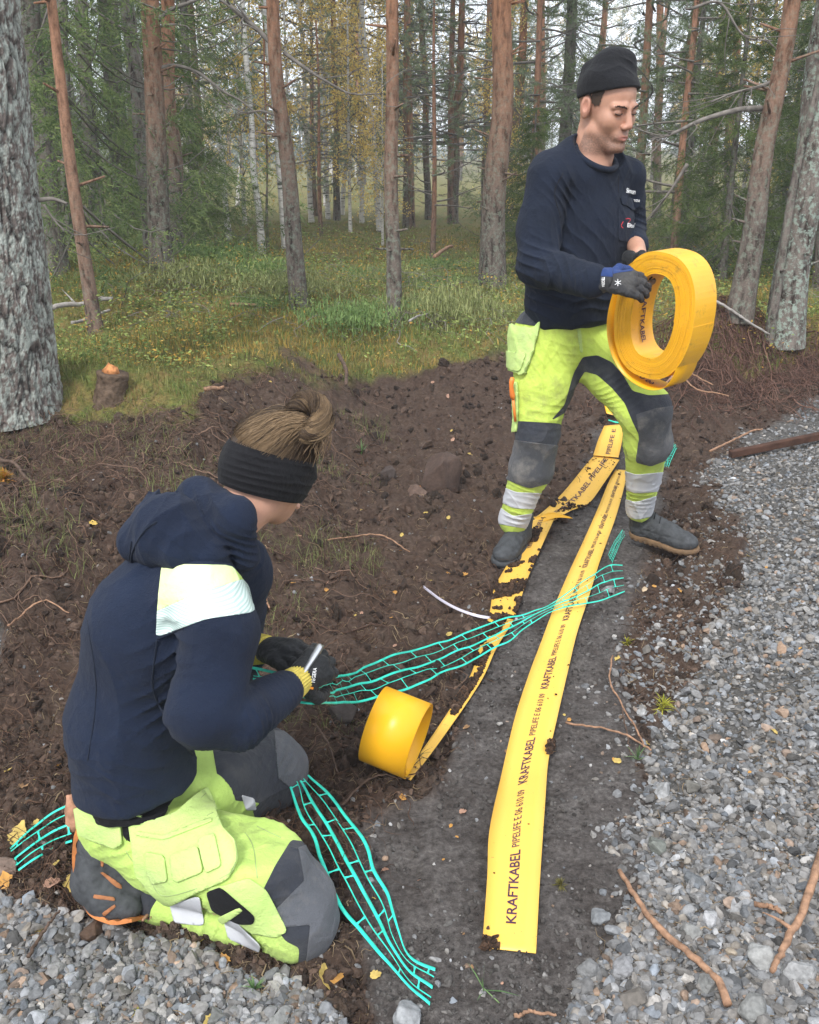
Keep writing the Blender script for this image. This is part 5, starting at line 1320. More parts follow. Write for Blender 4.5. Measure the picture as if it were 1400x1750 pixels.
# soil lying on the tapes
def soil_on(at_, length, spans, n, seed, nm, label):
    r = np.random.default_rng(seed); S_, T_ = [], []
    for a, b_, ta, tb, k in spans:
        m = int(n*k); ss = r.uniform(a, b_, m)*length; tt = r.uniform(ta, tb, m); S_.append(ss); T_.append(tt)
    S_, T_ = np.concatenate(S_), np.concatenate(T_); k = n2(S_*1.0, T_*.11, 14, 3, seed) > -.05; S_, T_ = S_[k], T_[k]
    p = at_(S_, T_, 0.0); m = len(p); s_ = np.clip(.0035*np.exp(r.normal(0, .5, m)), .001, .009); p[:, 2] += s_*r.uniform(-.2, .8, m)
    a = r.uniform(0, 1, m)[:, None]**1.6
    tag(put(nm, scatter(nm, rk1, r.integers(0, 14, m), p, rrot(m, r), s_[:, None]*r.uniform(.6, 1.3, (m, 3)), np.array([.018, .010, .006])*(1-a)+np.array([.09, .05, .03])*a, [m_peat])), label, 'soil', None, 'stuff')
soil_on(at2, len2, [(.15, .62, .0, .72, 1), (.5, .80, .1, 1.0, .8), (.55, .72, 0, 1, .7), (.8, .93, .2, .7, .25)], 9000, 3, 'spilled_soil', 'brown soil spilled over the half buried tape')
soil_on(at3, len3, [(0, .4, .5, 1.1, .5), (.7, 1, 0, .9, .12)], 900, 4, 'spilled_soil', 'dark crumbs of soil on the creased tape piece')
soil_on(at1, len1, [(0, .008, 0, 1, .15), (.19, .21, .93, 1.05, .15), (0, 1, 0, 1, .02)], 3000, 5, 'spilled_soil', 'grains of grey sand over the end of the clean tape')

# --- coil carried by the standing worker
Cc = P(1116, 541, 3.06); AXc = nrm(np.array([.74, .67, .02])); Bc = nrm(np.cross(AXc, [0, 0, 1.0])); Bc = Bc if Bc[0] > 0 else -Bc; Zc = nrm(np.cross(Bc, AXc)); Zc = Zc if Zc[2] > 0 else -Zc
tl = math.radians(6); Bq, Zq = Bc*math.cos(tl)-Zc*math.sin(tl), Zc*math.cos(tl)+Bc*math.sin(tl)
coil = root('tape_coil', Cc); tag(coil, 'big oval coil of orange yellow warning tape held up by the standing worker', 'tape coil')
def coil_pt(b_, z, a=0.0): return Cc+Bq*b_+Zq*z+AXc*a
def rib(path, nrmls, th, a0, a1):
    n = len(path); V = np.stack([path+AXc*a0-nrmls*th/2, path+AXc*a1-nrmls*th/2, path+AXc*a1+nrmls*th/2, path+AXc*a0+nrmls*th/2], 1).reshape(-1, 3)
    i = (np.arange(n-1)*4)[:, None]; j = np.arange(4)[None]; j2 = (j+1) % 4
    F = np.stack([i+j, i+j2, i+4+j2, i+4+j], -1).reshape(-1, 4); return V, np.vstack([F, [[3, 2, 1, 0]], [[4*n-4, 4*n-3, 4*n-2, 4*n-1]]])
turns, seg = 39, 64
th_ = np.linspace(0, turns*2*np.pi, turns*seg); rr_ = np.linspace(0, .069, len(th_))
def sup(t, a, b_, e=.82): return np.stack([a*np.sign(np.cos(t))*np.abs(np.cos(t))**e, b_*np.sign(np.sin(t))*np.abs(np.sin(t))**e], 1)
bz_ = np.stack([(.079+rr_)*np.sign(np.cos(th_))*np.abs(np.cos(th_))**.8, (.134+rr_*.97)*np.sign(np.sin(th_))*np.abs(np.sin(th_))**.92], 1)
bz_ += (.0006*vn(np.stack([th_*.4, th_*0+3, rr_*40], 1)))[:, None]*np.stack([np.cos(th_), np.sin(th_)], 1)
path = Cc+bz_[:, :1]*Bq+bz_[:, 1:]*Zq; nn_ = np.cos(th_)[:, None]*Bq+np.sin(th_)[:, None]*Zq
jit = .0012*vn(np.stack([np.floor(th_/6.283)*3.7, th_*.1, th_*0], 1))
V_, F_ = rib(path, nn_, .0016, 0.0, .12); V_ = V_.reshape(-1, 4, 3)+(jit[:, None, None]*AXc); V_ = V_.reshape(-1, 3)
m_coil, nt, b = new_mat('coil_yellow')
col = ramp(nt, noise(nt, 6, 4), [(0.3, (.70, .35, .012)), (0.7, (.78, .41, .02))])
smut = ramp(nt, noise(nt, 26, 8, .75), [(0.56, (0, 0, 0)), (0.72, (.75, .75, .75))]); col = mixc(nt, smut, col, (.26, .14, .03))
nt.links.new(col, b.inputs['Base Color']); b.inputs['Roughness'].default_value = .38
put('wound_tape', mesh('wound_tape', V_, F_, [m_coil], False), coil)
# loose outer wrap with its free end
k532 = 540.0
def off(px, py): d = np.array([px-1116, 541-py])/k532; return (d[0]/.72, d[1])
lw = np.array([off(*q) for q in [(1092, 447), (1074, 462), (1057, 500), (1048, 560), (1056, 612), (1078, 650), (1112, 668), (1138, 662), (1152, 638), (1160, 596)]])
c2 = cr(np.c_[lw, np.zeros(len(lw))], 90)[:, :2]; tg = np.gradient(c2, axis=0); tg /= np.linalg.norm(tg, axis=1)[:, None]; n2d = np.stack([tg[:, 1], -tg[:, 0]], 1)
path2 = Cc+c2[:, :1]*Bc+c2[:, 1:]*Zc; nn2 = n2d[:, :1]*Bc+n2d[:, 1:]*Zc
V_, F_ = rib(path2, nn2, .0016, -.002, .118); lo_ = put('loose_wrap', mesh('loose_wrap', V_, F_, [m_tapeo], True), coil)
sl2 = np.concatenate([[0], np.cumsum(np.linalg.norm(np.diff(path2, axis=0), axis=1))])
def at_l(s_, t_, lift=.0012):
    k = np.clip(np.searchsorted(sl2, s_)-1, 0, 88); f = ((s_-sl2[k])/(sl2[k+1]-sl2[k]))[:, None]
    c_ = path2[k]+(path2[k+1]-path2[k])*f; n_ = nn2[k]; sg = -1 if np.dot(nn2[45], Cc-path2[45]) < 0 else 1
    return c_+AXc*(t_[:, None]*.12)+n_*sg*(.0008+lift)
tape_text(at_l, .40, .53, .5, .024, .12, '06 610 09', lo_, .02, 1)
ip = Cc+(.0845)*Bq*-1
def at_i(s_, t_, lift=.002):
    t = np.pi*.80+s_/.118*.9; ca, sa = np.cos(t), np.sin(t)
    p = Cc+((.0785-lift)*np.sign(ca)*np.abs(ca)**.8)[:, None]*Bq+((.1335-lift)*np.sign(sa)*np.abs(sa)**.92)[:, None]*Zq
    return p+AXc*(t_[:, None]*.12)
tape_text(at_i, .02, .20, .48, .024, .12, 'KRAFTKABEL', coil, .02, -1, .003)

# --- small open roll standing on the soil
rc = GP(662, 1322); rr0 = .098
A3 = nrm(np.array([.92, -.33, -.21])); cR = P(716, 1266, GP(690, 1345)[1]-.0)
roll = root('tape_roll', cR*np.array([1, 1, 0])+np.array([0, 0, float(hbase(cR[0], cR[1]))])); tag(roll, 'small open roll of yellow tape standing on the soil beside the green net', 'tape roll')
U3 = nrm(np.cross(A3, [0, 0, 1.0])); W3 = np.cross(U3, A3); W3 = W3 if W3[2] > 0 else -W3
def ringpts(t, r_): return cR+np.cos(t)[:, None]*U3*(r_*.93)[:, None]+np.sin(t)[:, None]*W3*r_[:, None]*1.02
t = np.linspace(-1.1, -1.1+2*np.pi*2.12, 220); r_ = rr0-.006*(t-t[0])/(2*np.pi)*1.0; r_ = np.where(t < -.3, r_+.0, r_)
pth = ringpts(t, r_); nn3 = (pth-cR)/np.linalg.norm(pth-cR, axis=1)[:, None]
def rib2(path, nr, th, ax, a0, a1):
    global AXc
    old = AXc; AXc = ax; out = rib(path, nr, th, a0, a1); AXc = old; return out
V_, F_ = rib2(pth, nn3, .0017, A3, -.120, 0.0); put('curled_tape', mesh('curled_tape', V_, F_, [m_tapeo], True), roll)

# ================= green plastic net =================
m_net = plain('green_net', (.03, .62, .46), .4, .4, 0, .25, 24); 
def net(nm, L, R_, label, bars=.13, seed=0, wth=.0088, wtn=.0030, th=.0012, wav=.007):
    L, R_ = np.asarray(L), np.asarray(R_); n = 140; l, r_ = cr(L, n), cr(R_, n); c = (l+r_)/2
    sl = np.concatenate([[0], np.cumsum(np.linalg.norm(np.diff(c, axis=0), axis=1))]); rs = np.random.default_rng(seed); mb = MB()
    hw = np.linalg.norm(r_-l, axis=1)
    tn = np.gradient(c, axis=0); tn /= np.linalg.norm(tn, axis=1)[:, None]
    lat = (r_-l)/(hw[:, None]+1e-6); up = np.cross(lat, tn); up *= np.sign(up[:, 2:3]+1e-9)
    P_ = []
    offs = [0, .22, .48, .74, 1.0]
    for q, o in enumerate(offs):
        wv = wav*(vn(np.stack([sl*12, sl*0+q*5.1+seed, sl*0], 1)))
        p = l+(r_-l)*o+lat*wv[:, None]+up*(.006*vn(np.stack([sl*9, sl*0+q*3.3, sl*0+seed], 1)))[:, None]; P_.append(p)
        w = (wth if q in (0, 2, 4) else wtn)*np.clip(hw/.09, .35, 1)
        a, b_ = p-lat*(w/2)[:, None], p+lat*(w/2)[:, None]
        V = np.stack([a+up*th, b_+up*th, b_, a], 1).reshape(-1, 3); i = (np.arange(n-1)*4)[:, None]; j = np.arange(4)[None]; j2 = (j+1) % 4
        mb.add(V, np.stack([i+j, i+j2, i+4+j2, i+4+j], -1).reshape(-1, 4))
    for q in range(4):
        s_ = bars*.5*(q % 2)+rs.uniform(0, .01)
        while s_ < sl[-1]:
            k = min(n-2, int(np.searchsorted(sl, s_))); k2 = min(n-1, k+1)
            a, b_ = P_[q][k], P_[q+1][k2]; w = .0034*min(1, hw[k]/.08)
            d = tn[k]*w*.6
            mb.add([a-d*1.6+up[k]*th, a+d*1.6+up[k]*th, (a+b_)/2+d*.7+up[k]*th, (a+b_)/2-d*.7+up[k]*th, b_+d*1.6+up[k]*th, b_-d*1.6+up[k]*th], [[0, 1, 2, 3], [3, 2, 4, 5]])
            s_ += bars*rs.uniform(.85, 1.2)
    return tag(put(nm, mb.mesh(nm, [m_net], True)), label, 'net')
def gz(px, py, z): p = GP(px, py); d = ray(px, py); t_ = (z+float(hbase(p[0], p[1]))-CAM_H)/d[2]; return np.array([0, 0, CAM_H])+d*t_
NL = [P(432, 1140, 1.84), P(490, 1150, 1.80), P(545, 1166, 1.80), gz(600, 1150, .20), gz(665, 1126, .12), gz(740, 1104, .07), gz(800, 1082, .05), gz(860, 1060, .04), gz(905, 1047, .035), gz(935, 1037, .04), gz(975, 1010, .045), gz(1010, 985, .04), gz(1040, 966, .03), gz(1064, 966, .02)]
NR = [P(432, 1190, 1.78), P(490, 1198, 1.74), P(545, 1202, 1.74), gz(605, 1200, .18), gz(690, 1178, .10), gz(755, 1152, .06), gz(815, 1124, .045), gz(868, 1096, .035), gz(905, 1068, .03), gz(940, 1047, .04), gz(980, 1034, .045), gz(1012, 1030, .035), gz(1045, 1020, .02), gz(1068, 1010, .015)]
net('plastic_net', NL, NR, 'turquoise plastic net band stretched from the gloved hands across both tapes', seed=1)
NL = [gz(498, 1342, .10), gz(520, 1400, .09), gz(545, 1455, .08), gz(575, 1520, .06), gz(612, 1590, .03), gz(660, 1645, .02), gz(700, 1688, .015), gz(735, 1716, .01)]
NR = [gz(528, 1326, .09), gz(572, 1372, .07), gz(615, 1430, .06), gz(640, 1485, .045), gz(664, 1530, .03), gz(680, 1590, .03), gz(700, 1632, .02), gz(744, 1656, .015)]
net('plastic_net', NL, NR, 'turquoise plastic net band curving from the knees down to the bottom centre', seed=2)
NL = [gz(118, 1378, .05), gz(80, 1395, .04), gz(45, 1418, .03), gz(16, 1448, .01)]; NR = [gz(122, 1438, .03), gz(95, 1448, .02), gz(60, 1470, .02), gz(34, 1490, .01)]
net('plastic_net', NL, NR, 'short piece of turquoise net among leaves at the left edge', seed=3, wth=.006)
NL = [gz(1135, 800, .0), gz(1140, 770, .04), gz(1150, 755, .02)]; NR = [gz(1142, 800, .0), gz(1152, 775, .04), gz(1158, 765, .01)]
net('plastic_net', NL, NR, 'tuft of turquoise net poking up behind the moving leg', seed=4, bars=.02, wth=.006)
NL = [gz(1062, 905, .03), gz(1050, 925, .02), gz(1040, 950, .01)]; NR = [gz(1068, 912, .02), gz(1058, 935, .015), gz(1046, 962, .01)]
net('plastic_net', NL, NR, 'crumpled turquoise net under the edge of the clean tape', seed=5, bars=.02, wth=.005)
mb = MB(); mb.tube(cr([gz(1040, 718, .03), gz(1055, 722, .03), gz(1074, 722, .02)], 10), .004, 6); tag(put('net_strand', mb.mesh('net_strand', [m_net])), 'single turquoise strand above the tape end', 'net')
m_clear, nt, b = new_mat('clear_strip'); b.inputs['Base Color'].default_value = (.55, .52, .60, 1); b.inputs['Roughness'].default_value = .25; b.inputs['Alpha'].default_value = .8
lp = [(724, 1003), (755, 1026), (790, 1044), (830, 1055), (885, 1058)]
t7, _, _ = tape('clear_strip', [gz(x, y-2.5, .05-.008*i) for i, (x, y) in enumerate(lp)], [gz(x, y+2.5, .04-.007*i) for i, (x, y) in enumerate(lp)], 40, m_clear, None, .001)
tag(t7, 'thin translucent plastic strip curling over the soil above the net', 'plastic strip')
m_met = plain('bright_steel', (.55, .56, .58), .28, .5, 1.0, .1)
mb = MB(); a0, a1 = P(530, 1132, 1.73), P(548, 1103, 1.78); dd = nrm(a1-a0); ss_ = nrm(np.cross(dd, [0, -1, .3]))
mb.tube(cr([a0-dd*.05, a0, a0+dd*.5*.03, a1-dd*.006, a1], 12), np.array([.006, .006, .0065, .007, .0075, .008, .0085, .009, .009, .008, .006, .003]), 10)
mb.tube([a1-dd*.010+ss_*.004, a1+dd*.004+ss_*.005], .0025, 6)
tag(put('hand_tool', mb.mesh('hand_tool', [m_met])), 'small steel cutting tool gripped by the kneeling worker', 'hand tool')
# ================= trees =================
def bark_mat(name, low, high, z0, z1, lichen=(.20, .24, .19), lic=.5, sc=1.0, dark=(.03, .022, .018)):
    m, nt, b = new_mat(name)
    tc = nt.nodes.new('ShaderNodeTexCoord'); tc.name = 'TC'
    sx = node(nt, 'ShaderNodeSeparateXYZ'); nt.links.new(tc.outputs['Object'], sx.inputs[0])
    mr = node(nt, 'ShaderNodeMapRange'); mr.inputs['From Min'].default_value = z0; mr.inputs['From Max'].default_value = z1; nt.links.new(sx.outputs['Z'], mr.inputs['Value'])
    pl = noise(nt, 26*sc, 6, .65, mp=(1, 1, .28)); fi = noise(nt, 90*sc, 4, .6)
    lo = mixc(nt, 1, ramp(nt, pl, [(0.36, dark), (0.5, low), (0.75, tuple(min(1, v*1.5) for v in low))]), ramp(nt, fi, [(0.3, (.7, .7, .7)), (0.7, (1.15, 1.12, 1.1))]), 'MULTIPLY')
    hi = mixc(nt, 1, ramp(nt, pl, [(0.32, tuple(v*.35 for v in high)), (0.5, high), (0.75, tuple(min(1, v*1.35) for v in high))]), ramp(nt, fi, [(0.3, (.75, .75, .75)), (0.7, (1.1, 1.1, 1.1))]), 'MULTIPLY')
    c = mixc(nt, mr.outputs[0], lo, hi)
    if lic:
        k = ramp(nt, noise(nt, 34*sc, 7, .72), [(0.54-.08*lic, (0, 0, 0)), (0.58, (lic*1.4,)*3)]); inv = node(nt, 'ShaderNodeMath', operation='SUBTRACT'); inv.inputs[0].default_value = 1
        nt.links.new(mr.outputs[0], inv.inputs[1]); mu = node(nt, 'ShaderNodeMath', operation='MULTIPLY'); nt.links.new(k, mu.inputs[0]); nt.links.new(inv.outputs[0], mu.inputs[1]); c = mixc(nt, mu.outputs[0], c, lichen)
    nt.links.new(c, b.inputs['Base Color']); b.inputs['Roughness'].default_value = .92; b.inputs['Specular IOR Level'].default_value = .15
    bump(nt, b, pl, .9, .02/sc); return m
m_pine = bark_mat('pine_bark', (.135, .112, .096), (.30, .145, .08), .6, 2.4, lic=.4)
m_pinebig = bark_mat('old_pine_bark', (.15, .13, .115), (.15, .13, .115), 50, 60, (.27, .33, .28), .62, 1.0)
m_spr = bark_mat('spruce_bark', (.15, .13, .115), (.16, .135, .115), 2, 9, lic=.4)
m_red = bark_mat('young_pine_bark', (.17, .12, .095), (.30, .16, .10), .2, 1.6, lic=.2)
m_bir, nt, b = new_mat('birch_bark'); nt.links.new(ramp(nt, noise(nt, 16, 5, .6, mp=(.5, .5, 2.5)), [(0.36, (.04, .035, .03)), (0.44, (.42, .40, .37)), (0.7, (.62, .60, .57))]), b.inputs['Base Color']); b.inputs['Roughness'].default_value = .8
m_twig = plain('dead_twig', (.15, .135, .12), .9, .1, 0, .35, 20)
m_leaf = attr_mat('needles', .8, .3, 3.0, trans=.45, spec=.15)
m_bleaf = attr_mat('birch_leaves', .7, .15, 3.0, trans=.45, spec=.2)

def tris_leaf(r, base, dr, ln, w, n_):       # thin pointed faces: base (n,3), direction (n,3)
    s_ = np.cross(dr, r.normal(size=dr.shape)); s_ /= np.linalg.norm(s_, axis=1)[:, None]+1e-9
    return np.stack([base-s_*w[:, None]*.5, base+s_*w[:, None]*.5, base+dr*ln[:, None]], 1)
def foliage(name, tri, col, m):
    V = tri.reshape(-1, 3); F = np.arange(len(V)).reshape(-1, 3); return mesh(name, V, F, [m], False, np.repeat(col, 3, 0))
def spruce_proto(seed, h, dens=1.0, low=.04, wid=.20, cols=((.07, .12, .045), (.27, .33, .13)), gap=.15):
    r = np.random.default_rng(seed); T, C = [], []; br = MB()
    z = low*h
    while z < h*.985:
        t = z/h; L0 = h*wid*(1-t)**.75+.12; nb = r.integers(4, 7)
        for k in range(nb):
            if r.uniform() < gap: continue
            a = r.uniform(0, 2*np.pi); L = L0*r.uniform(.65, 1.15); n = 9; s_ = np.linspace(0, 1, n)
            dn = .10+.35*(1-t); zz = z-dn*L*np.sin(s_*np.pi*.75)+.12*L*s_**3
            pts = np.stack([np.cos(a)*L*s_, np.sin(a)*L*s_, zz], 1)
            br.tube(pts, .006*(1-s_*.8)*(L/1.0)**.5+.0015, 3, None, False)
            nt_ = int(26*L**.8*dens)+6
            u = r.uniform(.12, 1, nt_); c = np.stack([np.interp(u, s_, pts[:, i]) for i in range(3)], 1)
            sg = r.choice([-1, 1], nt_); side = np.stack([-np.sin(a)*sg, np.cos(a)*sg, np.zeros(nt_)], 1); out = np.array([np.cos(a), np.sin(a), 0])
            d = side*.75+out*.55+np.array([0, 0, -.38]); d += r.normal(0, .18, d.shape); d /= np.linalg.norm(d, axis=1)[:, None]
            tl_ = (.10+.20*L*(1-u)+.06)*r.uniform(.6, 1.2, nt_)
            m_ = 15; v = np.linspace(.05, 1, m_)
            base = (c[:, None]+d[:, None]*(tl_[:, None]*v[None])[..., None]+np.array([0, 0, -.25])*(tl_[:, None]*v[None]**2)[..., None]).reshape(-1, 3)
            dd = np.repeat(d, m_, 0)*.8+r.normal(0, .55, (len(base), 3)); dd /= np.linalg.norm(dd, axis=1)[:, None]
            T.append(tris_leaf(r, base, dd, r.uniform(.03, .06, len(base)), r.uniform(.006, .0115, len(base)), 0))
            q = np.clip(r.normal(.4, .25, nt_), 0, 1); cc = np.array(cols[0])*(1-q[:, None])+np.array(cols[1])*q[:, None]; C.append(np.repeat(cc, m_, 0))
        z += h*.022+.05
    return foliage('spruce_needles', np.vstack(T), np.vstack(C), m_leaf), br.mesh('branches', [m_twig])
def pine_proto(seed, h, cb, nb=46, wid=.22, cols=((.18, .24, .13), (.42, .48, .29)), tuft=34, dead=9, size=1.0):
    """crown from height cb up; tufts of long needles at the branch ends; dead grey limbs below"""
    r = np.random.default_rng(seed); T, C = [], []; br = MB()
    for k in range(nb):
        z = cb+(h-cb)*(k+r.uniform())/nb; t = (z-cb)/(h-cb); L = h*wid*(1-t*.75)*r.uniform(.5, 1.1); a = r.uniform(0, 2*np.pi)
        n = 8; s_ = np.linspace(0, 1, n); zz = z+L*(.18*s_+.22*s_**2)*r.uniform(-.4, 1.2); wv = .12*L*np.sin(s_*5+k)
        pts = np.stack([np.cos(a)*L*s_-np.sin(a)*wv, np.sin(a)*L*s_+np.cos(a)*wv, zz], 1); br.tube(pts, (.014*(1-s_*.75))*(L**.5)+.003, 4, None, False)
        for q in range(max(4, int(7*L))):
            u = r.uniform(.35, 1); b0 = np.array([np.interp(u, s_, pts[:, i]) for i in range(3)]); d = nrm(np.array([np.cos(a), np.sin(a), .3])+r.normal(0, .8, 3)); tl_ = r.uniform(.15, .5)*L**.5
            e = b0+d*tl_; br.tube([b0, (b0+e)/2+r.normal(0, .02, 3), e], .004, 3, None, False)
            for g in range(4):
                p0 = b0+(e-b0)*(.4+.2*g)+r.normal(0, .03, 3); m_ = tuft//2+6; base = np.repeat(p0[None], m_, 0)+d*r.uniform(0, .10, m_)[:, None]
                dd = d*.7+r.normal(0, .6, (m_, 3)); dd /= np.linalg.norm(dd, axis=1)[:, None]
                T.append(tris_leaf(r, base, dd, r.uniform(.05, .085, m_)*size, np.full(m_, .0055)*size, 0)); qq = np.clip(r.normal(.45, .3), 0, 1); C.append(np.repeat((np.array(cols[0])*(1-qq)+np.array(cols[1])*qq)[None], m_, 0))
    for k in range(dead): deadlimb(br, r, cb*r.uniform(.28, 1.0), r.uniform(0, 6.28), r.uniform(.3, 1.2)*min(1, h/12))
    return foliage('pine_needles', np.vstack(T), np.vstack(C), m_leaf), br.mesh('branches', [m_twig])
def deadlimb(br, r, z, a, L, x0=0, y0=0, w=.005):
    n = 8; s_ = np.linspace(0, 1, n); kink = np.cumsum(r.normal(0, .04, n))*L; up = r.uniform(-.25, .35)
    pts = np.stack([x0+np.cos(a)*L*s_-np.sin(a)*kink, y0+np.sin(a)*L*s_+np.cos(a)*kink, z+L*up*s_-.15*L*s_**2], 1)
    br.tube(pts, w*(L**.5)*(1-.8*s_)+.0015, 4, None, False)
    for q in range(int(3+5*L)):
        i = r.integers(2, n); aa = a+r.choice([-1, 1])*r.uniform(.4, 1.1); l2_ = L*r.uniform(.12, .4)
        p0 = pts[i]; e = p0+np.array([np.cos(aa)*l2_, np.sin(aa)*l2_, r.uniform(-.3, .2)*l2_]); br.tube([p0, (p0+e)/2+r.normal(0, .015, 3), e], [.004, .0025, .001], 3, None, False)
def birch_proto(seed, h, yellow=True, dens=1.0):
    r = np.random.default_rng(seed); T, C = [], []; br = MB()
    for k in range(int(40*dens)):
        z = h*r.uniform(.3 if h > 6 else .12, 1); L = h*.17*r.uniform(.5, 1.1)*(1.2-z/h); a = r.uniform(0, 6.28); n = 7; s_ = np.linspace(0, 1, n)
        pts = np.stack([np.cos(a)*L*s_, np.sin(a)*L*s_, z+L*(.9*s_-.7*s_**2)], 1); br.tube(pts, .009*(1-.8*s_)+.0015, 3, None, False)
        for q in range(9):
            u = r.uniform(.3, 1); b0 = np.array([np.interp(u, s_, pts[:, i]) for i in range(3)]); d = nrm(np.array([np.cos(a), np.sin(a), -.2])+r.normal(0, .7, 3)); l_ = r.uniform(.2, .6)
            e = b0+d*l_+np.array([0, 0, -.3*l_]); br.tube([b0, (b0+e)/2, e], .0022, 3, None, False)
            m_ = 9; base = b0+(e-b0)*r.uniform(.1, 1, (m_, 1))+r.normal(0, .05, (m_, 3)); dd = r.normal(size=(m_, 3)); dd /= np.linalg.norm(dd, axis=1)[:, None]
            T.append(tris_leaf(r, base, dd, r.uniform(.035, .055, m_), np.full(m_, .035), 0)); qq = r.uniform(0, 1, (m_, 1)); C.append(np.array([.70, .46, .11])*(1-qq)+np.array([.80, .66, .24])*qq if yellow else np.array([.28, .34, .08])*(1-qq)+np.array([.4, .35, .07])*qq)
    return foliage('birch_leaves', np.vstack(T), np.vstack(C), m_bleaf), br.mesh('branches', [m_twig])
def trunk_mesh(nm, pts, rad, sides, m, rough=0.0, rootfl=.35, seed=0, stubs=0, zstub=(0.4, 4)):
    """pts local; with root flare and bark relief"""
    n = max(14, int(len(pts))); P_ = cr(pts, 40); R_ = np.interp(np.linspace(0, 1, 40), np.linspace(0, 1, len(rad)), rad)
    zz = P_[:, 2]-P_[0, 2]; R_ = R_*(1+rootfl*np.exp(-zz/.22)); mb = MB(); mb.tube(P_, R_, sides, None, False)
    V = mb.V[0]
    if rough:
        c = np.repeat(P_, sides, 0); d = V-c; a = np.arctan2(d[:, 1], d[:, 0]); rr = np.linalg.norm(d, axis=1)[:, None]
        q = np.stack([np.cos(a)*3.5, np.sin(a)*3.5, V[:, 2]*2.0], 1)+seed; V = c+d*(1+rough*(fbm(q*2.2, 3))[:, None])
        mb.V[0] = V
    r = np.random.default_rng(seed+99)
    for k in range(stubs):
        z = r.uniform(*zstub); i = min(38, int(np.searchsorted(zz, z))); a = r.uniform(0, 6.28); L = r.uniform(.04, .16)
        p0 = P_[i]; d = np.array([math.cos(a), math.sin(a), r.uniform(-.1, .5)]); mb.tube([p0, p0+d*(R_[i]+L)], [.012, .006], 5)
    return mb.mesh(nm, [m])

print('protos'); import time as _t; _t0 = _t.time()
SPR = [spruce_proto(1, 7.5, .9), spruce_proto(2, 5.0, 1.0, .03, .24), spruce_proto(3, 11, .7, .06, .17, gap=.25), spruce_proto(4, 3.0, 1.2, .03, .28, cols=((.06, .10, .03), (.20, .25, .08)))]
PIN = [pine_proto(11, 9, 2.2, 44), pine_proto(12, 13, 6.5, 40, .19), pine_proto(13, 6, 1.2, 40, .26, cols=((.12, .17, .09), (.28, .34, .20))), pine_proto(14, 15, 9.0, 34, .17, dead=12)]
BIR = [birch_proto(21, 9), birch_proto(22, 12, True, 1.2), birch_proto(23, 7, False, .8), birch_proto(24, 5, True, 1.3)]
print('protos done', round(_t.time()-_t0, 1), [len(x[0].polygons) for x in SPR+PIN+BIR])
def child(root_, nm, me, rz=0, sc=1.0, loc=(0, 0, 0)):
    o = raw(nm, me, root_); o.rotation_euler = (0, 0, rz); o.scale = (sc,)*3; o.location = loc; return o
# --- trees one can point at: (label, kind, base px, top px at frame, width px, crown proto, group)
rt = np.random.default_rng(77)
def near_tree(label, cat, bx_, by_, tx, ty, wb, wt, m, proto, sc=1.0, H=14, grp=None, sides=18, rough=.05, dist=None, stubs=10, name='pine_tree', cz=None):
    b0 = GP(bx_, by_) if dist is None else P(bx_, by_, dist)
    b0[2] = float(hs(b0[0], b0[1]))-.03
    rb = wb/2*mpp(b0); d = ray(tx, ty); p1 = np.array([0, 0, CAM_H])+d*(b0[1]/d[1]); rt_ = wt/2*mpp(p1)
    dv = p1-b0; dz = max(dv[2], .6); sl = dv[:2]/dz; sl = np.clip(sl, -.25, .25)
    zs = np.array([0, .5, 1, 1.6, 2.4, 3.5, 5, 7, 9.5, H]); wob = rt.normal(0, .012, (len(zs), 2))*zs[:, None]**.5
    pts = np.c_[sl[0]*np.minimum(zs, 6)+wob[:, 0]*(zs > 0), sl[1]*np.minimum(zs, 6)+wob[:, 1]*(zs > 0), zs]
    rr = np.clip(rb+(rt_-rb)*np.clip(zs/dz, 0, 1)-np.maximum(0, zs-dz)*rt_*.8/max(1, H-dz), .01, None)
    r0 = root(name, b0); tag(r0, label, cat, grp)
    raw('trunk', trunk_mesh('trunk', pts, rr, sides, m, rough, .22, int(bx_), stubs), r0)
    if proto is not None:
        top = pts[-1]; zt = proto[2] if len(proto) > 2 else 0
        off_ = np.array([np.interp(7, zs, pts[:, 0]), np.interp(7, zs, pts[:, 1]), 0])
        child(r0, 'crown', proto[0], rt.uniform(0, 6), sc, off_); child(r0, 'branch', proto[1], rt.uniform(0, 6), sc, off_)['kind'] = 'stuff'
    return r0, b0, pts
PH = (PIN[3][0], PIN[3][1])
T = []
big, bb, bp = near_tree('thick lichen covered pine trunk cut off by the left edge of the photo', 'tree', -14, 703, -84, 0, 196, 160, m_pinebig, PH, 1.15, 17, sides=220, rough=.0, stubs=6)
near_tree('slim reddish leaning pine between the thick left trunk and the twin trunks', 'tree', 165, 570, 82, 0, 24, 16, m_red, None, H=9, stubs=22)
near_tree('dark shaded trunk just right of the thick left trunk', 'tree', 94, 468, 52, 20, 46, 36, m_spr, SPR[0], 1.2, 16, stubs=20, name='spruce_tree')
near_tree('front one of the twin pines left of centre, grey below and orange above', 'tree', 276, 462, 255, 0, 38, 30, m_pine, PH, 1.1, 17, stubs=24)
near_tree('darker leaning trunk touching the left side of the twin pines', 'tree', 262, 455, 222, 0, 27, 22, m_spr, PIN[1], 1.1, 14, dist=8.9, stubs=14)
near_tree('back one of the twin pines left of centre, orange barked', 'tree', 305, 452, 284, 0, 26, 22, m_pine, PIN[1], 1.2, 16, dist=9.8, stubs=16)
near_tree('pine with bent branches above the bun of the kneeling worker', 'tree', 512, 533, 468, 0, 30, 21, m_pine, PH, 1.0, 15, stubs=26)
near_tree('straight orange pine standing in the middle of the photo', 'tree', 674, 560, 662, 0, 26, 21, m_pine, PH, .95, 14, stubs=22)
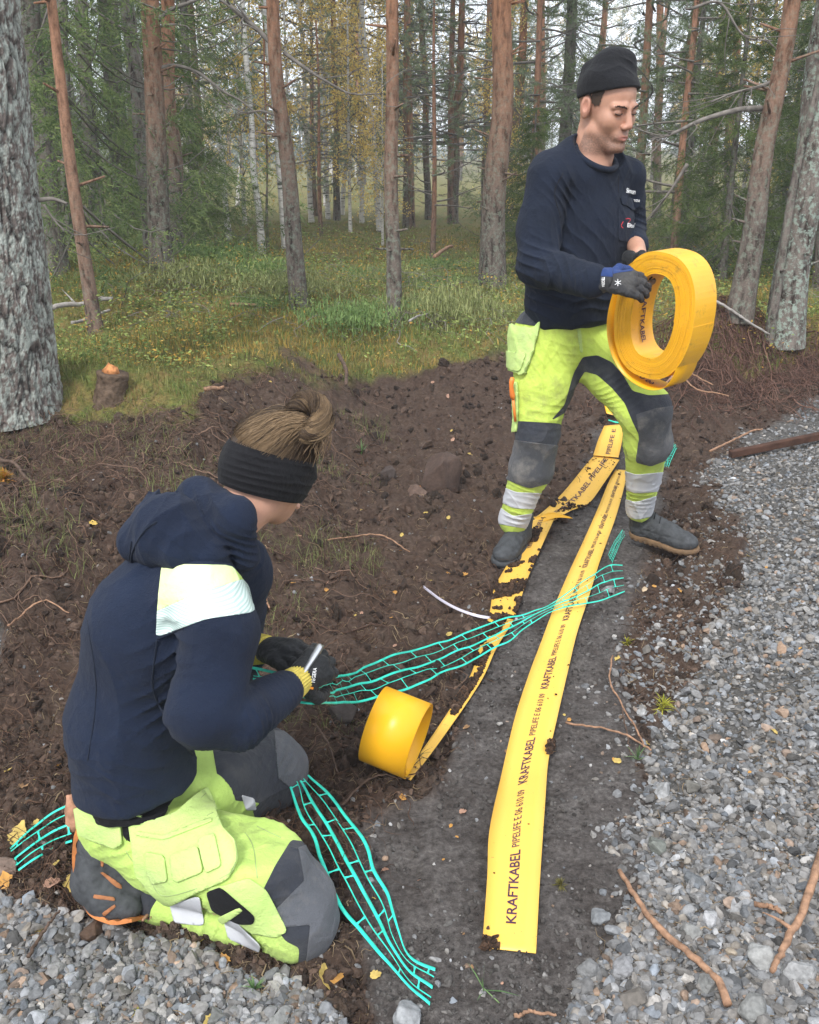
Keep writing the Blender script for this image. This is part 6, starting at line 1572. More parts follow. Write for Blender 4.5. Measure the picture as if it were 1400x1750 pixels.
near_tree('stout lichen spotted pine just behind the left shoulder of the standing worker', 'tree', 842, 500, 860, 0, 44, 33, m_pine, PH, 1.1, 16, stubs=24)
near_tree('leaning orange pine right of the carried coil', 'tree', 1262, 552, 1345, 20, 42, 27, m_pine, PIN[1], 1.1, 15, stubs=26)
near_tree('thick leaning pine at the right edge of the photo', 'tree', 1338, 592, 1412, 60, 60, 48, m_pinebig, PH, 1.1, 16, sides=60, stubs=18)
near_tree('thin dark stem leaning along the thick right edge pine', 'tree', 1312, 590, 1398, 120, 15, 12, m_spr, None, H=8, stubs=10)
near_tree('grey trunk half hidden at the far right edge behind the thick pine', 'tree', 1398, 560, 1440, 0, 34, 26, m_pine, PIN[1], 1.1, 14, dist=8.8, stubs=12)
# middle distance pines one can tell by place
for (lab, b_, t__, w0, w1, dist) in [('thin red pine left of the stout pine', (775, 420), (790, 0), 13, 10, 17), ('thin red pine leaning behind the stout pine on its right', (868, 400), (897, 0), 15, 12, 15), ('thin orange pine between the middle pine and the stout pine', (732, 440), (722, 0), 11, 9, 19),
      ('orange pine above the carried coil', (1148, 430), (1190, 60), 20, 15, 13), ('paired orange pine right of the one above the coil', (1196, 440), (1240, 30), 16, 13, 16), ('far orange pine near the top right corner', (1230, 470), (1262, 0), 14, 11, 18), ('slender pine just right of the middle pine', (695, 470), (694, 0), 12, 9, 16),
      ('slender pine above the beanie', (1118, 420), (1128, 0), 13, 11, 20), ('brown dead stem between birches left of centre', (460, 470), (456, 300), 5, 3, 13), ('pine stem left of the stout pine near the shoulder', (826, 430), (834, 0), 13, 10, 20), ('straight stem in the gap left of the middle pine', (578, 450), (572, 0), 11, 8, 17), ('dark stem between the thick trunk and the slim leaning pine', (118, 455), (108, 0), 17, 14, 12)]:
    near_tree(lab, 'tree', *b_, *t__, w0*1.1, w1*1.1, m_pine if 'dark' not in lab else m_spr, PIN[rt.integers(0, 4)] if 'dead' not in lab else None, rt.uniform(.9, 1.1), 13, dist=dist, sides=10, stubs=12)
# birches
for i, (b_, t__, w0, dist) in enumerate([((450, 475), (430, 200), 11, 12.5), ((492, 472), (468, 180), 13, 13), ((396, 470), (380, 280), 9, 13.5), ((536, 480), (520, 150), 8, 16), ((650, 450), (628, 120), 9, 15), ((586, 440), (606, 60), 7, 19), ((695, 430), (700, 120), 7, 20), ((352, 440), (345, 150), 6, 20), ((412, 450), (420, 120), 6, 22), ((560, 450), (548, 80), 6, 24)]):
    near_tree('white stemmed yellow birch in the thin wood left of the middle pine', 'birch', *b_, *t__, w0*1.15, w0*.9, m_bir, BIR[i % 3], rt.uniform(.9, 1.1), 9, 'slender birches in the background', 8, 0, dist=dist, stubs=0, name='birch_tree')
# --- the young wood behind: copies that nothing tells apart share a label
def simple(kind, proto, h, m, r0_, label, grp, cat='tree'):
    r0 = root(kind, (0, -50, 0)); tag(r0, label, cat, grp)
    zs = np.linspace(0, h*.97, 8); pts = np.c_[np.sin(zs)*.04*r0_/.08, np.cos(zs*.7)*.04*r0_/.08, zs]
    raw('trunk', trunk_mesh('trunk', pts, r0_*(1-.85*zs/h)+.008, 9, m, 0, .2, 3, 6), r0)
    raw('crown', proto[0], r0); raw('branch', proto[1], r0)['kind'] = 'stuff'; return r0
KIND = {
 's0': simple('spruce_tree', SPR[0], 7.5, m_spr, .10, 'dark green spruce in the wood behind the clearing', 'spruces in the background'),
 's1': simple('spruce_tree', SPR[1], 5, m_spr, .07, 'bushy young spruce in the wood behind the clearing', 'young spruces in the background'),
 's2': simple('spruce_tree', SPR[2], 11, m_spr, .13, 'tall sparse spruce in the wood behind the clearing', 'tall spruces in the background'),
 's3': simple('spruce_tree', SPR[3], 3, m_spr, .04, 'small light green spruce sapling at the edge of the wood', 'spruce saplings at the wood edge'),
 'p0': simple('pine_tree', PIN[0], 9, m_pine, .11, 'low branched grey green pine in the wood behind the clearing', 'low branched pines in the background'),
 'p1': simple('pine_tree', PIN[1], 13, m_pine, .12, 'tall bare stemmed pine deep in the wood', 'tall pines in the background'),
 'p2': simple('pine_tree', PIN[2], 6, m_red, .06, 'young pale green pine in the wood behind the clearing', 'young pines in the background'),
 'p3': simple('pine_tree', PIN[3], 15, m_pine, .14, 'high crowned red pine deep in the wood', 'high crowned pines in the background'),
 'b2': simple('birch_tree', BIR[3], 5, m_bir, .03, 'young yellow green birch between the pines', 'young birches in the background', 'birch'),
 'b0': simple('birch_tree', BIR[0], 9, m_bir, .05, 'yellow leaved birch deep in the wood', 'yellow birches in the background', 'birch'),
 'b1': simple('birch_tree', BIR[1], 12, m_bir, .07, 'tall golden birch deep in the wood', 'golden birches in the background', 'birch')}
used = set()
def plant(k, x, y, sc=1.0):
    o = KIND[k]
    if k in used: o = dup(o)
    used.add(k); o.location = (x, y, float(hbase(x, y))-.05); o.rotation_euler = (0, 0, rt.uniform(0, 6.28)); o.scale = (sc, sc, sc*rt.uniform(.95, 1.1)); return o
def wx(px, y): return (px-700)/F_PX*(y*CT+.4)
for k, px, y, sc in [('s0', 180, 12.5, 1.0), ('s0', 30, 14.5, .95), ('s2', 215, 14, .9), ('s2', 120, 13, 1.0), ('s1', 345, 12.2, .95), ('s3', 310, 10.5, .8), ('s1', 10, 13, 1.0), ('s0', -120, 12, 1.1), ('s0', 230, 16, 1.0),
                     ('s0', 955, 14, .95), ('p2', 905, 12.5, .8), ('p2', 1010, 18, 1.0), ('p2', 1080, 12.5, 1.0), ('s1', 1165, 12, .8), ('b2', 1265, 14, .9), ('p2', 1150, 10.5, .7), ('b2', 1320, 13, 1.0), ('s3', 1235, 9.6, .9), ('s1', 1375, 10.5, .9), ('s0', 1460, 10, 1.0), ('s3', 905, 9.8, .55),
                     ('b2', 655, 13.5, .5), ('p2', 740, 12.5, .55), ('b2', 620, 16, 1.0), ('b2', 560, 18, 1.1), ('b2', 500, 15, .8), ('b2', 700, 19, 1.1), ('p2', 550, 14, .5), ('b2', 850, 13.3, .6), ('p2', 700, 16, .9), ('p2', 770, 17, 1.0), ('b2', 420, 16, .9), ('p2', 350, 17, 1.1), ('s3', 1330, 13, 1), ('p2', 540, 19, .8), ('b2', 600, 14.5, .7)]:
    plant(k, wx(px, y), y, sc)
nn = 0; placed = []
while nn < 46:
    y = 20+40*rt.uniform(); px = rt.uniform(-350, 1750)
    left = px < 330; mid = 330 < px < 760
    if px < 280: ks = ['s0', 's2', 's0', 'p3', 'p1', 's1']
    elif mid: ks = ['p1', 'b0', 'b1', 'b1', 'p3', 'b2', 'b2', 'p1']
    else: ks = ['p0', 'p1', 'p3', 'p3', 'p2', 'b2', 'b0', 'p1', 'p1', 'p2']
    x = wx(px, y)
    if any((x-a)**2+(y-b_)**2 < .9 for a, b_ in placed): continue
    if 380 < px < 470 and y < 30: continue
    placed.append((x, y)); plant(ks[rt.integers(len(ks))], x, y, rt.uniform(.75, 1.2)); nn += 1
for i in range(54):
    y = rt.uniform(9, 34); sg = rt.choice([-1, 1]); x = sg*(y*.62+rt.uniform(.5, 16)); plant(['p1', 's0', 'p3', 'b0', 'p0', 's2'][i % 6], x, y, rt.uniform(.8, 1.1))
for i in range(8):                           # trees beside and behind the camera, seen only from elsewhere
    a = rt.uniform(1.0, 5.3); d_ = rt.uniform(22, 36); plant(['p1', 'p3', 's0', 'p0'][i % 4], math.sin(a)*d_, math.cos(a)*d_, 1)
# far wood as one mass
def far_wood():
    r = np.random.default_rng(5); Vs, Fs, Cs, n = [], [], [], 0
    for i in range(150):
        y = r.uniform(60, 130); x = r.uniform(-.62, .62)*y; h = r.uniform(5, 10); z0 = float(hbase(x, y)); conif = r.uniform() < .62
        m_ = 330; t = r.uniform(.05, 1, m_); rad = (h*.13*(1-t)**.7+.25)*r.uniform(.2, 1, m_)**.5; a = r.uniform(0, 6.28, m_)
        if not conif: t = r.uniform(.3, 1, m_); rad = h*.15*np.sin(np.clip((t-.25)/.8, 0, 1)*3.1)*r.uniform(.2, 1, m_)+.1
        c = np.stack([x+np.cos(a)*rad, y+np.sin(a)*rad, z0+h*t], 1); d = np.stack([np.cos(a), np.sin(a), -.5+0*a], 1)+r.normal(0, .6, (m_, 3)); d /= np.linalg.norm(d, axis=1)[:, None]
        tr_ = tris_leaf(r, c, d, r.uniform(.35, .8, m_), r.uniform(.12, .3, m_), 0); Vs.append(tr_.reshape(-1, 3))
        q = r.uniform(0, 1, (m_, 1)); col = (np.array([.09, .12, .07])*(1-q)+np.array([.2, .24, .15])*q) if conif else (np.array([.35, .24, .06])*(1-q)+np.array([.5, .38, .12])*q)
        Cs.append(np.repeat(col, 3, 0)); Fs.append(np.arange(m_*3).reshape(-1, 3)+n); n += m_*3
        w = .09; q_ = np.array([[x-w, y, z0], [x+w, y, z0], [x+w*.4, y, z0+h*.9], [x-w*.4, y, z0+h*.9], [x, y+w, z0], [x, y+w, z0+h*.9]])
        Vs.append(q_); Cs.append(np.tile(np.array([.2, .13, .1]), (6, 1))); Fs.append(np.array([[0, 1, 2], [0, 2, 3], [1, 4, 5], [1, 5, 2], [4, 0, 3], [4, 3, 5]])+n); n += 6
    return mesh('far_wood', np.vstack(Vs), np.vstack(Fs), [m_leaf], False, np.vstack(Cs))
tag(put('far_wood', far_wood()), 'mixed pine and birch wood fading far behind the clearing', 'wood', None, 'stuff')

# --- single branches that show: bent limbs reaching from the middle pines
def limb(label, pts, Y, w0, w1, sub=8, seed=0, parent=None):
    r = np.random.default_rng(seed); mb = MB(); q = cr([P(x, y, Y+dy) for x, y, dy in pts], 22); mb.tube(q, np.linspace(w0, w1, 22), 6)
    for k in range(sub):
        i = r.integers(4, 21); d = nrm(q[i]-q[i-1]); e = nrm(d*.7+r.normal(0, .6, 3)); L = r.uniform(.12, .45); m1 = q[i]+e*L*.5+r.normal(0, .03, 3); mb.tube(cr([q[i], m1, q[i]+e*L], 6), np.linspace(w1*.8, .0015, 6), 4)
    return put('branch', mb.mesh('branch', [m_twig]), parent)
kids = {o['label']: o for o in COL.objects if o.parent is None and 'label' in o}
def tr_by(s_): return next(o for l, o in kids.items() if s_ in l)
bun = tr_by('bent branches above'); tw = tr_by('front one of the twin'); rp = tr_by('leaning orange pine right of'); bigp = tr_by('thick lichen'); sp_ = tr_by('stout lichen')
yb_ = bun.location.y; limb('', [(478, 90, 0), (440, 50, 0), (400, 15, 0), (360, -10, 0)], yb_, .020, .009, 10, 1, bun)
limb('', [(486, 90, 0), (520, 115, -.1), (560, 140, -.2), (600, 160, -.2), (650, 160, -.3)], yb_, .014, .004, 10, 2, bun)
limb('', [(486, 205, 0), (450, 190, 0), (410, 190, .1), (370, 150, .1)], yb_, .010, .003, 9, 8, bun)
yt = tw.location.y; limb('', [(270, 118, 0), (300, 112, 0), (340, 125, 0), (380, 155, -.1), (420, 178, -.1), (470, 225, -.2)], yt, .018, .005, 10, 3, tw)
limb('', [(262, 40, 0), (290, 18, 0), (330, 2, 0), (360, -8, 0)], yt, .020, .010, 6, 4, tw)
limb('', [(275, 45, 0), (300, 42, 0), (340, 50, 0), (372, 60, 0)], yt, .010, .003, 9, 9, tw)
yr = rp.location.y; limb('', [(1300, 185, 0), (1260, 188, -.1), (1200, 205, -.2), (1150, 228, -.3), (1112, 238, -.3)], yr, .020, .005, 9, 5, rp)
limb('', [(1318, 140, 0), (1290, 150, 0), (1250, 160, 0), (1215, 175, 0)], yr, .012, .004, 8, 6, rp)
limb('', [(1175, 280, 0), (1150, 320, 0), (1112, 372, 0)], yr+.5, .013, .005, 3, 7, rp)
limb('', [(1180, 15, 0), (1230, 5, 0), (1270, 60, 0), (1320, 70, 0)], yr, .010, .004, 8, 10, rp)
limb('', [(66, 342, 0), (90, 340, 0), (115, 348, 0)], bigp.location.y, .012, .006, 0, 11, bigp); limb('', [(75, 350, 0), (92, 375, 0), (110, 395, 0)], bigp.location.y, .006, .003, 3, 12, bigp)
limb('', [(848, 105, 0), (820, 100, 0), (790, 90, 0), (765, 100, 0)], sp_.location.y, .010, .003, 7, 13, sp_)
# relief bark on the nearest trunk: thick plates between dark furrows
tr_o = next(c for c in big.children if c.name.startswith('trunk'))
def plated(pts, rad, nz, ns, z1, seed, depth):
    P_ = cr(pts, nz); R_ = np.interp(np.linspace(0, 1, nz), np.linspace(0, 1, len(rad)), rad); a = np.linspace(0, 2*np.pi, ns, endpoint=False)
    zz = P_[:, 2]; R_ = R_*(1+.22*np.exp(-zz/.25))
    A, Z = np.meshgrid(a, zz); r0 = R_[:, None]*np.ones_like(A)
    q = np.stack([np.cos(A)*r0*26, np.sin(A)*r0*26, Z*6.5], -1).reshape(-1, 3)+seed
    w = q+np.stack([vn(q*.7), vn(q*.7+9), vn(q*.7+19)], 1)*.7
    f1 = 1-np.abs(vn(w)); f2 = 1-np.abs(vn(w*2.1+7)); fur = np.clip(np.maximum(f1**7, .7*f2**9), 0, 1)
    d = depth*(-fur+.25*vn(q*3)+.12*vn(q*8)).reshape(A.shape); rr = r0+d
    V = np.stack([P_[:, :1]+np.cos(A)*rr, P_[:, 1:2]+np.sin(A)*rr, Z], -1).reshape(-1, 3)
    i = np.arange(nz-1)[:, None]*ns; j = np.arange(ns)[None]; j2 = (j+1) % ns
    F = np.stack([i+j, i+j2, i+ns+j2, i+ns+j], -1).reshape(-1, 4)
    lich = sstep(.0, .22, fbm(q*1.7*np.array([1, 1, 2.2])+31, 5, .8)+.12)*(1-fur*.8)
    g = (.5+.5*fbm(q*2.5, 3))[:, None]; base = np.array([.10, .08, .07])*(1-g)+np.array([.23, .195, .175])*g
    base = base*(1-.88*fur[:, None]); lic = np.array([.26, .29, .26])*(1-g)+np.array([.46, .49, .44])*g
    col = base*(1-lich[:, None]*.92)+lic*lich[:, None]*.92
    return V, F, col
m_plate = attr_mat('plated_bark', .93, .35, 60, .8, 130, .006, spec=.15)
zs = np.linspace(0, 4.2, 9); sl = (bp[3]-bp[0])/bp[3][2]
lowp = np.array([np.array([np.interp(z, bp[:, 2], bp[:, 0]), np.interp(z, bp[:, 2], bp[:, 1]), z]) for z in zs]); 
rb_ = 196/2*mpp(bb); rr_b = np.linspace(rb_*1.02, rb_*.88, 9)+.006
V_, F_, c_ = plated(lowp, rr_b, 620, 420, 4.2, 5.0, .013)
old = tr_o.data; tr_o.data = mesh('trunk', V_, F_, [m_plate], True, c_)
up_ = raw('upper_trunk', old, big); up_.location = (0, 0, .0)
# carve: keep only the upper piece of the plain stem
import bmesh
bm__ = bmesh.new(); bm__.from_mesh(old); bmesh.ops.delete(bm__, geom=[v for v in bm__.verts if v.co.z < 3.9], context='VERTS'); bm__.to_mesh(old); bm__.free()
# ================= separate stones, leaves, sticks =================
def boulder(label, px, py, wpx, hpx, seed, c, cat='stone', flat=.75, grp=None, sink=.3):
    p = GP(px, py); r_ = wpx/2*mpp(p); v, f = rock(3, seed, 12, .10); v = v*(1+.04*vn(v*7+seed))[:, None]
    v = v*np.array([r_*1.15, r_*1.1, hpx/2*mpp(p)*1.3]); a = seed*1.3; Rz = np.array([[math.cos(a), -math.sin(a), 0], [math.sin(a), math.cos(a), 0], [0, 0, 1]]); v = v@Rz.T
    z0 = float(hs(p[0], p[1])); v[:, 2] += hpx/2*mpp(p)*(1-sink)
    o = bpy.data.objects.new('stone', mesh('stone', v, f, [m_stone], seed % 3 == 0, np.array(c)*(1+.15*vn(v*30+seed))[:, None])); COL.objects.link(o); o.location = (p[0], p[1]+.0, z0)
    return tag(o, label, cat, grp)
boulder('large round brown boulder half buried in the peat left of the standing worker', 752, 838, 76, 90, 3, (.07, .045, .035))
boulder('fist sized brown stone below the large boulder', 712, 848, 34, 30, 6, (.10, .065, .05)); boulder('small dark stone left of the large boulder', 664, 812, 24, 22, 9, (.06, .045, .04))
boulder('muddy flat stone behind the small tape roll', 585, 1228, 52, 34, 12, (.05, .04, .035)); boulder('brown flat stone at the left edge beside the net piece', 8, 1482, 50, 36, 15, (.22, .16, .13))
boulder('round clod of brown earth beside the shoe', 157, 1600, 46, 36, 18, (.06, .035, .022), 'clod')
i = 0
SL = [(1303, 1655, 62, 50, (.38, .38, .37), 'big pale stone between the two thick sticks at lower right'), (1362, 1668, 56, 44, (.36, .36, .36), 'big pale stone right of the lower end of the right stick'), (1208, 1700, 44, 38, (.25, .25, .24), 'grey stone just left of the lower stick end'), (1024, 1567, 36, 26, (.24, .25, .26), 'lone blue grey stone on the dark sand beside the tape end'), (1004, 1662, 40, 38, (.22, .22, .22), 'grey stone at the foot of the dark sand, lower middle'), (1060, 1660, 46, 34, (.30, .30, .31), 'pale layered stone right of the lone stone'), (1178, 1600, 40, 34, (.30, .30, .29), 'angular stone left of the small broken stick'), (1210, 1582, 34, 42, (.46, .46, .47), 'bright upright stone near the broken stick'),
      (1122, 1458, 40, 38, (.18, .19, .17), 'greenish block where sand meets gravel'), (1182, 1352, 34, 36, (.20, .19, .17), 'brown grey block in the middle of the gravel edge'), (1133, 1362, 34, 40, (.44, .44, .44), 'white cornered stone at the gravel edge'), (1308, 1336, 42, 26, (.16, .15, .14), 'flat dark slab in the gravel at right'), (1080, 1720, 50, 40, (.19, .17, .15), 'dusty brown stone at the bottom edge'), (1290, 1740, 60, 36, (.24, .24, .23), 'wide grey stone at the bottom edge, right'), (1190, 1512, 42, 26, (.17, .18, .19), 'slate coloured slab above the small broken stick'),
      (700, 1748, 60, 44, (.36, .37, .38), 'pale stone at the bottom edge below the worker'), (480, 1752, 56, 30, (.26, .26, .25), 'grey stone in the gravel below the knee'), (372, 1738, 46, 26, (.22, .22, .21), 'flat grey stone at the bottom left gravel'), (218, 1662, 34, 28, (.30, .31, .33), 'blue grey stone below the shoe'), (72, 1748, 44, 30, (.36, .37, .39), 'pale stone in the bottom left corner'), (110, 1612, 40, 22, (.10, .09, .08), 'dark flat stone left of the clod'), (1040, 1012, 26, 20, (.26, .26, .26), 'grey pebble at the right end of the net'), (1095, 1218, 20, 14, (.5, .5, .5), 'white pebble in the brown strip beside the gravel')]
for (x, y, w, h, c, lab) in SL: i += 1; boulder(lab, x, y, w*.92, h*.85, 20+i, tuple(.72*v for v in c), sink=.45)
m_dleaf = attr_mat('dry_leaf', .75, .3, 40, .6, 60, .004, trans=.25)
def leaf(label, px, py, spx, col, seed, lobed=False, grp=None):
    r = np.random.default_rng(seed); p = GP(px, py); s_ = spx/2*mpp(p); n = 22; a = np.linspace(0, 2*np.pi, n, endpoint=False)
    rad = (1-.38*np.abs(np.sin(a/2))**.8)*(1+.10*np.sin(a*9)+.06*r.normal(size=n)) if not lobed else (.75+.35*np.abs(np.cos(a*2.5)))*(1+.08*r.normal(size=n))
    rings = [0, .5, 1]; V = [[0, 0, 0]]; 
    for q in (.5, 1.0): V += [[math.cos(t)*rad[k]*q, math.sin(t)*rad[k]*q*.85, 0] for k, t in enumerate(a)]
    V = np.array(V); V[:, 2] = .28*V[:, 0]**2*r.uniform(-.6, 1)+.45*np.abs(V[:, 1])*r.uniform(0, 1)+.12*vn(V*3+seed)+.05
    F = [[0, 1+k, 1+(k+1) % n] for k in range(n)]; Q = [[1+k, 1+n+k, 1+n+(k+1) % n, 1+(k+1) % n] for k in range(n)]
    V *= s_; R0 = rrot(1, r, .35)[0]; V = V@R0.T
    C = np.array(col)*(1+.18*vn(V/s_*3+seed))[:, None]
    o = bpy.data.objects.new('fallen_leaf', mesh('fallen_leaf', V, [np.array(F), np.array(Q)], [m_dleaf], True, C)); COL.objects.link(o); o.location = (p[0], p[1], float(hs(p[0], p[1]))+.006)
    return tag(o, label, 'leaf', grp)
YL, OR, BR, PK = (.60, .44, .13), (.58, .30, .08), (.34, .20, .10), (.46, .27, .19)
LV = [(553, 1690, 46, YL, 1, 'big pale yellow maple like leaf below the near knee'), (574, 1688, 34, OR, 1, 'torn orange leaf overlapping the big pale leaf'), (640, 1672, 22, YL, 0, 'small yellow leaf between knee and net end'), (376, 1650, 34, BR, 0, 'curled brown leaf below the reflective band'), (384, 1640, 26, OR, 0, 'orange curl lying on the brown curled leaf'), (343, 1608, 22, YL, 0, 'small tan leaf under the trouser cuff'), (362, 1745, 40, YL, 0, 'yellow leaf at the bottom edge left of the pale stone'),
      (58, 1348, 20, YL, 0, 'yellow leaf left of the hips above the net piece'), (100, 1316, 18, OR, 0, 'orange leaf topmost left of the sweater'), (45, 1362, 26, BR, 0, 'brown leaf above the net piece'), (8, 1510, 34, OR, 1, 'bright orange leaf at the left edge'), (50, 1540, 30, OR, 0, 'orange leaf below the net piece'), (95, 1490, 22, YL, 0, 'yellow leaf just left of the shoe sole'), (125, 1508, 30, YL, 1, 'yellow leaf touching the shoe sole'), (88, 1522, 34, PK, 0, 'pinkish leaf left of the shoe toe'), (30, 1430, 46, YL, 1, 'large pale leaf lying under the net piece'), (60, 1415, 30, YL, 0, 'pale leaf in the middle of the net piece'), (112, 1470, 24, BR, 0, 'brown leaf above the one touching the sole'), (120, 1388, 22, OR, 0, 'orange leaf right of the net piece beside the root stub'), (16, 1330, 20, YL, 0, 'yellow leaf at the far left above the net'), (70, 1600, 22, YL, 0, 'yellow leaf left of the earth clod'),
      (156, 884, 18, (.70, .48, .12), 0, 'round yellow leaf on the dark bank left of the hood'), (688, 1380, 18, OR, 0, 'orange leaf right of the far knee'), (660, 1492, 16, PK, 0, 'pinkish leaf right of the curved net'), (1056, 1303, 18, YL, 0, 'yellow leaf right of the clean tape, middle'), (790, 1392, 16, PK, 0, 'reddish leaf left of the clean tape'), (796, 1250, 14, BR, 0, 'brown leaf between the two tapes'), (792, 988, 14, OR, 0, 'orange leaf above the clear strip'), (512, 928, 14, PK, 0, 'pale leaf beside the face of the kneeling worker'), (558, 1004, 12, OR, 0, 'orange leaf up the slope beyond the hands'), (1100, 1000, 22, (.62, .48, .33), 0, 'pale tan leaf right of the net end'), (1163, 1012, 14, OR, 0, 'orange leaf on the grey slope'), (1320, 1256, 18, YL, 0, 'yellow leaf on the gravel at right'), (1228, 1496, 16, YL, 0, 'yellow leaf on the gravel in the lower right'), (1138, 1412, 16, OR, 0, 'orange leaf at the sand and gravel border'), (1055, 1126, 16, YL, 0, 'yellow leaf at the end of the thin twig'), (1107, 1270, 14, YL, 0, 'yellow leaf where the twigs cross'), (716, 840, 20, (.55, .24, .07), 0, 'orange bark flake beside the large boulder'), (728, 876, 12, YL, 0, 'yellow leaf below the large boulder'), (466, 880, 10, OR, 0, 'small orange leaf below the headband')]
for k, (x, y, s_, c, lb, lab) in enumerate(LV): leaf(lab, x, y, s_*1.1, c, 200+k, bool(lb))
r9 = np.random.default_rng(9)
for k in range(26):
    leaf('small birch leaf lying on the dark peat', r9.uniform(430, 860), r9.uniform(650, 1100), r9.uniform(8, 14), (YL, OR, PK, YL)[k % 4], 500+k, False, 'birch leaves on the peat')
for k in range(46):                           # small ones nobody can tell apart
    x, y = (r9.uniform(600, 1130), r9.uniform(900, 1700)) if k % 3 else (r9.uniform(1130, 1390), r9.uniform(850, 1700)); leaf('tiny dry leaf fragment lying among the soil and stones', x, y, r9.uniform(6, 11), (YL, OR, BR, PK)[k % 4], 400+k, False, 'leaf fragments')
m_stick = plain('stick_bark', (.27, .155, .095), .8, .3, 0, .45, 50, .7, 120, .004); m_dkstick = plain('dark_stick', (.09, .06, .045), .9, .2, 0, .4, 50, .5, 120, .004)
def stick(label, pts, w0, w1, m, lift=.01, side=(), name='stick'):
    q = [GP(x, y) for x, y in pts]; w = mpp(q[0]); Q = cr(q, 26); Q[:, 2] = hs(Q[:, 0], Q[:, 1])+lift+w0*w*.4; Q[:, 2] = np.convolve(np.pad(Q[:, 2], 4, 'edge'), np.ones(9)/9, 'valid')
    r = np.random.default_rng(len(label)); Q += r.normal(0, .0012, Q.shape); mb = MB(); mb.tube(Q, np.linspace(w0/2*w, w1/2*mpp(q[-1]), 26)*(1+.05*r.normal(size=26)), 8)
    for (i, a, L) in side:
        d = nrm(np.array([math.cos(a), math.sin(a), .25])); mb.tube(cr([Q[i], Q[i]+d*L*.5+np.array([0, 0, .004]), Q[i]+d*L], 6), np.linspace(w1/2*w*.8, .0008, 6), 5)
    return tag(put(name, mb.mesh(name, [m])), label, 'stick')
stick('thick reddish stick lying across the gravel from the sand to the bottom edge', [(1058, 1502), (1085, 1548), (1110, 1588), (1150, 1628), (1195, 1668), (1222, 1700), (1242, 1738)], 8, 15, m_stick, .02)
stick('thick knobbly orange stick at the right edge', [(1404, 1470), (1385, 1530), (1366, 1590), (1345, 1622), (1330, 1660), (1314, 1690)], 15, 10, m_stick, .03, ((14, 2.6, .06),))
stick('short broken stick left of the knobbly stick', [(1285, 1566), (1310, 1572), (1332, 1578)], 9, 8, m_stick, .02)
stick('thin pale twig pointing right from the clean tape', [(966, 1247), (1010, 1254), (1060, 1264), (1095, 1280), (1112, 1292)], 4, 3, m_stick, .02)
stick('long curved root twig running up beside the gravel', [(1046, 1130), (1042, 1175), (1062, 1215), (1085, 1255), (1100, 1285)], 3, 3, m_stick, .02); stick('thin brown twig crossing under the pale twig', [(1062, 1222), (1070, 1260), (1078, 1302)], 3, 2.5, m_dkstick, .02)
stick('forked root lying in front of the near shin', [(245, 1590), (262, 1568), (290, 1552), (325, 1566), (365, 1588)], 6, 5, m_stick, .035, ((9, -1.8, .05),)); stick('branching root on the soil right of the far knee', [(585, 1392), (615, 1362), (650, 1348), (690, 1352), (712, 1338)], 4, 2, m_dkstick, .015, ((8, .9, .05), (15, -1, .04), (12, 2.1, .05)))
stick('long dark twig left of the tapes below the net', [(540, 1255), (560, 1290), (575, 1330), (582, 1350)], 4, 2, m_dkstick, .02); stick('pale root stem bent on the left bank beside the hood', [(20, 1100), (35, 1060), (80, 1040), (120, 1062)], 4, 2, m_stick, .03)
stick('dark branch at the left edge of the bank', [(0, 800), (30, 815), (58, 835)], 7, 5, m_dkstick, .04, ((12, 1.2, .1), (16, -.8, .08))); stick('orange brown twig lying near the hands', [(432, 985), (448, 1015), (462, 1048)], 4, 3, m_stick, .03); stick('twig arching above the slope right of the bun', [(580, 640), (592, 660), (592, 690)], 7, 6, m_dkstick, .10)
stick('dark stick in the gravel at bottom left', [(52, 1655), (78, 1612), (105, 1575)], 7, 4, m_dkstick, .02); stick('long thin root hanging over the bank right of the large boulder', [(560, 935), (640, 925), (700, 945)], 3, 2, m_stick, .03); stick('thin stick on the earth heap behind the coil', [(1210, 795), (1260, 765), (1300, 755)], 4, 3, m_stick, .06)
stick('curved pale root at the bottom edge', [(880, 1750), (905, 1742), (950, 1748)], 7, 5, m_stick, .02); stick('reddish root on the heap at right', [(1120, 700), (1160, 668), (1215, 690)], 4, 2, m_stick, .10); stick('reddish crossed root on the heap at right', [(1140, 640), (1180, 700), (1240, 720)], 3, 2, m_stick, .12)
# fallen logs and stump in the clearing
def log(label, a, b_, w, m, lift=.05, side=()): return stick(label, [a, ((a[0]+b_[0])/2, (a[1]+b_[1])/2-1), b_], w, w*.7, m, lift, side, 'fallen_branch')
m_greyw = plain('grey_wood', (.26, .24, .22), .9, .2, 0, .3, 40, .5, 120, .004)
log('grey fallen branch beside the foot of the slim leaning pine', (92, 556), (196, 538), 9, m_greyw, .08, ((10, 2.2, .3), (18, -1.0, .25))); log('second grey branch crossing in the clearing at left', (125, 566), (190, 545), 6, m_greyw, .05); log('broken pale branch on the ground right of the middle pine', (742, 488), (772, 465), 7, m_stick, .25)
log('thin fallen branch in front of the bent branch pine', (395, 536), (440, 534), 6, m_stick, .06); log('grey branch lying right of the coil', (1215, 560), (1310, 610), 5, m_greyw, .12, ((12, 1, .3),)); log('pale broken piece of wood on the bank behind the bun', (352, 688), (384, 684), 8, m_stick, .04); log('thin fallen branch in the brush left of the stout pine', (700, 590), (770, 540), 4, m_greyw, .12)
p = GP(190, 662); st_ = root('tree_stump', (p[0], p[1], float(hs(p[0], p[1])))); tag(st_, 'broken stump with torn orange wood at the edge of the dug bank', 'stump')
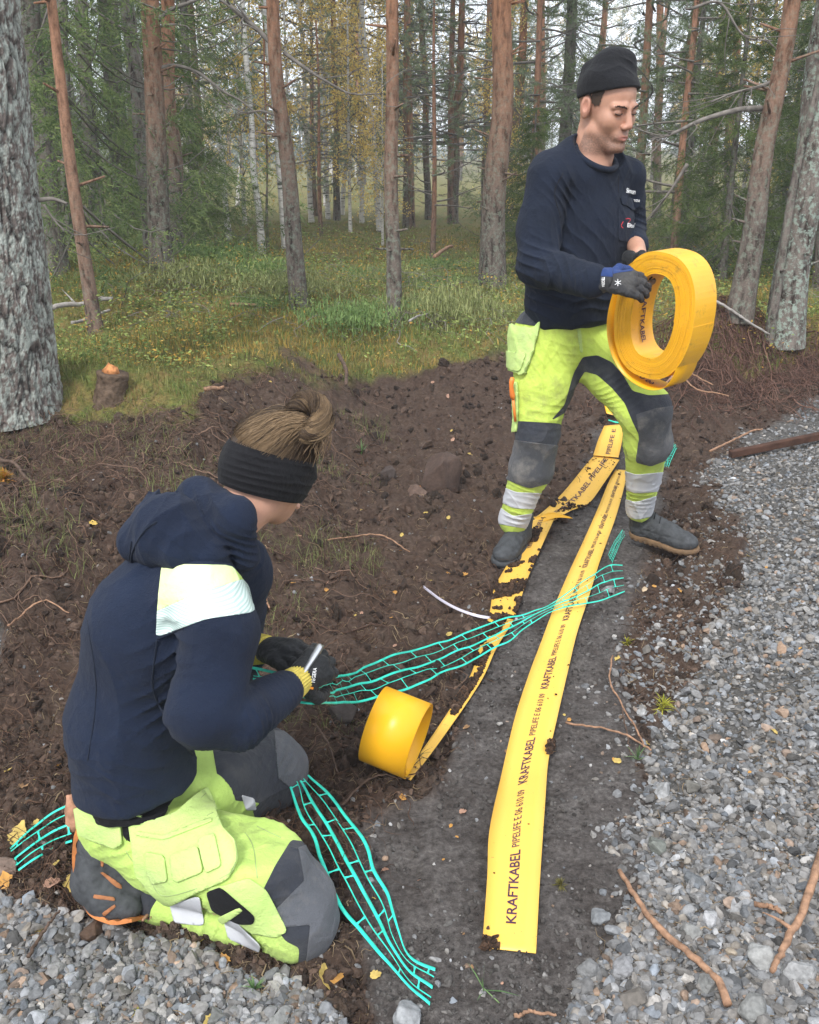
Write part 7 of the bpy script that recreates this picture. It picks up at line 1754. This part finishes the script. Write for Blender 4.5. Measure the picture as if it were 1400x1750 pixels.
zz = np.linspace(-.1, .09, 12); mb = MB(); mb.tube(np.c_[.02*np.sin(zz*9), 0*zz, zz], .064*(1+.6*np.exp(-(zz+.1)/.08)), 18); V = mb.V[0]; V += (V*np.array([1, 1, 0]))*(.25*fbm(V*18, 3))[:, None]; mb.V[0] = V; raw('trunk', mb.mesh('trunk', [plain('rotten_bark', (.10, .07, .05), .95, .1, 0, .5, 40, .9, 60, .01)]), st_)
mb = MB(); mb.tube([(.01, 0, .085), (.02, 0, .115)], [.045, .02], 14); V = mb.V[0]; V[:, 2] += .03*fbm(V*40, 2); mb.V[0] = V; raw('broken_top', mb.mesh('broken_top', [plain('raw_wood', (.42, .18, .07), .8, .2, 0, .5, 60)]), st_)
p = GP(122, 1400); mb = MB(); a0 = P(122, 1358, p[1]-.02); a1 = P(128, 1418, p[1]-.06); mb.tube(cr([a0, (a0+a1)/2, a1], 8), np.array([.012, .016, .017, .018, .019, .02, .02, .018]), 12); V = mb.V[0]; V += (.004*vn(V*70))[:, None]; mb.V[0] = V
tag(put('root_stub', mb.mesh('root_stub', [plain('pink_bark', (.36, .19, .12), .85, .2, 0, .4, 40, .6, 90, .004)])), 'thick pinkish root stub standing behind the seat of the kneeling worker', 'root')
# rusty plank on the gravel crest
q0, q1 = GP(1248, 786), GP(1460, 742); mb = MB(); dd = nrm(q1-q0); yy = nrm(np.array([-dd[1], dd[0], 0])); up3 = np.cross(dd, yy); Rb = np.stack([dd, yy, up3], 1); L_ = np.linalg.norm(q1-q0)
mb.box((q0+q1)/2+up3*.03, (L_/2, .018, .018), Rb); bo = put('plank', mb.mesh('plank', [plain('rusty_brown', (.07, .035, .024), .85, .2, 0, .4, 12, .5, 60, .004)], False)); tag(bo, 'rusty brown plank lying on the gravel crest at right', 'plank'); bv = bo.modifiers.new('bevel', 'BEVEL'); bv.width = .004; bv.segments = 2
# little green plants
def sprig(label, px, py, n, L, cols, seed, w=.0035, spread=.9, name='seedling', base=None, brn=0):
    r = np.random.default_rng(seed); p = GP(px, py); p[2] = float(hs(p[0], p[1])); V, F, C = [], [], []
    for k in range(n):
        a = r.uniform(0, 6.28); ln = abs(r.normal(0, spread)); l_ = L*r.uniform(.6, 1.1); d = np.array([math.cos(a)*math.sin(ln), math.sin(a)*math.sin(ln), math.cos(ln)]); s_ = nrm(np.cross(d, [0, 0, 1.0])+1e-3)*w
        b0 = np.array([0, 0, .3*l_*r.uniform(0, 1)*(1 if not brn else 2.5)])+(np.array([*r.normal(0, 1.1*L, 2), L*.55*r.uniform()]) if n > 500 else 0); l_ = l_*(.35 if n > 500 else 1); m1 = b0+d*l_*.5; e = b0+d*l_-np.array([0, 0, .12*l_]); i0 = len(V); V += [b0-s_*.5, b0+s_*.5, m1+s_*.6, m1-s_*.6, e]; F.append([i0, i0+1, i0+2, i0+3]); F.append([i0+3, i0+2, i0+4, i0+4])
        q = r.uniform(); C += [np.array(cols[0])*(1-q)+np.array(cols[1])*q]*5
    F4 = np.array(F[0::2]); F3 = np.array(F[1::2])[:, :3]
    o = bpy.data.objects.new(name, mesh(name, np.array(V), [F4, F3], [m_plant], False, np.array(C))); COL.objects.link(o); o.location = p; return tag(o, label, 'plant')
G1 = ((.08, .17, .06), (.22, .34, .14)); G2 = ((.3, .32, .03), (.5, .46, .07))
sprig('blue green pine seedling in the gravel below the near knee', 434, 1692, 60, .032, G1, 1, .002); sprig('tiny yellow green moss sprig at bottom left', 236, 1730, 40, .016, G2, 2, .0016); sprig('dry star shaped sprig in front of the small roll', 716, 1312, 34, .055, ((.07, .07, .03), (.18, .15, .07)), 3, .0016, 1.0, brn=1)
sprig('thin green horsetail plant on the sand at the bottom', 826, 1698, 9, .085, G1, 4, .0022, 1.25); sprig('yellow green sprig on the brown soil beside the gravel', 1132, 1215, 60, .045, G2, 5, .003, .9, brn=1); sprig('small yellow plant on the slope right of the clean tape', 1072, 1096, 30, .035, G2, 6, .003, 1.2); sprig('little grass tuft where the twigs meet the gravel', 1090, 1300, 26, .05, G1, 7, .002); sprig('olive moss patch right of the tape end', 958, 1515, 90, .022, ((.10, .09, .03), (.2, .18, .06)), 8, .002, 1.2)
sprig('green sprig on the peat left of the standing worker', 618, 775, 24, .07, G1, 9, .003, .7); sprig('juniper like bush between the middle pine and the stout pine', 770, 560, 3000, .20, ((.14, .17, .06), (.36, .38, .16)), 10, .005, .9, 'juniper_bush', brn=1); sprig('green heather bush left of the middle pine', 600, 575, 2600, .16, ((.10, .17, .05), (.24, .34, .12)), 11, .005, 1.0, 'heather_bush', brn=1); sprig('yellow orange moss tuft at the left edge of the bank', 8, 830, 160, .05, ((.35, .25, .04), (.55, .22, .05)), 12, .005, 1.0, 'moss_tuft')

hb_ = next(o for o in COL.objects if o.name.startswith('heather_bush')); jb_ = next(o for o in COL.objects if o.name.startswith('juniper_bush'))
for i in range(30):
    y = rt.uniform(6.6, 13); px = rt.uniform(130, 1390) if i % 3 else rt.uniform(560, 860); src = hb_ if i % 2 else jb_
    o = src.copy(); COL.objects.link(o); x = wx(px, y); o.location = (x, y, float(hs(x, y))-.03); s_ = rt.uniform(.35, .85); o.scale = (s_*1.3, s_*1.3, s_); o.rotation_euler = (0, 0, rt.uniform(0, 6)); o.name = 'small_shrub'
    o['label'] = 'low green shrub growing on the moss of the clearing'; o['group'] = 'low shrubs on the clearing floor'
# ================= haze volume added to pale and brighten the far wood =================
hz = MB(); hz.box((0, 60, 8.5), (260, 190, 11.5)); hm_ = bpy.data.materials.new('haze'); hm_.use_nodes = True; hn_t = hm_.node_tree; hn_t.nodes.clear()
ho_ = hn_t.nodes.new('ShaderNodeOutputMaterial'); hv = hn_t.nodes.new('ShaderNodeVolumePrincipled'); hv.inputs['Density'].default_value = .0035; hv.inputs['Color'].default_value = (.9, .93, 1, 1)
hn_t.links.new(hv.outputs[0], ho_.inputs['Volume']); tag(put('haze', hz.mesh('haze', [hm_], False)), kind='stuff')
